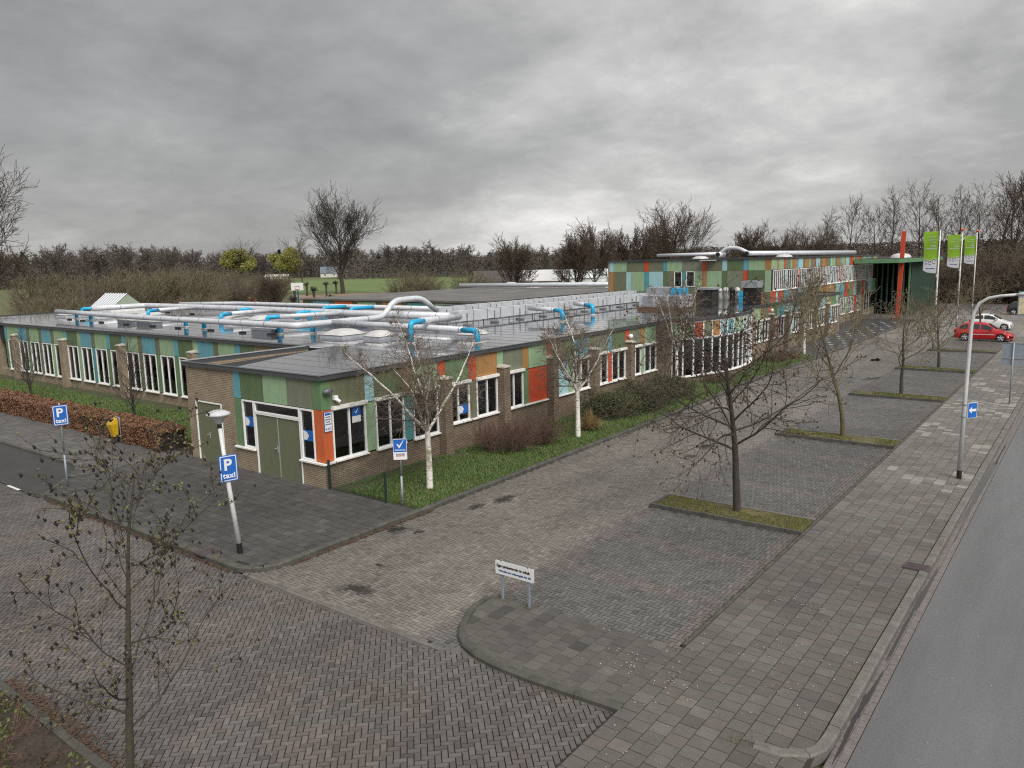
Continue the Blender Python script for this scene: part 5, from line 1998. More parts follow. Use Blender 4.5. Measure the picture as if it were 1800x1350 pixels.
def flag(label, plabel, x, y, zt, zb, h, w_, ball, lettered):
    po = tag(empty('flagpole', (x, y, 0.02)), plabel, 'flagpole', 'flagpoles by the parking')
    b = MB()
    b.tube([(x, y, 1.25), (x, y, 5), (x, y, h)], [0.075, 0.06, 0.04], 12)
    b.build('pole', m_pole, po, True)
    b = MB()
    b.tube([(x, y, 0.0), (x, y, 1.25)], 0.085, 12)
    b.build('grey_sleeve', m_greypost, po, True)
    if ball:
        b = MB()
        b.lathe((x, y, h), [(0.02, 0), (0.13, 0.07), (0.16, 0.16), (0.13, 0.25), (0.0, 0.30)], 12)
        b.build('finial', m_ball, po, True)
    fl = tag(empty('flag', (x - 0.1, y, zb)), label, 'flag')
    nu, nv = 8, 20
    ux = Vector((-0.93, 0.15, 0)).normalized()
    nn = Vector((-ux.y, ux.x, 0))

    def fp(u, v, off=0.0):
        wob = 0.05 * math.sin(3.0 * u + 4 * v) * u + 0.03 * math.sin(9 * v + u)
        p = Vector((x, y, zb + v * (zt - zb))) + ux * (0.11 + u * w_ * (1 - 0.06 * (1 - v) ** 2)) + nn * (wob + off)
        if v < 0.12:
            p.z += 0.22 * (u ** 3) * (0.12 - v) / 0.12
        return p
    for nm, v0, v1, mt in (('green_field', 0.30, 1.0, m_flag), ('white_field', 0.0, 0.30, m_flagw)):
        b = MB()
        for i in range(nu):
            for j in range(nv):
                va, vb = v0 + (v1 - v0) * j / nv, v0 + (v1 - v0) * (j + 1) / nv
                b.face([fp(i / nu, va), fp((i + 1) / nu, va), fp((i + 1) / nu, vb), fp(i / nu, vb)])
        b.build(nm, mt, fl, True)
    for (uu, vv, r_) in ((0.22, 0.30, 0.17), (0.50, 0.27, 0.14), (0.78, 0.29, 0.15)):
        b = MB()
        b.face([fp(uu + r_ / w_ * math.cos(q * 0.5236), vv + r_ * 1.0 / (zt - zb) * math.sin(q * 0.5236), 0.006) for q in range(12)])
        b.build('head_shape', m_flagw, fl)
        b = MB()
        b.tube([fp(uu + 0.62 * r_ / w_ * math.cos(q * 0.45), vv + 0.62 * r_ / (zt - zb) * math.sin(q * 0.45), 0.012) for q in range(-2, 9)], 0.018, 4)
        b.tube([fp(uu - 0.1, vv - 0.065, 0.012), fp(uu, vv - 0.055, 0.012), fp(uu + 0.1, vv - 0.07, 0.012)], 0.014, 4)
        b.build('line_drawing', m_ink, fl)
    for (u0_, u1_, v_, th) in ((0.18, 0.62, 0.86, 0.03), (0.16, 0.72, 0.79, 0.03), (0.16, 0.42, 0.72, 0.03), (0.14, 0.52, 0.64, 0.055), (0.10, 0.86, 0.575, 0.055)):
        b = MB()
        u_ = u0_
        while u_ < u1_:
            l_ = random.uniform(0.03, 0.06)
            b.face([fp(u_, v_, 0.006), fp(min(u_ + l_, u1_), v_, 0.006), fp(min(u_ + l_, u1_), v_ + th * 0.55, 0.006), fp(u_, v_ + th * 0.55, 0.006)])
            u_ += l_ + 0.018
        b.build('lettering', m_flagw, fl)
    b = MB()
    u_ = 0.15
    while u_ < 0.8:
        l_ = random.uniform(0.03, 0.06)
        b.face([fp(u_, 0.10, 0.006), fp(u_ + l_, 0.10, 0.006), fp(u_ + l_, 0.125, 0.006), fp(u_, 0.125, 0.006)])
        u_ += l_ + 0.015
    b.build('lettering', m_inkb, fl)
    b = MB()
    b.tube([(x - 0.09, y, zb - 0.3), (x - 0.09, y, zb - 0.05)], 0.035, 6)
    b.build('flag_weight', m_flagw, fl)


flag('nearest lime green flag with white lower third', 'nearest white flagpole with a grey sleeve at the island', 9.71, 50.27, 8.85, 5.75, 8.95, 1.0, False, 1)
flag('middle lime green flag, on the pole with an orange ball', 'middle white flagpole topped by an orange ball', 8.46, 70.94, 8.95, 5.75, 9.25, 1.15, True, 1)
flag('farthest lime green flag of the three', 'farthest white flagpole topped by an orange ball', 7.59, 88.93, 9.1, 5.85, 9.5, 1.15, True, 1)
# wire fence
m_fence = material('dark green fence', (0.012, 0.035, 0.026), 0.5)
fn = tag(empty('wire_fence', (1.4, 0.05, 0)), 'low dark green wire mesh fence panel at the building corner', 'fence')
for x_ in (0.14, 2.78):
    b = MB()
    b.box(x_ - 0.03, x_ + 0.03, 0.01, 0.07, 0.0, 1.08)
    b.build('post', m_fence, fn)
b = MB()
for i in range(52):
    x_ = 0.18 + i * 0.05
    b.tube([(x_, 0.045, 0.06), (x_, 0.045, 1.0)], 0.0035, 3, False)
for i in range(9):
    z_ = 0.08 + i * 0.115
    b.tube([(0.17, 0.04, z_), (2.76, 0.04, z_)], 0.004, 3, False)
stuff(b.build('wire_mesh', m_fence, fn))
# litter bin
bn = tag(empty('litter_bin', (-12.9, -0.52, 0.09)), 'yellow tilted litter bin on a grey tube frame in front of the hedge', 'litter bin')
m_yel = material('yellow plastic', (0.62, 0.40, 0.01), 0.45, nscale=5, namt=0.1, color2=(0.45, 0.28, 0.02))


def bw(u, v, z):     # bin frame: u to the right along the kerb, v towards the street
    return (-12.95 + u, -0.62 - v, z)


b = MB()
lo = [bw(-0.10, 0.10, 0.42), bw(0.12, 0.10, 0.42), bw(0.14, -0.08, 0.42), bw(-0.12, -0.08, 0.42)]
md = [bw(-0.20, 0.22, 0.95), bw(0.20, 0.22, 0.95), bw(0.20, -0.10, 0.98), bw(-0.20, -0.10, 0.98)]
tp = [bw(-0.19, 0.20, 1.02), bw(0.19, 0.20, 1.02), bw(0.17, -0.08, 1.20), bw(-0.17, -0.08, 1.20)]
b.hexa(lo + md)
b.hexa(md + tp)
b.build('bin_body', m_yel, bn)
b = MB()
b.face([bw(-0.11, 0.155, 1.052), bw(0.11, 0.155, 1.052), bw(0.10, 0.0, 1.152), bw(-0.10, 0.0, 1.152)])
b.build('opening', m_black, bn)
b = MB()
b.tube(smooth_path([bw(-0.18, -0.14, 0.02), bw(-0.18, -0.14, 1.22), bw(0.24, -0.14, 1.22), bw(0.24, -0.14, 0.02)], 0.12), 0.025, 8)
b.build('tube_frame', m_greypost, bn, True)
# advertising panel on the far right
ap = tag(empty('information_panel', (12.9, 80, 0)), 'cream information panel in a teal frame at the far right edge', 'sign')
b = MB()
b.box(12.72, 14.1, 80.0, 80.12, 0.72, 3.1)
b.build('frame', material('teal frame', (0.16, 0.36, 0.36), 0.5), ap)
b = MB()
b.box(12.80, 14.02, 79.98, 79.997, 0.8, 2.5)
b.build('poster', material('cream poster', (0.60, 0.52, 0.36), 0.6, nscale=3, namt=0.35), ap)
b = MB()
b.box(12.80, 14.02, 79.98, 79.997, 2.503, 3.04)
b.build('header', m_greypost, ap)
b = MB()
b.box(12.85, 12.95, 80.02, 80.1, 0, 0.72)
b.box(13.85, 13.95, 80.02, 80.1, 0, 0.72)
b.build('feet', m_greypost, ap)

# ------------------------------------------------------------------ cars
m_tyre = material('tyre rubber', (0.015, 0.015, 0.016), 0.8)
m_rim = material('alloy rim', (0.45, 0.46, 0.48), 0.35, metal=0.7)
m_carglass = material('car glass', (0.02, 0.03, 0.032), 0.06, spec=0.7)
m_lightw = material('headlamp glass', (0.7, 0.7, 0.72), 0.15)
m_lightr = material('tail lamp', (0.4, 0.01, 0.01), 0.2)


def interp(pts, x):
    for (x0_, y0_), (x1_, y1_) in zip(pts, pts[1:]):
        if x <= x1_:
            t = (x - x0_) / max(1e-9, x1_ - x0_)
            return y0_ + (y1_ - y0_) * t
    return pts[-1][1]


def car(label, paint, origin, L_, W_, belt, roof_, wheels, wr, side_win, pillars, arrow=1, name='parked_car', extras=True):
    """x local from rear (0) to nose (L); placed at origin with nose along +X"""
    ox, oy = origin
    root = tag(empty(name, (ox + L_ / 2, oy, 0)), label, 'car')
    N = 48
    hw = W_ / 2
    rows = []
    xs = sorted(set([L_ * i / N for i in range(N + 1)] + [p[0] for p in belt] + [p[0] for p in roof_]))
    sec = []
    for x in xs:
        endf = min(1.0, 0.80 + 0.5 * min(x, L_ - x) / 0.45) if min(x, L_ - x) < 0.45 else 1.0
        wb = hw * endf
        zb = 0.22
        for wx in wheels:
            d_ = abs(x - wx)
            if d_ < wr + 0.05:
                zb = max(zb, math.sqrt((wr + 0.05) ** 2 - d_ * d_) + wr - 0.02)
        zt = interp(belt, x)
        zr = max(zt + 0.012, interp(roof_, x))
        k_ = min(1.0, (zr - zt) / 0.45)
        wt = wb * (0.93 - 0.19 * k_)
        sec.append([(wb * 0.93, zb), (wb, min(zt - 0.04, max(zb + 0.02, 0.55))), (wb * 0.99, max(zb + 0.04, zt - 0.16)), (wb * 0.93, zt), (wt, zr - 0.05 * k_ - 0.004), (wt - 0.10, zr), (0.0, zr + 0.02)])
    b = MB()
    m_ = len(sec[0])
    for sgn in (1, -1):
        base_ = len(b.v)
        for x, s_ in zip(xs, sec):
            for (yv, zv) in s_:
                b.v.append((ox + x, oy + sgn * yv, zv))
        for i in range(len(xs) - 1):
            for j in range(m_ - 1):
                a_ = base_ + i * m_ + j
                b.f.append((a_, a_ + m_, a_ + m_ + 1, a_ + 1) if sgn > 0 else (a_, a_ + 1, a_ + m_ + 1, a_ + m_))
                b.m.append(0)
        for i in (0, len(xs) - 1):
            b.f.append(tuple(base_ + i * m_ + j for j in range(m_)) + (len(b.v),))
            b.v.append((ox + xs[i], oy, sec[i][0][1]))
            b.m.append(0)
    body = b.build('body', paint, root, True)
    b = MB()
    b.box(ox + 0.3, ox + L_ - 0.3, oy - hw * 0.86, oy + hw * 0.86, 0.16, 0.5)
    b.build('underbody', m_black, root)
    # glazing strips lie a few millimetres proud
    def section(x):
        zt = interp(belt, x)
        zr = max(zt + 0.012, interp(roof_, x))
        k_ = min(1.0, (zr - zt) / 0.45)
        endf = min(1.0, 0.80 + 0.5 * min(x, L_ - x) / 0.45) if min(x, L_ - x) < 0.45 else 1.0
        wb = hw * endf
        return wb, zt, zr, wb * 0.93, wb * (0.93 - 0.19 * k_), k_
    for sgn in (1, -1):
        for (xa, xb) in side_win:
            b = MB()
            prev = None
            n = 10
            for q in range(n + 1):
                x = xa + (xb - xa) * q / n
                wb, zt, zr, w0, w1, k_ = section(x)
                hgt = (zr - 0.05 * k_ - 0.004) - zt
                f0, f1 = 0.10, 0.90
                p0 = (ox + x, oy + sgn * (w0 + (w1 - w0) * f0 + 0.006), zt + hgt * f0)
                p1 = (ox + x, oy + sgn * (w0 + (w1 - w0) * f1 + 0.006), zt + hgt * max(f0 + 0.02, f1))
                if prev:
                    b.face([prev[0], p0, p1, prev[1]])
                prev = (p0, p1)
            b.build('side_window', m_carglass, root)
    # windscreen and rear screen
    for nm, xa, xb in (('windscreen', pillars[1][0], pillars[1][1]), ('rear_screen', pillars[0][0], pillars[0][1])):
        b = MB()
        prev = None
        for q in range(9):
            x = xa + (xb - xa) * q / 8
            wb, zt, zr, w0, w1, k_ = section(x)
            p0 = (ox + x, oy - (w1 - 0.07), zr + 0.010)
            pm = (ox + x, oy, zr + 0.028)
            p1 = (ox + x, oy + (w1 - 0.07), zr + 0.010)
            if prev:
                b.face([prev[0], p0, pm, prev[1]])
                b.face([prev[1], pm, p1, prev[2]])
            prev = (p0, pm, p1)
        b.build(nm, m_carglass, root)
    for wx in wheels:
        for sgn in (1, -1):
            yc_ = oy + sgn * (hw - 0.10)
            b = MB()
            b.tube([(ox + wx, yc_ - 0.10, wr), (ox + wx, yc_ + 0.10, wr)], wr, 24)
            whl = b.build('wheel', m_tyre, root)
            b = MB()
            ys = yc_ + sgn * 0.102
            for q in range(5):
                a = R(90 + 72 * q)
                b.tube([(ox + wx, ys, wr), (ox + wx + 0.72 * wr * math.cos(a), ys, wr + 0.72 * wr * math.sin(a))], [0.07, 0.05], 6)
            b.tube([(ox + wx + 0.70 * wr * math.cos(q * 0.262), ys, wr + 0.70 * wr * math.sin(q * 0.262)) for q in range(25)], 0.022, 5)
            b.build('rim', m_rim, whl)
    for sgn in (1, -1):
        b = MB()
        zl = interp(belt, L_ - 0.35)
        b.hexa([(ox + L_ - 0.62, oy + sgn * hw * 0.80, zl - 0.03), (ox + L_ - 0.12, oy + sgn * hw * 0.62, zl - 0.18), (ox + L_ - 0.10, oy + sgn * hw * 0.80, zl - 0.19), (ox + L_ - 0.60, oy + sgn * hw * 0.985, zl - 0.06),
                (ox + L_ - 0.62, oy + sgn * hw * 0.80, zl + 0.03), (ox + L_ - 0.16, oy + sgn * hw * 0.62, zl - 0.06), (ox + L_ - 0.14, oy + sgn * hw * 0.82, zl - 0.08), (ox + L_ - 0.60, oy + sgn * hw * 0.995, zl + 0.02)])
        b.build('headlight', m_lightw, root)
        b = MB()
        zl = interp(belt, 0.1)
        b.box(ox - 0.012, ox + 0.2, oy + sgn * (hw * 0.80) - 0.08, oy + sgn * (hw * 0.80) + 0.08, zl - 0.22, zl + 0.04)
        b.build('tail_light', m_lightr, root)
        b = MB()
        xm = side_win[-1][1] - 0.12
        zt = interp(belt, xm)
        b.hexa([(ox + xm - 0.1, oy + sgn * hw * 0.93, zt + 0.03), (ox + xm + 0.08, oy + sgn * hw * 0.93, zt + 0.03), (ox + xm + 0.06, oy + sgn * (hw + 0.16), zt + 0.05), (ox + xm - 0.06, oy + sgn * (hw + 0.16), zt + 0.05),
                (ox + xm - 0.1, oy + sgn * hw * 0.93, zt + 0.10), (ox + xm + 0.08, oy + sgn * hw * 0.93, zt + 0.10), (ox + xm + 0.06, oy + sgn * (hw + 0.16), zt + 0.17), (ox + xm - 0.06, oy + sgn * (hw + 0.16), zt + 0.17)])
        b.build('mirror', paint, root)
        if extras:
            b = MB()
            b.box(ox + 1.35, ox + 2.9, oy + sgn * (hw + 0.002) - 0.006, oy + sgn * (hw + 0.002) + 0.006, 0.56, 0.60)
            b.build('door_moulding', m_lightw, root)
        for dx in (side_win[0][0] + 0.85, side_win[-1][0] + 0.05):
            b = MB()
            b.box(ox + dx, ox + dx + 0.18, oy + sgn * hw * 0.985 - 0.012, oy + sgn * hw * 0.985 + 0.012, interp(belt, dx) - 0.14, interp(belt, dx) - 0.11)
            b.build('door_handle', paint, root)
    return root


m_redcar = material('red car paint', (0.42, 0.008, 0.014), 0.28, coat=0.6, nscale=1, namt=0.05)
m_whitecar = material('white car paint', (0.72, 0.72, 0.72), 0.28, coat=0.5, nscale=1, namt=0.04)
m_darkcar = material('dark blue car paint', (0.014, 0.015, 0.024), 0.25, coat=0.5, nscale=1, namt=0.04)
rc = car('red estate car with orange stripes behind, parked in the bay', m_redcar, (10.05, 58.55), 4.15, 1.75,
         [(0, 0.90), (0.3, 0.96), (1.5, 0.94), (3.0, 0.90), (3.3, 0.86), (3.9, 0.66), (4.15, 0.52)],
         [(0, 0.92), (0.25, 1.12), (0.62, 1.42), (1.0, 1.49), (1.9, 1.50), (2.35, 1.42), (3.05, 0.98), (3.3, 0.875), (3.9, 0.675), (4.15, 0.53)],
         (0.78, 3.32), 0.31, [(0.38, 0.95), (1.05, 1.80), (1.90, 2.72)], ((0.14, 0.55), (2.42, 3.02)))
m_decal = material('orange decal', (0.60, 0.16, 0.03), 0.4)
for q in range(3):
    b = MB()
    b.face([(10.35 + q * 0.28, 58.55 - 0.882, 0.62), (10.42 + q * 0.28, 58.55 - 0.882, 0.62), (10.85 + q * 0.28, 58.55 - 0.868, 0.86), (10.78 + q * 0.28, 58.55 - 0.868, 0.86)])
    b.build('decal_stripe', m_decal, rc)
car('white three-door hatchback parked behind the red car', m_whitecar, (9.75, 69.6), 3.45, 1.62,
    [(0, 0.86), (0.3, 0.98), (1.4, 0.95), (2.5, 0.90), (2.75, 0.86), (3.3, 0.70), (3.45, 0.55)],
    [(0, 0.88), (0.2, 1.05), (0.62, 1.40), (1.0, 1.46), (1.5, 1.46), (1.9, 1.36), (2.6, 0.96), (2.78, 0.875), (3.3, 0.71), (3.45, 0.56)],
    (0.55, 2.85), 0.29, [(0.48, 1.12), (1.22, 2.30)], ((0.12, 0.5), (1.95, 2.56)), extras=False)
car('dark blue car at the far right beyond the white hatchback', m_darkcar, (10.9, 91.0), 3.9, 1.70,
    [(0, 0.86), (0.3, 0.95), (1.5, 0.94), (2.8, 0.90), (3.1, 0.86), (3.7, 0.68), (3.9, 0.55)],
    [(0, 0.88), (0.2, 1.15), (0.5, 1.42), (1.0, 1.50), (1.8, 1.49), (2.2, 1.40), (2.9, 0.96), (3.1, 0.875), (3.7, 0.69), (3.9, 0.56)],
    (0.7, 3.15), 0.31, [(0.4, 0.95), (1.05, 1.75), (1.85, 2.6)], ((0.12, 0.45), (2.25, 2.85)), extras=False)
# ------------------------------------------------------------------ vegetation
m_bark = material('grey-brown bark', (0.105, 0.085, 0.062), 0.9, nscale=9, namt=0.35, bump=0.6, bscale=60, stretch=(1, 1, 0.3), color2=(0.06, 0.055, 0.035))
m_barkd = material('dark wet bark', (0.050, 0.041, 0.034), 0.85, nscale=7, namt=0.3)
m_barkg = material('algae-green bark', (0.12, 0.115, 0.045), 0.9, nscale=5, color2=(0.075, 0.062, 0.045), bump=0.5, bscale=50)
m_twig = material('brown twig', (0.085, 0.060, 0.044), 0.85, nscale=2, namt=0.25)
m_twigo = material('olive twig', (0.150, 0.130, 0.078), 0.85, nscale=1, namt=0.3)
m_twigr = material('red-brown twig', (0.115, 0.066, 0.050), 0.85, nscale=1.5, namt=0.3)
m_twigp = material('purple-brown twig', (0.120, 0.094, 0.084), 0.9, nscale=0.3, namt=0.25)
m_bud = material('brown bud', (0.085, 0.045, 0.028), 0.7, nscale=3, namt=0.3)
m_cone = material('black alder cone', (0.012, 0.010, 0.009), 0.8)
m_leafy = material('young yellow-green leaf', (0.14, 0.15, 0.032), 0.6, nscale=3, color2=(0.10, 0.075, 0.035))
m_willow = material('willow spring foliage', (0.30, 0.285, 0.070), 0.7, nscale=0.4, color2=(0.19, 0.19, 0.050))
m_beech = material('dry beech leaf', (0.235, 0.120, 0.064), 0.75, nscale=2.2, color2=(0.125, 0.064, 0.038), fine=(14, 0.4))
m_yew = material('dark evergreen needle', (0.038, 0.050, 0.020), 0.7, nscale=1.2, color2=(0.075, 0.070, 0.030), fine=(8, 0.4))
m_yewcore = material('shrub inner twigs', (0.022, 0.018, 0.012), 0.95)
m_straw = material('dry grass', (0.25, 0.17, 0.075), 0.8, nscale=4, namt=0.35)
m_ever = material('far pine foliage', (0.050, 0.062, 0.038), 0.8, nscale=0.3, namt=0.4)


def birch_mat():
    m = bpy.data.materials.new('white birch bark')
    m.use_nodes = True
    t = m.node_tree
    p = t.nodes['Principled BSDF']
    geo = nd(t, 'ShaderNodeNewGeometry')
    mp = nd(t, 'ShaderNodeMapping')
    mp.inputs['Scale'].default_value = (7, 7, 20)
    t.links.new(geo.outputs['Position'], mp.inputs[0])
    n = nd(t, 'ShaderNodeTexNoise', i_Scale=1.0, i_Detail=4.0, i_Roughness=0.6)
    t.links.new(mp.outputs[0], n.inputs['Vector'])
    c = ramp(t, n.outputs['Fac'], [(0.31, (0.025, 0.022, 0.018)), (0.39, (0.36, 0.33, 0.27)), (0.46, (0.74, 0.71, 0.66))])
    n2 = nd(t, 'ShaderNodeTexNoise', i_Scale=2.2, i_Detail=3.0)
    t.links.new(geo.outputs['Position'], n2.inputs['Vector'])
    c = mix(t, ramp(t, n2.outputs['Fac'], [(0.56, 0.0), (0.66, 0.75)]), c, (0.17, 0.15, 0.045))
    t.links.new(c, p.inputs['Base Color'])
    p.inputs['Roughness'].default_value = 0.7
    return m


m_birch = birch_mat()
m_btwig = material('birch twig', (0.150, 0.118, 0.092), 0.85, nscale=2, namt=0.3)


def rot_about(v, axis, ang):
    return Matrix.Rotation(ang, 3, axis) @ v


class Tree:
    """branching skeleton grown level by level; levels are dicts of numbers"""

    def __init__(s, seed):
        s.r = random.Random(seed)
        s.paths = []        # (level, pts, radii)
        s.tips = []         # (point, dir, level)

    def grow(s, p, d, L_, r0, lev, levels, budget=None):
        P = levels[lev]
        n = P.get('n', 5)
        pts, rad = [p.copy()], [r0]
        dirs = []
        d = d.normalized()
        rend = max(P.get('rmin', 0.002), r0 * P.get('taper', 0.45))
        for i in range(n):
            w_ = P.get('wander', 0.15)
            d = d + Vector((s.r.gauss(0, w_), s.r.gauss(0, w_), s.r.gauss(0, w_)))
            d.z += P.get('up', 0.0) * (1.0 if not P.get('tipup') else (1 if i > n * 0.55 else -P['tipup']))
            d.normalize()
            p = p + d * (L_ / n)
            pts.append(p.copy())
            rad.append(r0 + (rend - r0) * (i + 1) / n)
            dirs.append(d.copy())
        s.paths.append((lev, pts, rad))
        if lev + 1 >= len(levels):
            s.tips.append((pts[-1], d, lev))
            return
        Q = levels[lev + 1]
        k = Q.get('count', 6)
        k = max(1, int(round(k * s.r.uniform(0.8, 1.2))))
        st = Q.get('start', 0.25)
        az = s.r.uniform(0, 6.28)
        for c in range(k):
            f = st + (Q.get('stop', 1.0) - st) * ((c + s.r.uniform(0.1, 0.9)) / k)
            x = f * n
            i = min(n - 1, int(x))
            q = pts[i].lerp(pts[i + 1], x - i)
            rr = rad[i] + (rad[i + 1] - rad[i]) * (x - i)
            dd = dirs[i]
            az += 2.4 + s.r.uniform(-0.6, 0.6)
            ax = dd.orthogonal().normalized()
            ax = rot_about(ax, dd, az)
            an = R(s.r.gauss(Q.get('angle', 45), Q.get('avar', 8)))
            nd_ = rot_about(dd, ax, an)
            shape = Q.get('shape')
            ln = L_ * Q.get('len', 0.5) * s.r.uniform(0.7, 1.2)
            if shape == 'cone':
                ln *= max(0.25, 1.15 - f)
            elif shape == 'round':
                ln *= 0.55 + 0.75 * math.sin(math.pi * min(1, 0.15 + 0.8 * f))
            s.grow(q, nd_, ln, min(rr * 0.9, max(Q.get('rmin', 0.002), rr * Q.get('rad', 0.55))), lev + 1, levels)
        if P.get('cont', True):
            s.tips.append((pts[-1], d, lev))

    def mesh(s, name, lo, hi, sides, mat):
        b = MB()
        for (lv, pts, rad) in s.paths:
            if lo <= lv <= hi:
                b.tube(pts, rad, sides[lv] if isinstance(sides, (list, tuple)) else sides, cap=False)
        me = bpy.data.meshes.new(name)
        me.from_pydata(b.v, [], b.f)
        me.polygons.foreach_set('use_smooth', [True] * len(b.f))
        me.materials.append(mat)
        return me


def leaf_mesh(name, P, size, seed, mat, aspect=0.6, flat=0.0, tris=False):
    """small randomly turned leaf quads at points P (N,3)"""
    rs_ = np.random.default_rng(seed)
    P = np.asarray(P, float)
    n = len(P)
    a = rs_.normal(size=(n, 3))
    a[:, 2] *= (1 - flat)
    a /= np.linalg.norm(a, axis=1)[:, None] + 1e-9
    b = rs_.normal(size=(n, 3))
    b -= (b * a).sum(1)[:, None] * a
    b /= np.linalg.norm(b, axis=1)[:, None] + 1e-9
    s = size * rs_.uniform(0.6, 1.4, n)[:, None]
    if tris:
        V = np.stack([P - a * s * 0.5 - b * s * aspect * 0.5, P - a * s * 0.5 + b * s * aspect * 0.5, P + a * s], 1).reshape(-1, 3)
        return mesh_np(name, V, np.arange(n * 3).reshape(-1, 3), None, mat)
    V = np.stack([P - a * s, P + b * s * aspect, P + a * s, P - b * s * aspect], 1).reshape(-1, 3)
    return mesh_np(name, V, np.arange(n * 4).reshape(-1, 4), None, mat)


def blob_mesh(name, P, r, seed, mat):
    """tiny octahedra (cones, buds)"""
    rs_ = np.random.default_rng(seed)
    P = np.asarray(P, float)
    n = len(P)
    s = r * rs_.uniform(0.7, 1.3, n)[:, None]
    o = np.array([[1, 0, 0], [0, 1, 0], [-1, 0, 0], [0, -1, 0], [0, 0, 1.5], [0, 0, -1.5]])
    V = (P[:, None, :] + o[None] * s[:, :, None]).reshape(-1, 3)
    F = np.array([[0, 1, 4], [1, 2, 4], [2, 3, 4], [3, 0, 4], [1, 0, 5], [2, 1, 5], [3, 2, 5], [0, 3, 5]])
    F = (F[None] + (np.arange(n) * 6)[:, None, None]).reshape(-1, 3)
    return mesh_np(name, V, F, None, mat)


def plant(name, label, cat, loc, parts, rz=0.0, sc=1.0, group=None):
    o = tag(empty(name, loc, rz), label, cat, group)
    o.scale = (sc, sc, sc)
    for nm, me in parts:
        c = bpy.data.objects.new(nm, me)
        COL.objects.link(c)
        c.parent = o
        if nm in ('cones', 'young_leaves', 'buds', 'foliage', 'blades'):
            c['kind'] = 'stuff'
    return o


V3 = Vector
UP = V3((0, 0, 1))


def pts_on(tree, lev, per, jit, seed):
    r_ = random.Random(seed)
    out_ = []
    for (lv, pts, rad) in tree.paths:
        if lv >= lev:
            for q in range(per):
                i = r_.randrange(1, len(pts))
                p = pts[i]
                out_.append((p.x + r_.gauss(0, jit), p.y + r_.gauss(0, jit), p.z + r_.gauss(0, jit)))
    return out_


m_aldert = material('mossy alder bark', (0.075, 0.072, 0.040), 0.9, nscale=14, color2=(0.045, 0.038, 0.030), bump=0.6, bscale=70, fine=(60, 0.4))
# --- foreground alder with cones
t = Tree(21)
lv = [dict(n=12, wander=0.035, up=0.02, taper=0.16, rmin=0.008), dict(count=17, start=0.20, angle=56, avar=9, len=0.34, shape='round', n=9, wander=0.14, up=0.055, rad=0.34, taper=0.22, rmin=0.005),
      dict(count=7, start=0.15, angle=42, avar=14, len=0.40, n=6, wander=0.2, up=0.03, rad=0.5, taper=0.4, rmin=0.0045), dict(count=4, start=0.1, angle=42, len=0.42, n=4, wander=0.25, rad=0.6, rmin=0.0030)]
t.grow(V3((0, 0, 0)), V3((0.045, 0.03, 1)), 4.6, 0.062, 0, lv)
cones, lv_ = pts_on(t, 3, 1, 0.006, 3), pts_on(t, 2, 4, 0.012, 4)
random.Random(5).shuffle(cones)
plant('alder_tree', 'young alder with black cones and fresh leaves in the near left corner', 'tree', (9.66, -11.3, 0.05),
      [('trunk', t.mesh('trunk', 0, 0, [12, 6, 4, 3], m_aldert)), ('crown', t.mesh('crown', 1, 3, [12, 6, 4, 3], m_barkd)),
       ('cones', blob_mesh('cones', [c for c in cones[:700]] + [(c[0] + 0.02, c[1], c[2] - 0.015) for c in cones[:700]] + [(c[0] - 0.005, c[1] + 0.02, c[2] - 0.02) for c in cones[:500]], 0.0145, 1, m_cone)), ('young_leaves', leaf_mesh('young_leaves', lv_[:3000], 0.021, 2, m_leafy))], rz=0.0)

# --- parking trees (chestnut type): arching limbs with fat buds
def chestnut(seed, h, spread, upang, dens=1.0):
    t_ = Tree(seed)
    lv_ = [dict(n=10, wander=0.04, up=0.02, taper=0.16, rmin=0.012),
           dict(count=int(23 * dens), start=0.33, stop=0.97, angle=upang, avar=10, len=spread / h, shape='round', n=9, wander=0.11, up=0.05, tipup=0.15, rad=0.46, taper=0.22, rmin=0.009),
           dict(count=int(12 * dens), start=0.15, angle=46, avar=16, len=0.36, n=7, wander=0.15, up=0.09, tipup=0.8, rad=0.5, taper=0.4, rmin=0.007),
           dict(count=5, start=0.25, angle=40, avar=14, len=0.42, n=5, wander=0.2, up=0.16, tipup=0.9, rad=0.65, taper=0.7, rmin=0.0048)]
    t_.grow(V3((0, 0, 0)), V3((0.01, 0, 1)), h, 0.115, 0, lv_)
    tips = [(p.x, p.y, p.z) for p, d, l_ in t_.tips if l_ >= 2]
    tips = tips[::2]
    return [('trunk', t_.mesh('trunk', 0, 0, [12, 7, 5, 4], m_barkd)), ('crown', t_.mesh('crown', 1, 3, [12, 7, 4, 3], m_barkd)), ('buds', blob_mesh('buds', tips, 0.028, seed, m_bud))]


def upright(seed, h, spread, mat_):
    t_ = Tree(seed)
    lv_ = [dict(n=10, wander=0.04, up=0.02, taper=0.15, rmin=0.01),
           dict(count=17, start=0.28, stop=0.97, angle=50, avar=9, len=spread / h, shape='round', n=8, wander=0.12, up=0.06, rad=0.42, taper=0.25, rmin=0.007),
           dict(count=8, start=0.22, angle=40, avar=14, len=0.40, n=6, wander=0.16, up=0.08, rad=0.55, taper=0.4, rmin=0.0075),
           dict(count=5, start=0.2, angle=38, len=0.45, n=4, wander=0.2, up=0.08, rad=0.65, taper=0.6, rmin=0.006)]
    t_.grow(V3((0, 0, 0)), V3((0.01, 0, 1)), h, 0.10, 0, lv_)
    tips = [(p.x, p.y, p.z) for p, d, l_ in t_.tips if l_ >= 2]
    return [('trunk', t_.mesh('trunk', 0, 0, [12, 7, 5, 4], mat_)), ('crown', t_.mesh('crown', 1, 3, [12, 7, 5, 4], m_twigo)), ('buds', blob_mesh('buds', tips, 0.022, seed, m_bud))]


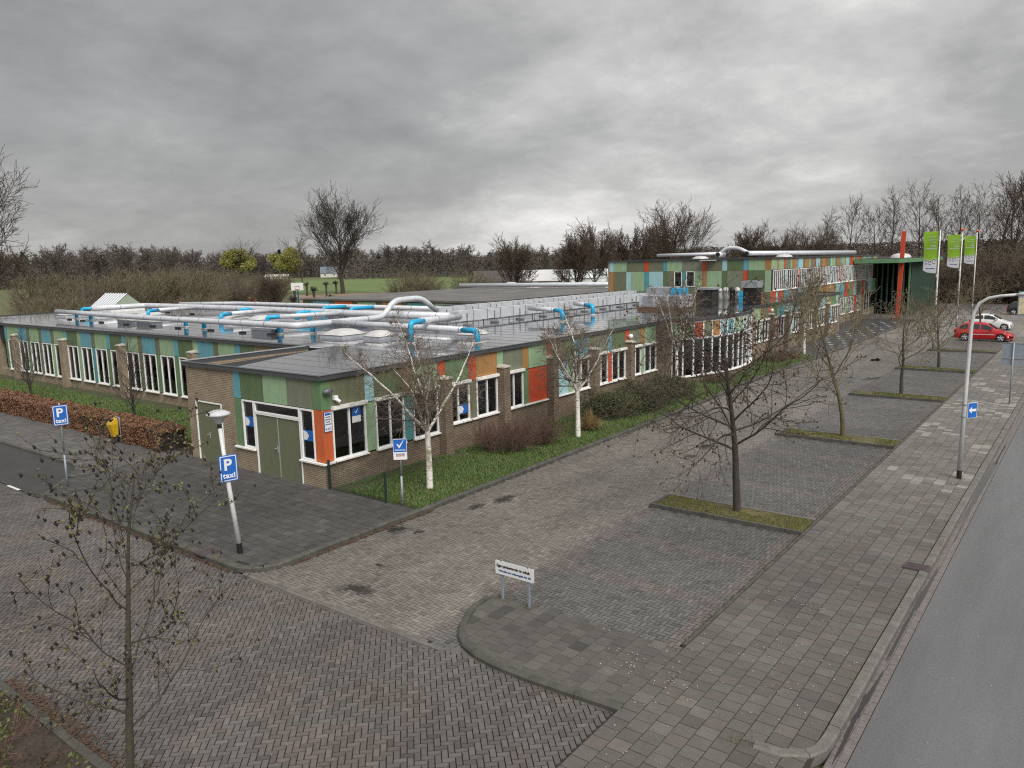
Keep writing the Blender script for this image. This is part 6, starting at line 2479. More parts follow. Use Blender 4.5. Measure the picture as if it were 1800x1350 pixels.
plant('chestnut_tree', 'wide bare tree with arching limbs on the nearest parking island', 'tree', (11.85, 5.2, 0.07), chestnut(33, 5.2, 2.6, 50), rz=0.5)
plant('chestnut_tree', 'upright bare tree with mossy trunk on the second parking island', 'tree', (11.85, 16.5, 0.07), upright(35, 5.0, 2.6, m_barkg))
plant('chestnut_tree', 'bare tree on the third parking island', 'tree', (11.78, 28.0, 0.07), upright(36, 3.7, 2.2, m_barkd))
plant('chestnut_tree', 'small bare tree on the fourth parking island', 'tree', (11.78, 39.2, 0.07), upright(37, 3.4, 2.1, m_barkd))
plant('chestnut_tree', 'distant small bare tree between the red and white cars', 'tree', (11.4, 62.5, 0.07), upright(38, 3.8, 1.9, m_barkd))

# --- birches
def birch(seed, h, fork, nf, spread=34):
    t_ = Tree(seed)
    rr = t_.r
    tr = [V3((0, 0, 0)), V3((0.01, 0.0, fork * 0.5)), V3((-0.01, 0.01, fork))]
    t_.paths.append((0, tr, [0.115, 0.095, 0.085]))
    lv_ = [dict(), dict(n=10, wander=0.07, up=0.03, taper=0.12, rmin=0.008),
           dict(count=22, start=0.08, angle=44, avar=10, len=0.44, shape='cone', n=7, wander=0.11, up=0.02, rad=0.42, taper=0.25, rmin=0.007),
           dict(count=8, start=0.12, angle=42, avar=14, len=0.50, n=5, wander=0.16, up=-0.03, rad=0.5, taper=0.5, rmin=0.005),
           dict(count=3, start=0.15, angle=38, len=0.5, n=3, wander=0.2, up=-0.06, rad=0.6, taper=0.7, rmin=0.0042)]
    for k_ in range(nf):
        an = 6.28 * k_ / nf + rr.uniform(-0.3, 0.3)
        ti = R(rr.uniform(spread * 0.5, spread)) if k_ else R(6)
        d_ = V3((math.cos(an) * math.sin(ti), math.sin(an) * math.sin(ti), math.cos(ti)))
        t_.grow(V3((-0.01, 0.01, fork - 0.05)), d_, (h - fork) * (1.0 if k_ == 0 else rr.uniform(0.75, 1.0)), 0.058 if k_ else 0.066, 1, lv_)
    ct = pts_on(t_, 4, 2, 0.012, seed)
    random.Random(seed).shuffle(ct)
    return [('trunk', t_.mesh('trunk', 0, 0, [12, 8, 5, 3, 3], m_birch)), ('limbs', t_.mesh('limbs', 1, 1, [12, 8, 5, 3, 3], m_birch)), ('crown', t_.mesh('crown', 2, 4, [12, 8, 4, 3, 3], m_btwig)),
            ('buds', leaf_mesh('buds', ct[:3600], 0.020, seed, material('birch catkin', (0.16, 0.12, 0.05), 0.8, nscale=3, namt=0.3)))]


plant('birch_tree', 'nearest white birch forking in front of the first facade bay', 'tree', (2.79, 1.97, 0.05), birch(51, 5.7, 1.95, 6, 58), rz=0.4)
plant('birch_tree', 'second white birch, before the pale blue facade panel', 'tree', (2.83, 10.86, 0.05), birch(52, 5.4, 1.95, 5, 48), rz=2.1)
plant('birch_tree', 'third white birch, at the brick pier left of the curved bay', 'tree', (1.2, 23.6, 0.05), birch(53, 6.4, 2.1, 4, 40), rz=1.2)
plant('birch_tree', 'farthest white birch, beside the dark plaza', 'tree', (2.27, 43.0, 0.05), birch(54, 6.4, 2.3, 4, 36), rz=0.2)

# --- two small pyramidal trees by the wing
def pyramid(seed, h):
    t_ = Tree(seed)
    lv_ = [dict(n=9, wander=0.03, up=0.02, taper=0.15, rmin=0.006), dict(count=34, start=0.10, angle=42, avar=7, len=0.48, shape='cone', n=7, wander=0.06, up=0.06, rad=0.30, taper=0.3, rmin=0.004),
           dict(count=7, start=0.15, angle=32, len=0.42, n=5, wander=0.1, up=0.06, rad=0.5, taper=0.5, rmin=0.003), dict(count=2, start=0.2, angle=30, len=0.5, n=3, wander=0.1, up=0.05, rmin=0.0025)]
    t_.grow(V3((0, 0, 0)), UP, h, 0.08, 0, lv_)
    return [('trunk', t_.mesh('trunk', 0, 0, [10, 5, 3, 3], m_barkd)), ('crown', t_.mesh('crown', 1, 3, [10, 5, 3, 3], m_barkd))]


plant('hornbeam_tree', 'small dark bare tree on the lawn left of the wing pilasters', 'tree', (-29.3, 2.4, 0.04), pyramid(61, 3.9))
plant('hornbeam_tree', 'small dark bare tree on the lawn next to the corner block', 'tree', (-17.3, 2.4, 0.04), pyramid(62, 4.1))

# --- beech hedge
hd = tag(empty('beech_hedge', (-18, 0.35, 0.05)), 'long clipped beech hedge with dry brown leaves beside the taxi bay', 'hedge')
rs = np.random.default_rng(404)
n = 60000
P = np.column_stack([-9.75 - 31 * rs.random(n) ** 1.15, rs.uniform(-0.35, 0.85, n), rs.uniform(0.06, 0.98, n)])
side = rs.random(n)
P[:, 1] = np.where(side < 0.45, -0.35 + np.abs(rs.normal(0, 0.05, n)), np.where(side < 0.5, 0.85 - np.abs(rs.normal(0, 0.05, n)), P[:, 1]))
P[:, 2] = np.where((side >= 0.5) & (side < 0.9), 0.97 - np.abs(rs.normal(0, 0.06, n)), P[:, 2])
wob = 0.05 * np.sin(P[:, 0] * 2.1) + 0.04 * np.sin(P[:, 0] * 5.3 + P[:, 2] * 4)
P[:, 1] += wob
P[:, 2] += 0.03 * np.sin(P[:, 0] * 3.3)
endr = P[:, 0] > -10.0
P[endr, 0] += rs.normal(0, 0.1, endr.sum())
c = bpy.data.objects.new('leaves', leaf_mesh('leaves', P, 0.042, 9, m_beech))
COL.objects.link(c)
c.parent = hd
c.matrix_parent_inverse = hd.matrix_basis.inverted()
stuff(c)
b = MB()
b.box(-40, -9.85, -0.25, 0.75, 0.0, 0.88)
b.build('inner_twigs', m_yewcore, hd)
b = MB()
for i in range(9):
    x_ = -9.0 + random.uniform(-0.5, 0.7)
    y_ = 1.0 + random.uniform(-0.4, 0.5)
    a = random.uniform(0, 3.1)
    b.tube([(x_, y_, 0.1 + 0.04 * i), (x_ + 0.5 * math.cos(a), y_ + 0.5 * math.sin(a), 0.12 + 0.04 * i), (x_ + 0.9 * math.cos(a + 0.3), y_ + 0.9 * math.sin(a + 0.3), 0.16 + 0.04 * i)], [0.025, 0.02, 0.012], 5)
stuff(tag(b.build('branch_pile', material('pale cut wood', (0.34, 0.24, 0.14), 0.8, nscale=5, namt=0.3)), 'heap of pale cut branches at the hedge end by the brick wall', 'branches'))


# --- shrubs
def stems(seed, n, h, rad, sub=4, r0=0.012, lean=0.5, rmin=0.0025, wander=0.14, lv3=True):
    t_ = Tree(seed)
    lv_ = [dict(n=7, wander=wander, up=0.02, taper=0.3, rmin=rmin), dict(count=sub, start=0.25, angle=34, avar=12, len=0.42, n=5, wander=0.18, up=0.02, rad=0.55, taper=0.4, rmin=rmin * 0.9)]
    if lv3:
        lv_.append(dict(count=3, start=0.2, angle=36, len=0.5, n=3, wander=0.2, rad=0.6, rmin=rmin * 0.8))
    for i in range(n):
        a, q = t_.r.uniform(0, 6.28), math.sqrt(t_.r.random()) * rad
        le = lean * (0.35 + q / rad)
        t_.grow(V3((q * math.cos(a) * 0.7, q * math.sin(a) * 0.7, 0)), V3((math.cos(a) * le, math.sin(a) * le, 1)), h * t_.r.uniform(0.6, 1.1), r0, 0, lv_)
    return t_


t = stems(71, 105, 1.15, 0.75, 6, 0.011, 0.75, 0.004)
sh = plant('brown_shrub', 'rounded brown leafless shrub in the grass strip between the first two birches', 'shrub', (1.75, 7.2, 0.04), [('branches', t.mesh('branches', 0, 2, [4, 3, 3], m_twigr))], sc=1.0)
t2_ = stems(72, 90, 1.05, 0.7, 6, 0.011, 0.75, 0.004)
plant('brown_shrub', 'second brown leafless shrub touching the first on its far side', 'shrub', (2.0, 9.0, 0.04), [('branches', t2_.mesh('branches', 0, 2, [4, 3, 3], m_twigr))])


def tuft(seed, n, h, rad, mat_):
    rs_ = random.Random(seed)
    b = MB()
    for i in range(n):
        a, q = rs_.uniform(0, 6.28), rad * 0.4 * math.sqrt(rs_.random())
        le = rs_.random() ** 0.7
        hh = h * rs_.uniform(0.35, 1.1) * (1.1 - 0.45 * le)
        p0 = V3((q * math.cos(a) * 0.5, q * math.sin(a) * 0.5, 0))
        p1 = p0 + V3((math.cos(a) * le * 0.30, math.sin(a) * le * 0.30, hh * 0.7))
        p2 = p1 + V3((math.cos(a) * le * 0.45, math.sin(a) * le * 0.45, hh * (0.35 - 0.5 * le)))
        w_ = V3((-math.sin(a), math.cos(a), 0)) * 0.007
        b.face([p0 - w_, p0 + w_, p1 + w_, p1 - w_])
        b.face([p1 - w_, p1 + w_, p2])
    me = bpy.data.meshes.new('blades')
    me.from_pydata(b.v, [], b.f)
    me.materials.append(mat_)
    return me


plant('ornamental_grass', 'straw-coloured ornamental grass clump behind the second birch', 'grass clump', (2.6, 12.2, 0.04), [('blades', tuft(5, 700, 0.95, 0.9, m_straw))])


def evergreen(seed, rx, ry, h, n, size, mat_, lumps=9):
    rs_ = np.random.default_rng(seed)
    C_ = np.column_stack([rs_.uniform(-0.7, 0.7, lumps) * rx, rs_.uniform(-0.7, 0.7, lumps) * ry, rs_.uniform(0.3, 0.65, lumps) * h])
    Rr = np.column_stack([rs_.uniform(0.3, 0.5, lumps) * rx, rs_.uniform(0.35, 0.55, lumps) * ry, rs_.uniform(0.3, 0.45, lumps) * h])
    i = rs_.integers(0, lumps, n)
    d = rs_.normal(size=(n, 3))
    d /= np.linalg.norm(d, axis=1)[:, None]
    P_ = C_[i] + d * Rr[i] * (rs_.random(n)[:, None] ** 0.25) * (1 + 0.25 * rs_.normal(size=(n, 1)) * 0.6)
    P_ = P_[P_[:, 2] > 0.02]
    return leaf_mesh('foliage', P_, size, seed, mat_, 0.35)


for lab, x, y, rx, ry, h, sd in (('dark spreading evergreen shrub before the red facade panel bay', 1.9, 15.0, 1.5, 1.9, 1.35, 81), ('dark spreading evergreen shrub in the middle of the shrub bank', 2.0, 18.2, 1.5, 2.0, 1.45, 82),
                                 ('dark spreading evergreen shrub nearest the third birch', 1.9, 21.6, 1.4, 1.9, 1.25, 83)):
    t = stems(sd, 60, h * 1.0, 1.0, 5, 0.012, 0.9, 0.005)
    plant('evergreen_shrub', lab, 'shrub', (x, y, 0.04), [('foliage', evergreen(sd, rx, ry, h, 9000, 0.048, m_yew)), ('branches', t.mesh('branches', 0, 1, [4, 3, 3], m_twigo))])
for lab, x, y, sd in (('low brown shrub at the foot of the curved bay', 2.2, 27.0, 84), ('low brown shrub beyond the curved bay', 2.0, 37.5, 85), ('low brown shrub before the far facade pilasters', 2.2, 39.6, 86)):
    t = stems(sd, 60, 0.6, 0.8, 5, 0.01, 0.9, 0.006)
    plant('low_shrub', lab, 'shrub', (x, y, 0.04), [('branches', t.mesh('branches', 0, 2, [3, 3, 3], m_twigr))])
# ground cover in the near bed
n = 7000
P = np.column_stack([9.0 - 5 * rs.random(n) ** 0.8, -11.35 - 3.2 * rs.random(n), 0.1 + 0.35 * rs.random(n) ** 2])
q = fbm(P[:, :2], 1.3, 71)
P = P[q > 0.47]
o = link('ground_cover', leaf_mesh('ground_cover', P, 0.035, 3, material('fresh ground cover leaf', (0.11, 0.19, 0.03), 0.6, nscale=2, color2=(0.10, 0.075, 0.035))))
stuff(tag(o, 'low green ground cover in the near left planting bed', 'ground cover'))
t = stems(90, 70, 0.45, 1.6, 4, 0.009, 0.9, 0.004)
plant('bed_shrub', 'sprawling brown undergrowth in the near left planting bed', 'shrub', (6.9, -12.4, 0.06), [('branches', t.mesh('branches', 0, 2, [3, 3, 3], m_twigr))], sc=1.3)

# --- big trees farther off
def oak(seed, h, spread, mat_t=m_barkd, mat_c=m_barkd, dens=1.0, trunk=0.28, r0=0.33, rmin=0.02, ang=46, shape='round'):
    t_ = Tree(seed)
    lv_ = [dict(n=9, wander=0.04, up=0.02, taper=0.14, rmin=rmin * 2), dict(count=int(19 * dens), start=trunk, stop=0.97, angle=ang, avar=7, len=spread / h, shape=shape, n=9, wander=0.06, up=0.07, rad=0.45, taper=0.2, rmin=rmin * 1.4),
           dict(count=int(9 * dens), start=0.18, angle=34, avar=9, len=0.42, n=6, wander=0.08, up=0.07, rad=0.5, taper=0.35, rmin=rmin * 1.1), dict(count=6, start=0.15, angle=34, avar=10, len=0.46, n=4, wander=0.11, up=0.06, rad=0.55, taper=0.6, rmin=rmin),
           dict(count=3, start=0.15, angle=32, len=0.5, n=3, wander=0.12, up=0.06, rad=0.7, taper=0.8, rmin=rmin * 0.8)]
    t_.grow(V3((0, 0, 0)), UP, h, r0, 0, lv_)
    return t_


def tree_parts(t_, mt, mc, extra=None):
    ps = [('trunk', t_.mesh('trunk', 0, 0, [8, 5, 4, 3, 3], mt)), ('crown', t_.mesh('crown', 1, 4, [8, 5, 3, 3, 3], mc))]
    if extra:
        ps += extra
    return ps


lone = oak(101, 17.2, 9.8, trunk=0.24, r0=0.62, rmin=0.034, dens=1.2, ang=40)
lone_p = tree_parts(lone, m_barkd, m_barkd)
plant('lone_oak', 'tall solitary bare tree standing in the green field', 'tree', (-145.2, 124.3, -0.14), lone_p)
bl = oak(102, 13.2, 8.5, trunk=0.12, r0=0.5, rmin=0.028, ang=52, dens=1.4)
bl_p = tree_parts(bl, m_barkd, m_twig)
plant('large_bare_tree', 'large spreading bare tree at the far left edge', 'tree', (-96.5, 20.5, -0.14), bl_p)
ok = oak(103, 13, 7.6, trunk=0.14, r0=0.40, rmin=0.030, dens=1.25)
ok_p = tree_parts(ok, m_barkd, m_twig)
ok2 = oak(104, 9.6, 5.2, trunk=0.12, r0=0.28, rmin=0.032, dens=1.2)
ok2_p = tree_parts(ok2, m_barkd, m_twig)
plant('bare_tree', 'large round bare tree behind the upper storey', 'tree', (-47.8, 125, -0.14), ok_p, sc=0.86)
for lab, x, y, sc_, rz, pr_ in (('bare tree left of the upper storey on the horizon', -80, 148, 1.1, 1.0, ok2_p), ('bare tree just left of the large round one', -64, 150, 1.0, 2.0, ok2_p), ('bare tree right of the large round one', -42, 150, 0.95, 3.0, ok2_p),
                                ('small bare tree over the pipe hump', -38, 160, 0.85, 4.0, ok2_p), ('medium bare tree right of the pipe hump', -22, 128, 0.62, 5.0, ok_p),
                                ('bare tree rising from the yard behind the roof hump pipe', -67.7, 99.6, 0.80, 0.4, ok2_p), ('second bare yard tree beside the white houses', -57, 104, 0.85, 2.4, ok2_p),
                                ('third bare yard tree left of the panelled block', -47, 108, 0.9, 3.9, ok2_p), ('young bare tree behind the middle of the wing roof', -90, 62, 0.42, 0.9, ok2_p)):
    plant('bare_tree', lab, 'tree', (x, y, -0.14), pr_, rz, sc_)


def poplar(seed, h, spread=0.22):
    t_ = Tree(seed)
    lv_ = [dict(n=10, wander=0.03, up=0.02, taper=0.12, rmin=0.03), dict(count=24, start=0.18, stop=0.98, angle=36, avar=8, len=spread, shape='round', n=7, wander=0.09, up=0.07, rad=0.36, taper=0.25, rmin=0.032),
           dict(count=7, start=0.2, angle=32, len=0.42, n=5, wander=0.13, up=0.06, rad=0.5, taper=0.5, rmin=0.024), dict(count=4, start=0.2, angle=34, len=0.5, n=3, wander=0.16, up=0.05, rad=0.7, rmin=0.023)]
    t_.grow(V3((0, 0, 0)), UP, h, 0.26, 0, lv_)
    return t_


pops = [tree_parts(poplar(110 + i, 16.6, 0.22 + 0.03 * i), m_barkd, m_twig) for i in range(3)]
pl_ = [(-26.5, 152, 0.86), (-22, 151, 0.95), (-17.5, 153, 0.90), (-13.5, 150, 1.02), (-9.5, 154, 1.04), (-5.0, 150, 0.95), (-2.0, 146, 0.98), (1.5, 143, 0.94), (4.5, 140, 1.0), (7.5, 136, 0.98), (10.0, 131, 1.04), (12.6, 128, 1.08), (14.6, 124, 1.05), (16.5, 121, 1.1), (19, 118, 1.08), (6.0, 148, 1.05), (11.4, 142, 1.12), (14.5, 138, 1.2), (17.5, 134, 1.2)]
kids_cache = {}
ORD = ['first', 'second', 'third', 'fourth', 'fifth', 'sixth', 'seventh', 'eighth', 'ninth', 'tenth', 'eleventh', 'twelfth', 'thirteenth', 'fourteenth', 'fifteenth', 'sixteenth', 'seventeenth', 'eighteenth', 'nineteenth']
pl_.sort(key=lambda q: math.atan2(q[0] - CAM.x, q[1] - CAM.y))
for i, (x, y, sc_) in enumerate(pl_):
    plant('poplar_tree', 'slender bare poplar, %s from the left in the row behind the entrance and flags' % ORD[i], 'tree', (x, y, -0.14), pops[i % 3], i * 1.3, sc_, 'row of bare poplars behind the entrance')

plant('poplar_tree', 'slender young bare tree standing before the right-hand willow', 'tree', (-196, 150, -0.14), pops[0], 0.4, 0.95)
# thicket at the right, behind the car park
thick = [stems(120 + i, 60, 5.0, 2.4, 7, 0.03, 0.5, 0.022) for i in range(2)]
th_me = [t_.mesh('branches', 0, 2, [4, 3, 3], m_twigo if i else m_twig) for i, t_ in enumerate(thick)]
rt_ = random.Random(9)
i = 0
for row in range(3):
    for k_ in range(9):
        x, y = 1.5 + k_ * 2.6 + rt_.uniform(-1, 1) - row * 1.0, 114 + row * 7 + rt_.uniform(-1.5, 1.5)
        plant('thicket_shrub', 'tangled olive-brown bush in the thicket behind the parked cars', 'shrub', (x, y, -0.14), [('branches', th_me[i % 2])], rt_.uniform(0, 6), rt_.uniform(0.8, 1.35), 'thicket behind the parked cars')
        i += 1
# willow scrub behind the wing
m_twigb = material('pale brown twig', (0.135, 0.105, 0.078), 0.85, nscale=0.5, namt=0.3)
scr = [stems(130 + i, 80, 6.0, 2.9, 7, 0.04, 0.5, 0.026, 0.09) for i in range(3)]
sc_me = [t_.mesh('branches', 0, 2, [4, 3, 3], [m_twigb, m_twigo, m_twigo][i]) for i, t_ in enumerate(scr)]
i = 0
for (x0_, y0_, x1_, y1_, n_) in ((-66, 10, -78, 48, 9), (-84, 22, -96, 62, 10), (-108, 34, -118, 84, 12), (-130, 48, -136, 92, 10)):
    for k_ in range(n_):
        f = (k_ + 0.5) / n_
        x, y = x0_ + (x1_ - x0_) * f + rt_.uniform(-2, 2), y0_ + (y1_ - y0_) * f + rt_.uniform(-2, 2)
        plant('willow_scrub', 'bushy brown-olive willow scrub behind the wing roof', 'shrub', (x, y, -0.14), [('branches', sc_me[i % 3])], rt_.uniform(0, 6), rt_.uniform(0.5, 1.12) * (0.62 if x0_ > -70 else (0.92 if x0_ > -90 else 0.95)), 'willow scrub behind the wing')
        i += 1
for lab, x, y, sc_ in (('olive bush behind the roof hump pipe', -84, 88, 0.85), ('olive bush right of the basketball hoop', -78, 86, 0.75), ('second olive bush right of the basketball hoop', -72, 92, 0.8), ('olive bush before the white houses', -62, 92, 0.5), ('low olive bush beside the white houses', -54, 96, 0.5)):
    plant('yard_bush', lab, 'shrub', (x, y, -0.14), [('branches', sc_me[1])], x, sc_)
# pollards
po = Tree(140)
po.paths.append((0, [V3((0, 0, 0)), V3((0.03, 0, 1.1)), V3((0, 0.02, 2.0))], [0.2, 0.17, 0.22]))
for k_ in range(46):
    a, ti = po.r.uniform(0, 6.28), po.r.uniform(0.2, 1.2)
    po.grow(V3((0, 0, 2.0)), V3((math.cos(a) * math.sin(ti), math.sin(a) * math.sin(ti), math.cos(ti))), 0.75, 0.045, 1, [dict(), dict(n=4, wander=0.15, rmin=0.02)])
po_p = [('trunk', po.mesh('trunk', 0, 0, 8, m_barkd)), ('crown', po.mesh('crown', 1, 1, 4, m_barkd))]
m_pobr = [('trunk', po_p[0][1]), ('crown', po.mesh('crown', 1, 1, 4, m_beech))]
for i, (x, y, p_) in enumerate(((-86, 44, m_pobr), (-82, 47, m_pobr), (-79, 51, m_pobr), (-74, 54.5, po_p), (-70, 58, po_p), (-140.9, 109, po_p), (-137, 112, po_p), (-144, 121, po_p), (-104, 82, po_p), (-118, 88, po_p))):
    plant('pollard_tree', ('short knobbly pollard, %s from the left of five behind the wing roof' % ORD[i]) if i < 5 else ['pollard left of the lone field tree', 'pollard between the hoop and the lone field tree', 'pollard at the foot of the lone field tree', 'pollard right behind the basketball hoop', 'pollard left of the basketball hoop'][i - 5], 'tree', (x, y, -0.14), p_, i, 1.25 if i < 5 else 1.35, 'pollards behind the roof')
# yellow-green willows
wl = oak(150, 20, 9, trunk=0.12, r0=0.5, rmin=0.03, ang=52)
wp = []
rw = np.random.default_rng(5)
lumps = 26
C_ = rw.normal(0, 1, (lumps, 3))
C_ /= np.linalg.norm(C_, axis=1)[:, None]
C_ *= rw.uniform(0.45, 0.8, (lumps, 1)) * np.array([9.0, 9.0, 7.0])
C_[:, 2] += 11.5
ii = rw.integers(0, lumps, 16000)
dd = rw.normal(0, 1, (16000, 3))
dd /= np.linalg.norm(dd, axis=1)[:, None]
P = C_[ii] + dd * rw.uniform(0.3, 1.0, (16000, 1)) * 3.0
P = P[P[:, 2] > 3]
wl_p = [('trunk', wl.mesh('trunk', 0, 0, 6, m_barkd)), ('limbs', wl.mesh('limbs', 1, 2, [6, 4, 3], m_barkd)), ('crown', leaf_mesh('crown', P, 0.33, 8, m_willow, 0.5))]
w_ = plant('willow_tree', 'left round yellow-green willow at the wood edge', 'tree', (-410, 268, -0.14), wl_p, 0.0, 1.05)
w_.scale = (1.4, 1.4, 1.02)
w_ = plant('willow_tree', 'right round yellow-green willow at the wood edge', 'tree', (-324, 240, -0.14), wl_p, 2.0, 0.95)
w_.scale = (1.2, 1.2, 0.92)

# --- far woodland: single-mesh copies, too small to show parts
def merged(t_, mat_, sides=(5, 3, 3, 3, 3)):
    return t_.mesh('far_tree', 0, 4, list(sides), mat_)


def lowoak(seed, h, spread, mat_, ang=45, trunk=0.1):
    t_ = Tree(seed)
    lv_ = [dict(n=6, wander=0.05, up=0.02, taper=0.14, rmin=0.14), dict(count=16, start=trunk, angle=ang, len=spread, shape='round', n=5, wander=0.12, up=0.06, rad=0.45, taper=0.25, rmin=0.11), dict(count=9, start=0.2, angle=38, len=0.45, n=4, wander=0.16, up=0.05, rad=0.5, rmin=0.10), dict(count=5, start=0.2, angle=38, len=0.5, n=2, wander=0.2, up=0.04, rmin=0.09)]
    t_.grow(V3((0, 0, 0)), UP, h, 0.5, 0, lv_)
    return merged(t_, mat_)


m_far = [material('far wood bark %d' % i, c_, 0.95, nscale=0.05, namt=0.2) for i, c_ in enumerate(((0.118, 0.098, 0.090), (0.108, 0.090, 0.080), (0.125, 0.104, 0.096), (0.118, 0.094, 0.084), (0.125, 0.115, 0.080)))]
far_m = [lowoak(160 + i, 15.5, 0.36 + 0.03 * (i % 3), m_far[i % 5]) for i in range(7)]
pin = np.random.default_rng(3)
n = 2600
hgt = pin.random(n)
P = np.column_stack([pin.normal(0, 1, n) * (1 - hgt) * 3.2, pin.normal(0, 1, n) * (1 - hgt) * 3.2, 4 + 15 * hgt])
pine_me = leaf_mesh('far_pine', P, 0.9, 4, m_ever, 0.5)
rf = random.Random(31)
cnt = 0
for row, (dist, step) in enumerate(((430, 7.2), (490, 6.0), (560, 6.4))):
    az = -73.0
    while az < -2:
        a = R(az + rf.uniform(-0.3, 0.3))
        dd_ = dist * rf.uniform(0.94, 1.06)
        if az > -30:
            dd_ *= 0.72 if az < -12 else 0.55
        x, y = CAM.x + dd_ * math.sin(a), CAM.y + dd_ * math.cos(a)
        az += math.degrees(step / dist) * rf.uniform(0.7, 1.3) * (1.0 if az < -30 else 1.25)
        if row == 0 and -60 < az < -45:
            continue
        if -60 < az < -50 and dd_ < 560:
            dd_ = rf.uniform(560, 600)
            x, y = CAM.x + dd_ * math.sin(a), CAM.y + dd_ * math.cos(a)
        sc_ = rf.uniform(0.78, 1.12) * (1.0 if az < -42 else 0.82) * (dd_ / dist if az > -30 else 1.0) * (1.0 if az < -55 else 0.92)
        pine = rf.random() < 0.07 and row > 0
        o = bpy.data.objects.new('woodland_pine' if pine else 'woodland_tree', pine_me if pine else far_m[rf.randrange(7)])
        COL.objects.link(o)
        o.location = (x, y, -0.14)
        o.rotation_euler = (0, 0, rf.uniform(0, 6.28))
        o.scale = (sc_ * 1.05, sc_ * 1.05, sc_)
        if pine:
            tag(o, 'dark pine standing among the bare trees of the far wood', 'tree', 'pines of the far wood')
        else:
            tag(o, 'bare brown tree of the far wood along the horizon', 'tree', 'bare trees of the far wood')
        cnt += 1
# undergrowth that closes the wood near the ground
n = 130000
az = np.radians(rs.uniform(-74, -1, n))
di = rs.uniform(425, 560, n) * np.where(az > np.radians(-30), 0.66, 1.0)
di = np.where((az > np.radians(-60)) & (az < np.radians(-50)), rs.uniform(555, 600, n), di)
P = np.column_stack([CAM.x + di * np.sin(az), CAM.y + di * np.cos(az), 11.0 * rs.random(n) ** 1.2])
o = link('wood_undergrowth', leaf_mesh('wood_undergrowth', P, 0.5, 6, material('wood undergrowth', (0.090, 0.075, 0.068), 0.95, nscale=0.03, namt=0.4), 0.5))
stuff(tag(o, 'brown undergrowth closing the foot of the far wood', 'undergrowth'))

# --- things behind the school
m_white2 = material('white house wall', (0.55, 0.54, 0.50), 0.8, nscale=0.5, namt=0.15)
m_tile2 = material('dark roof tile', (0.07, 0.06, 0.06), 0.7, nscale=1, namt=0.2)
m_gh = material('greenhouse glass', (0.62, 0.66, 0.66), 0.3, nscale=0.4, namt=0.2)


def house(label, x, y, w_, d_, hw, hr, rz, wallm, roofm, name='house', wins=2, ribs=0):
    o = tag(empty(name, (0, 0, 0)), label, 'house' if name == 'house' else 'greenhouse')
    b = MB()
    b.box(-w_ / 2, w_ / 2, -d_ / 2, d_ / 2, 0, hw)
    for sx_ in (-1, 1):
        b.face([(sx_ * w_ / 2, -d_ / 2, hw), (sx_ * w_ / 2, d_ / 2, hw), (sx_ * w_ / 2, 0, hw + hr)])
    b.build('wall', wallm, o)
    for sy_ in (-1, 1):
        b = MB()
        e_ = 0.3
        b.hexa([(-w_ / 2 - e_, sy_ * (d_ / 2 + e_), hw - e_ * hr / (d_ / 2)), (w_ / 2 + e_, sy_ * (d_ / 2 + e_), hw - e_ * hr / (d_ / 2)), (w_ / 2 + e_, 0, hw + hr), (-w_ / 2 - e_, 0, hw + hr),
                (-w_ / 2 - e_, sy_ * (d_ / 2 + e_), hw - e_ * hr / (d_ / 2) + 0.15), (w_ / 2 + e_, sy_ * (d_ / 2 + e_), hw - e_ * hr / (d_ / 2) + 0.15), (w_ / 2 + e_, 0, hw + hr + 0.15), (-w_ / 2 - e_, 0, hw + hr + 0.15)])
        b.build('roof', roofm, o)
    for q in range(wins):
        xx = -w_ / 2 + w_ * (q + 0.5) / wins
        b = MB()
        b.box(xx - 0.6, xx + 0.6, -d_ / 2 - 0.04, -d_ / 2 - 0.01, hw * 0.35, hw * 0.8)
        wn = b.build('window', m_wframe, o)
        b = MB()
        b.box(xx - 0.5, xx + 0.5, -d_ / 2 - 0.06, -d_ / 2 - 0.042, hw * 0.4, hw * 0.76)
        b.build('pane', m_carglass, wn)
    for q in range(ribs):
        xx = -w_ / 2 + w_ * (q + 0.5) / ribs
        b = MB()
        b.tube([(xx, -d_ / 2 - 0.05, hw + 0.1), (xx, 0, hw + hr + 0.2)], 0.08, 4)
        b.build('rib', m_rib, o)
    o.location = (x, y, -0.14)
    o.rotation_euler = (0, 0, rz)
    return o


house('white gabled house behind the roof at centre', -107, 143, 11, 8, 2.6, 2.6, 0.9, m_white2, m_tile2)
house('second gabled house right of the white one', -97, 150, 10, 8, 2.6, 2.4, 0.5, material('brown house wall', (0.17, 0.11, 0.08), 0.8), material('white roof sheet', (0.55, 0.55, 0.55), 0.5))
house('house with slate roof among the far trees left of the lone tree', -400, 330, 12, 8, 3.0, 4, 0.8, m_white2, material('blue slate', (0.12, 0.14, 0.18), 0.6))
house('low white farm building between the two willows', -392, 282, 14, 6, 1.8, 1.2, 0.7, m_white2, material('pale barn roof', (0.50, 0.49, 0.47), 0.6), wins=3)
for lab, x, y, w_, rz in (('long white greenhouse behind the yard trees', -142, 214, 30, 0.6), ('greenhouse with white ribs left of the panelled block', -112, 226, 26, 0.6), ('low pale greenhouse before the long one', -104, 172, 18, 0.6), ('pale greenhouse nearest the panelled block', -88, 190, 22, 0.6)):
    house(lab, x, y, w_, 9, 2.6, 1.7, rz, m_gh, m_gh, 'greenhouse', wins=0, ribs=8)
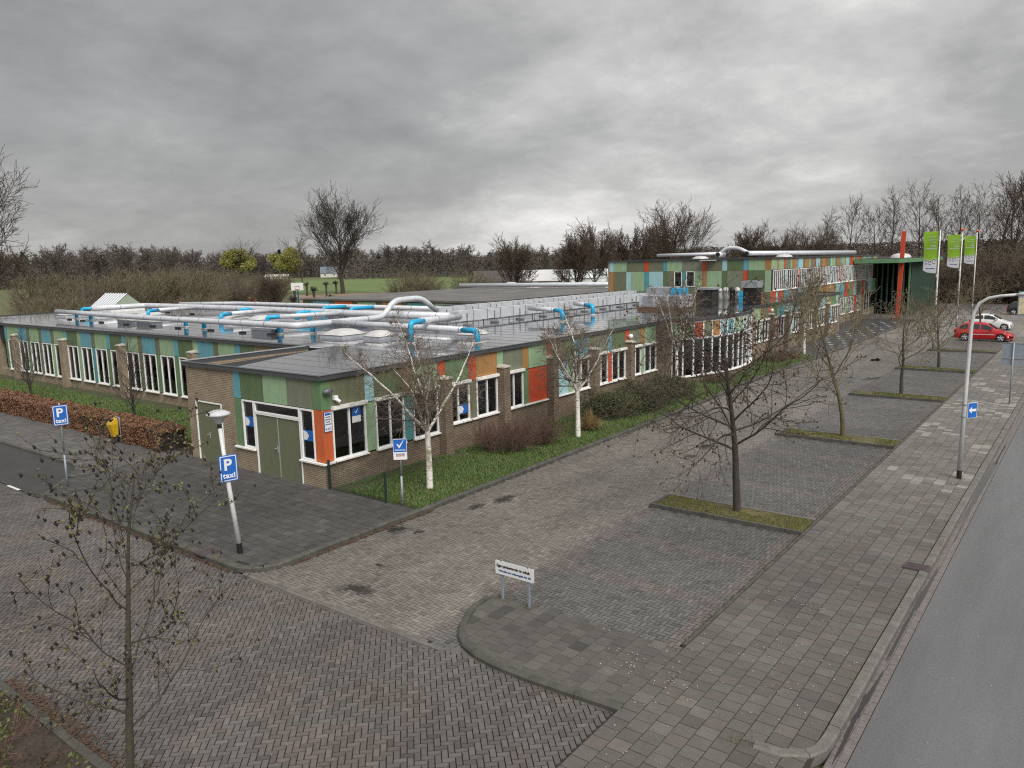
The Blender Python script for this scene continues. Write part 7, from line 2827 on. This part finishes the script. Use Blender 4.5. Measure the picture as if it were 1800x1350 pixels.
# low annex roofs behind the main roof
an = tag(empty('annex_building', (-62, 80, 0)), 'low flat-roofed annex with orange and olive panels behind the main roof', 'building')
b = MB()
b.box(-58, -24.6, 44, 92, -0.1, 3.3)
b.build('wall', m_pan['olive'], an)
for q, (x_, c_) in enumerate(((-56, 'blue'), (-52, 'orange'), (-48, 'lgreen'), (-44, 'ochre'), (-40, 'teal'), (-36, 'lgreen'), (-32, 'red'), (-28, 'lgreen'))):
    b = MB()
    b.box(x_, x_ + 3.0, 43.93, 43.99, 0.5, 3.2)
    b.build('facade_panel', m_pan[c_], an)
b = MB()
b.box(-58.3, -24.4, 43.8, 92.3, 3.3, 3.5)
b.build('roof', material('dry grey roofing', (0.13, 0.125, 0.12), 0.7, nscale=0.3, namt=0.4), an)
b = MB()
b.tube([(-57, 72, 4.0), (-24, 76, 4.1)], 0.30, 12)
tag(b.build('annex_pipe', m_metal, None, True), 'long pale pipe lying on the annex roof', 'pipe')
for i in range(5):
    b = MB()
    b.lathe((-55 + i * 6.8, 82 - 3 * (i % 2), 3.5), [(1.4, 0), (1.2, 0.4), (0.6, 0.65), (0, 0.7)], 12)
    tag(b.build('skylight_dome', m_dome, None, True), 'white dome, %s from the left on the annex roof' % ORD[i], 'skylight', 'domes on the annex roof')
sd = tag(empty('market_shed', (-85, 146, 0)), 'low shed with orange and red-white boards among the yard trees', 'shed')
b = MB()
b.box(-92, -74, 145, 149, -0.1, 1.7)
b.build('wall', m_pan['olive'], sd)
for q, (x_, c_) in enumerate(((-91.5, 'ochre'), (-88.5, 'orange'), (-84.5, 'red'), (-80.5, 'orange'), (-77.5, 'olive'))):
    b = MB()
    b.box(x_, x_ + 2.7, 144.9, 144.98, 0.2, 1.6)
    b.build('board', m_pan[c_], sd)
b = MB()
b.box(-92.4, -73.6, 144.5, 149.5, 1.7, 1.95)
b.build('roof', m_gh, sd)
# basketball hoop
ho = tag(empty('basketball_hoop', (-96.5, 72.5, 0)), 'white basketball backboard on a bent blue post behind the roof', 'basketball hoop')
b = MB()
b.tube([(-97.5, 73.4, -0.1), (-97.2, 73.1, 2.2), (-96.6, 72.6, 3.3)], 0.13, 8)
b.build('post', m_bpipe, ho, True)
ud = Vector((0.78, 0.62, 0)).normalized()
n_ = Vector((ud.y, -ud.x, 0))
c = Vector((-96.5, 72.5, 3.1)) + n_ * 0.15
plate(ho, c, ud, 2.2, 1.35, m_signwhite, 0.08, 0.05, name='backboard')
b = MB()
for (p, q) in (((-0.38, 0.15), (-0.38, 0.7)), ((-0.38, 0.7), (0.38, 0.7)), ((0.38, 0.7), (0.38, 0.15)), ((0.38, 0.15), (-0.38, 0.15))):
    b.tube([c + n_ * 0.02 + ud * p[0] + Vector((0, 0, p[1])), c + n_ * 0.02 + ud * q[0] + Vector((0, 0, q[1]))], 0.045, 4)
b.build('target_square', material('ochre paint', (0.36, 0.22, 0.05), 0.6), ho)
b = MB()
b.tube([c + n_ * (0.45 + 0.28 * math.sin(a_ * 0.5236)) + ud * 0.28 * math.cos(a_ * 0.5236) + Vector((0, 0, 0.2)) for a_ in range(13)], 0.03, 5)
b.build('hoop_ring', m_inkr, ho)
# electricity pylon
pyl = tag(empty('electricity_pylon', (-480, 735, 0)), 'small lattice electricity pylon on the horizon', 'pylon')
b = MB()
cx_, cy_ = CAM.x + 900 * math.sin(R(-33.2)), CAM.y + 900 * math.cos(R(-33.2))
hp = 37.0
for sx_ in (-1, 1):
    for sy_ in (-1, 1):
        b.tube([(cx_ + sx_ * 3.5, cy_ + sy_ * 3.5, 0), (cx_ + sx_ * 0.8, cy_ + sy_ * 0.8, hp * 0.7), (cx_, cy_, hp)], 0.28, 4)
for z_ in range(4):
    f = 1 - z_ / 5.5
    b.tube([(cx_ - 3.5 * f, cy_ - 3.5 * f, z_ * 6), (cx_ + 3.0 * f, cy_ + 3.0 * f, (z_ + 1) * 6)], 0.22, 4)
    b.tube([(cx_ + 3.5 * f, cy_ - 3.5 * f, z_ * 6), (cx_ - 3.0 * f, cy_ + 3.0 * f, (z_ + 1) * 6)], 0.22, 4)
b.build('lattice_mast', m_steel, pyl)
for z_, l_ in ((hp * 0.68, 7), (hp * 0.82, 9), (hp * 0.93, 6)):
    b = MB()
    b.tube([(cx_ - l_ * 0.8, cy_ - l_ * 0.55, z_), (cx_, cy_, z_ + 1.2), (cx_ + l_ * 0.8, cy_ + l_ * 0.55, z_)], 0.3, 4)
    b.build('cross_arm', m_steel, pyl)
# field patches
fld = MB()
fld.face([(-420, 200, -0.10), (-150, 120, -0.10), (-110, 175, -0.10), (-300, 330, -0.10)])
struct(fld.build('meadow', material('meadow grass', (0.115, 0.165, 0.050), 0.9, nscale=0.03, namt=0.2, fine=(0.5, 0.2))))
fld = MB()
fld.face([(-150, 112, -0.09), (-100, 76, -0.09), (-70, 110, -0.09), (-118, 152, -0.09)])
struct(fld.build('sand_patch', material('brown sand', (0.22, 0.15, 0.10), 0.9, nscale=0.1, namt=0.3)))
yard = sheet('school_yard', -140, -20, 28, 105, -0.11, material('yard grass', (0.08, 0.105, 0.035), 0.9, nscale=0.1, color2=(0.10, 0.085, 0.05), fine=(1, 0.3)))
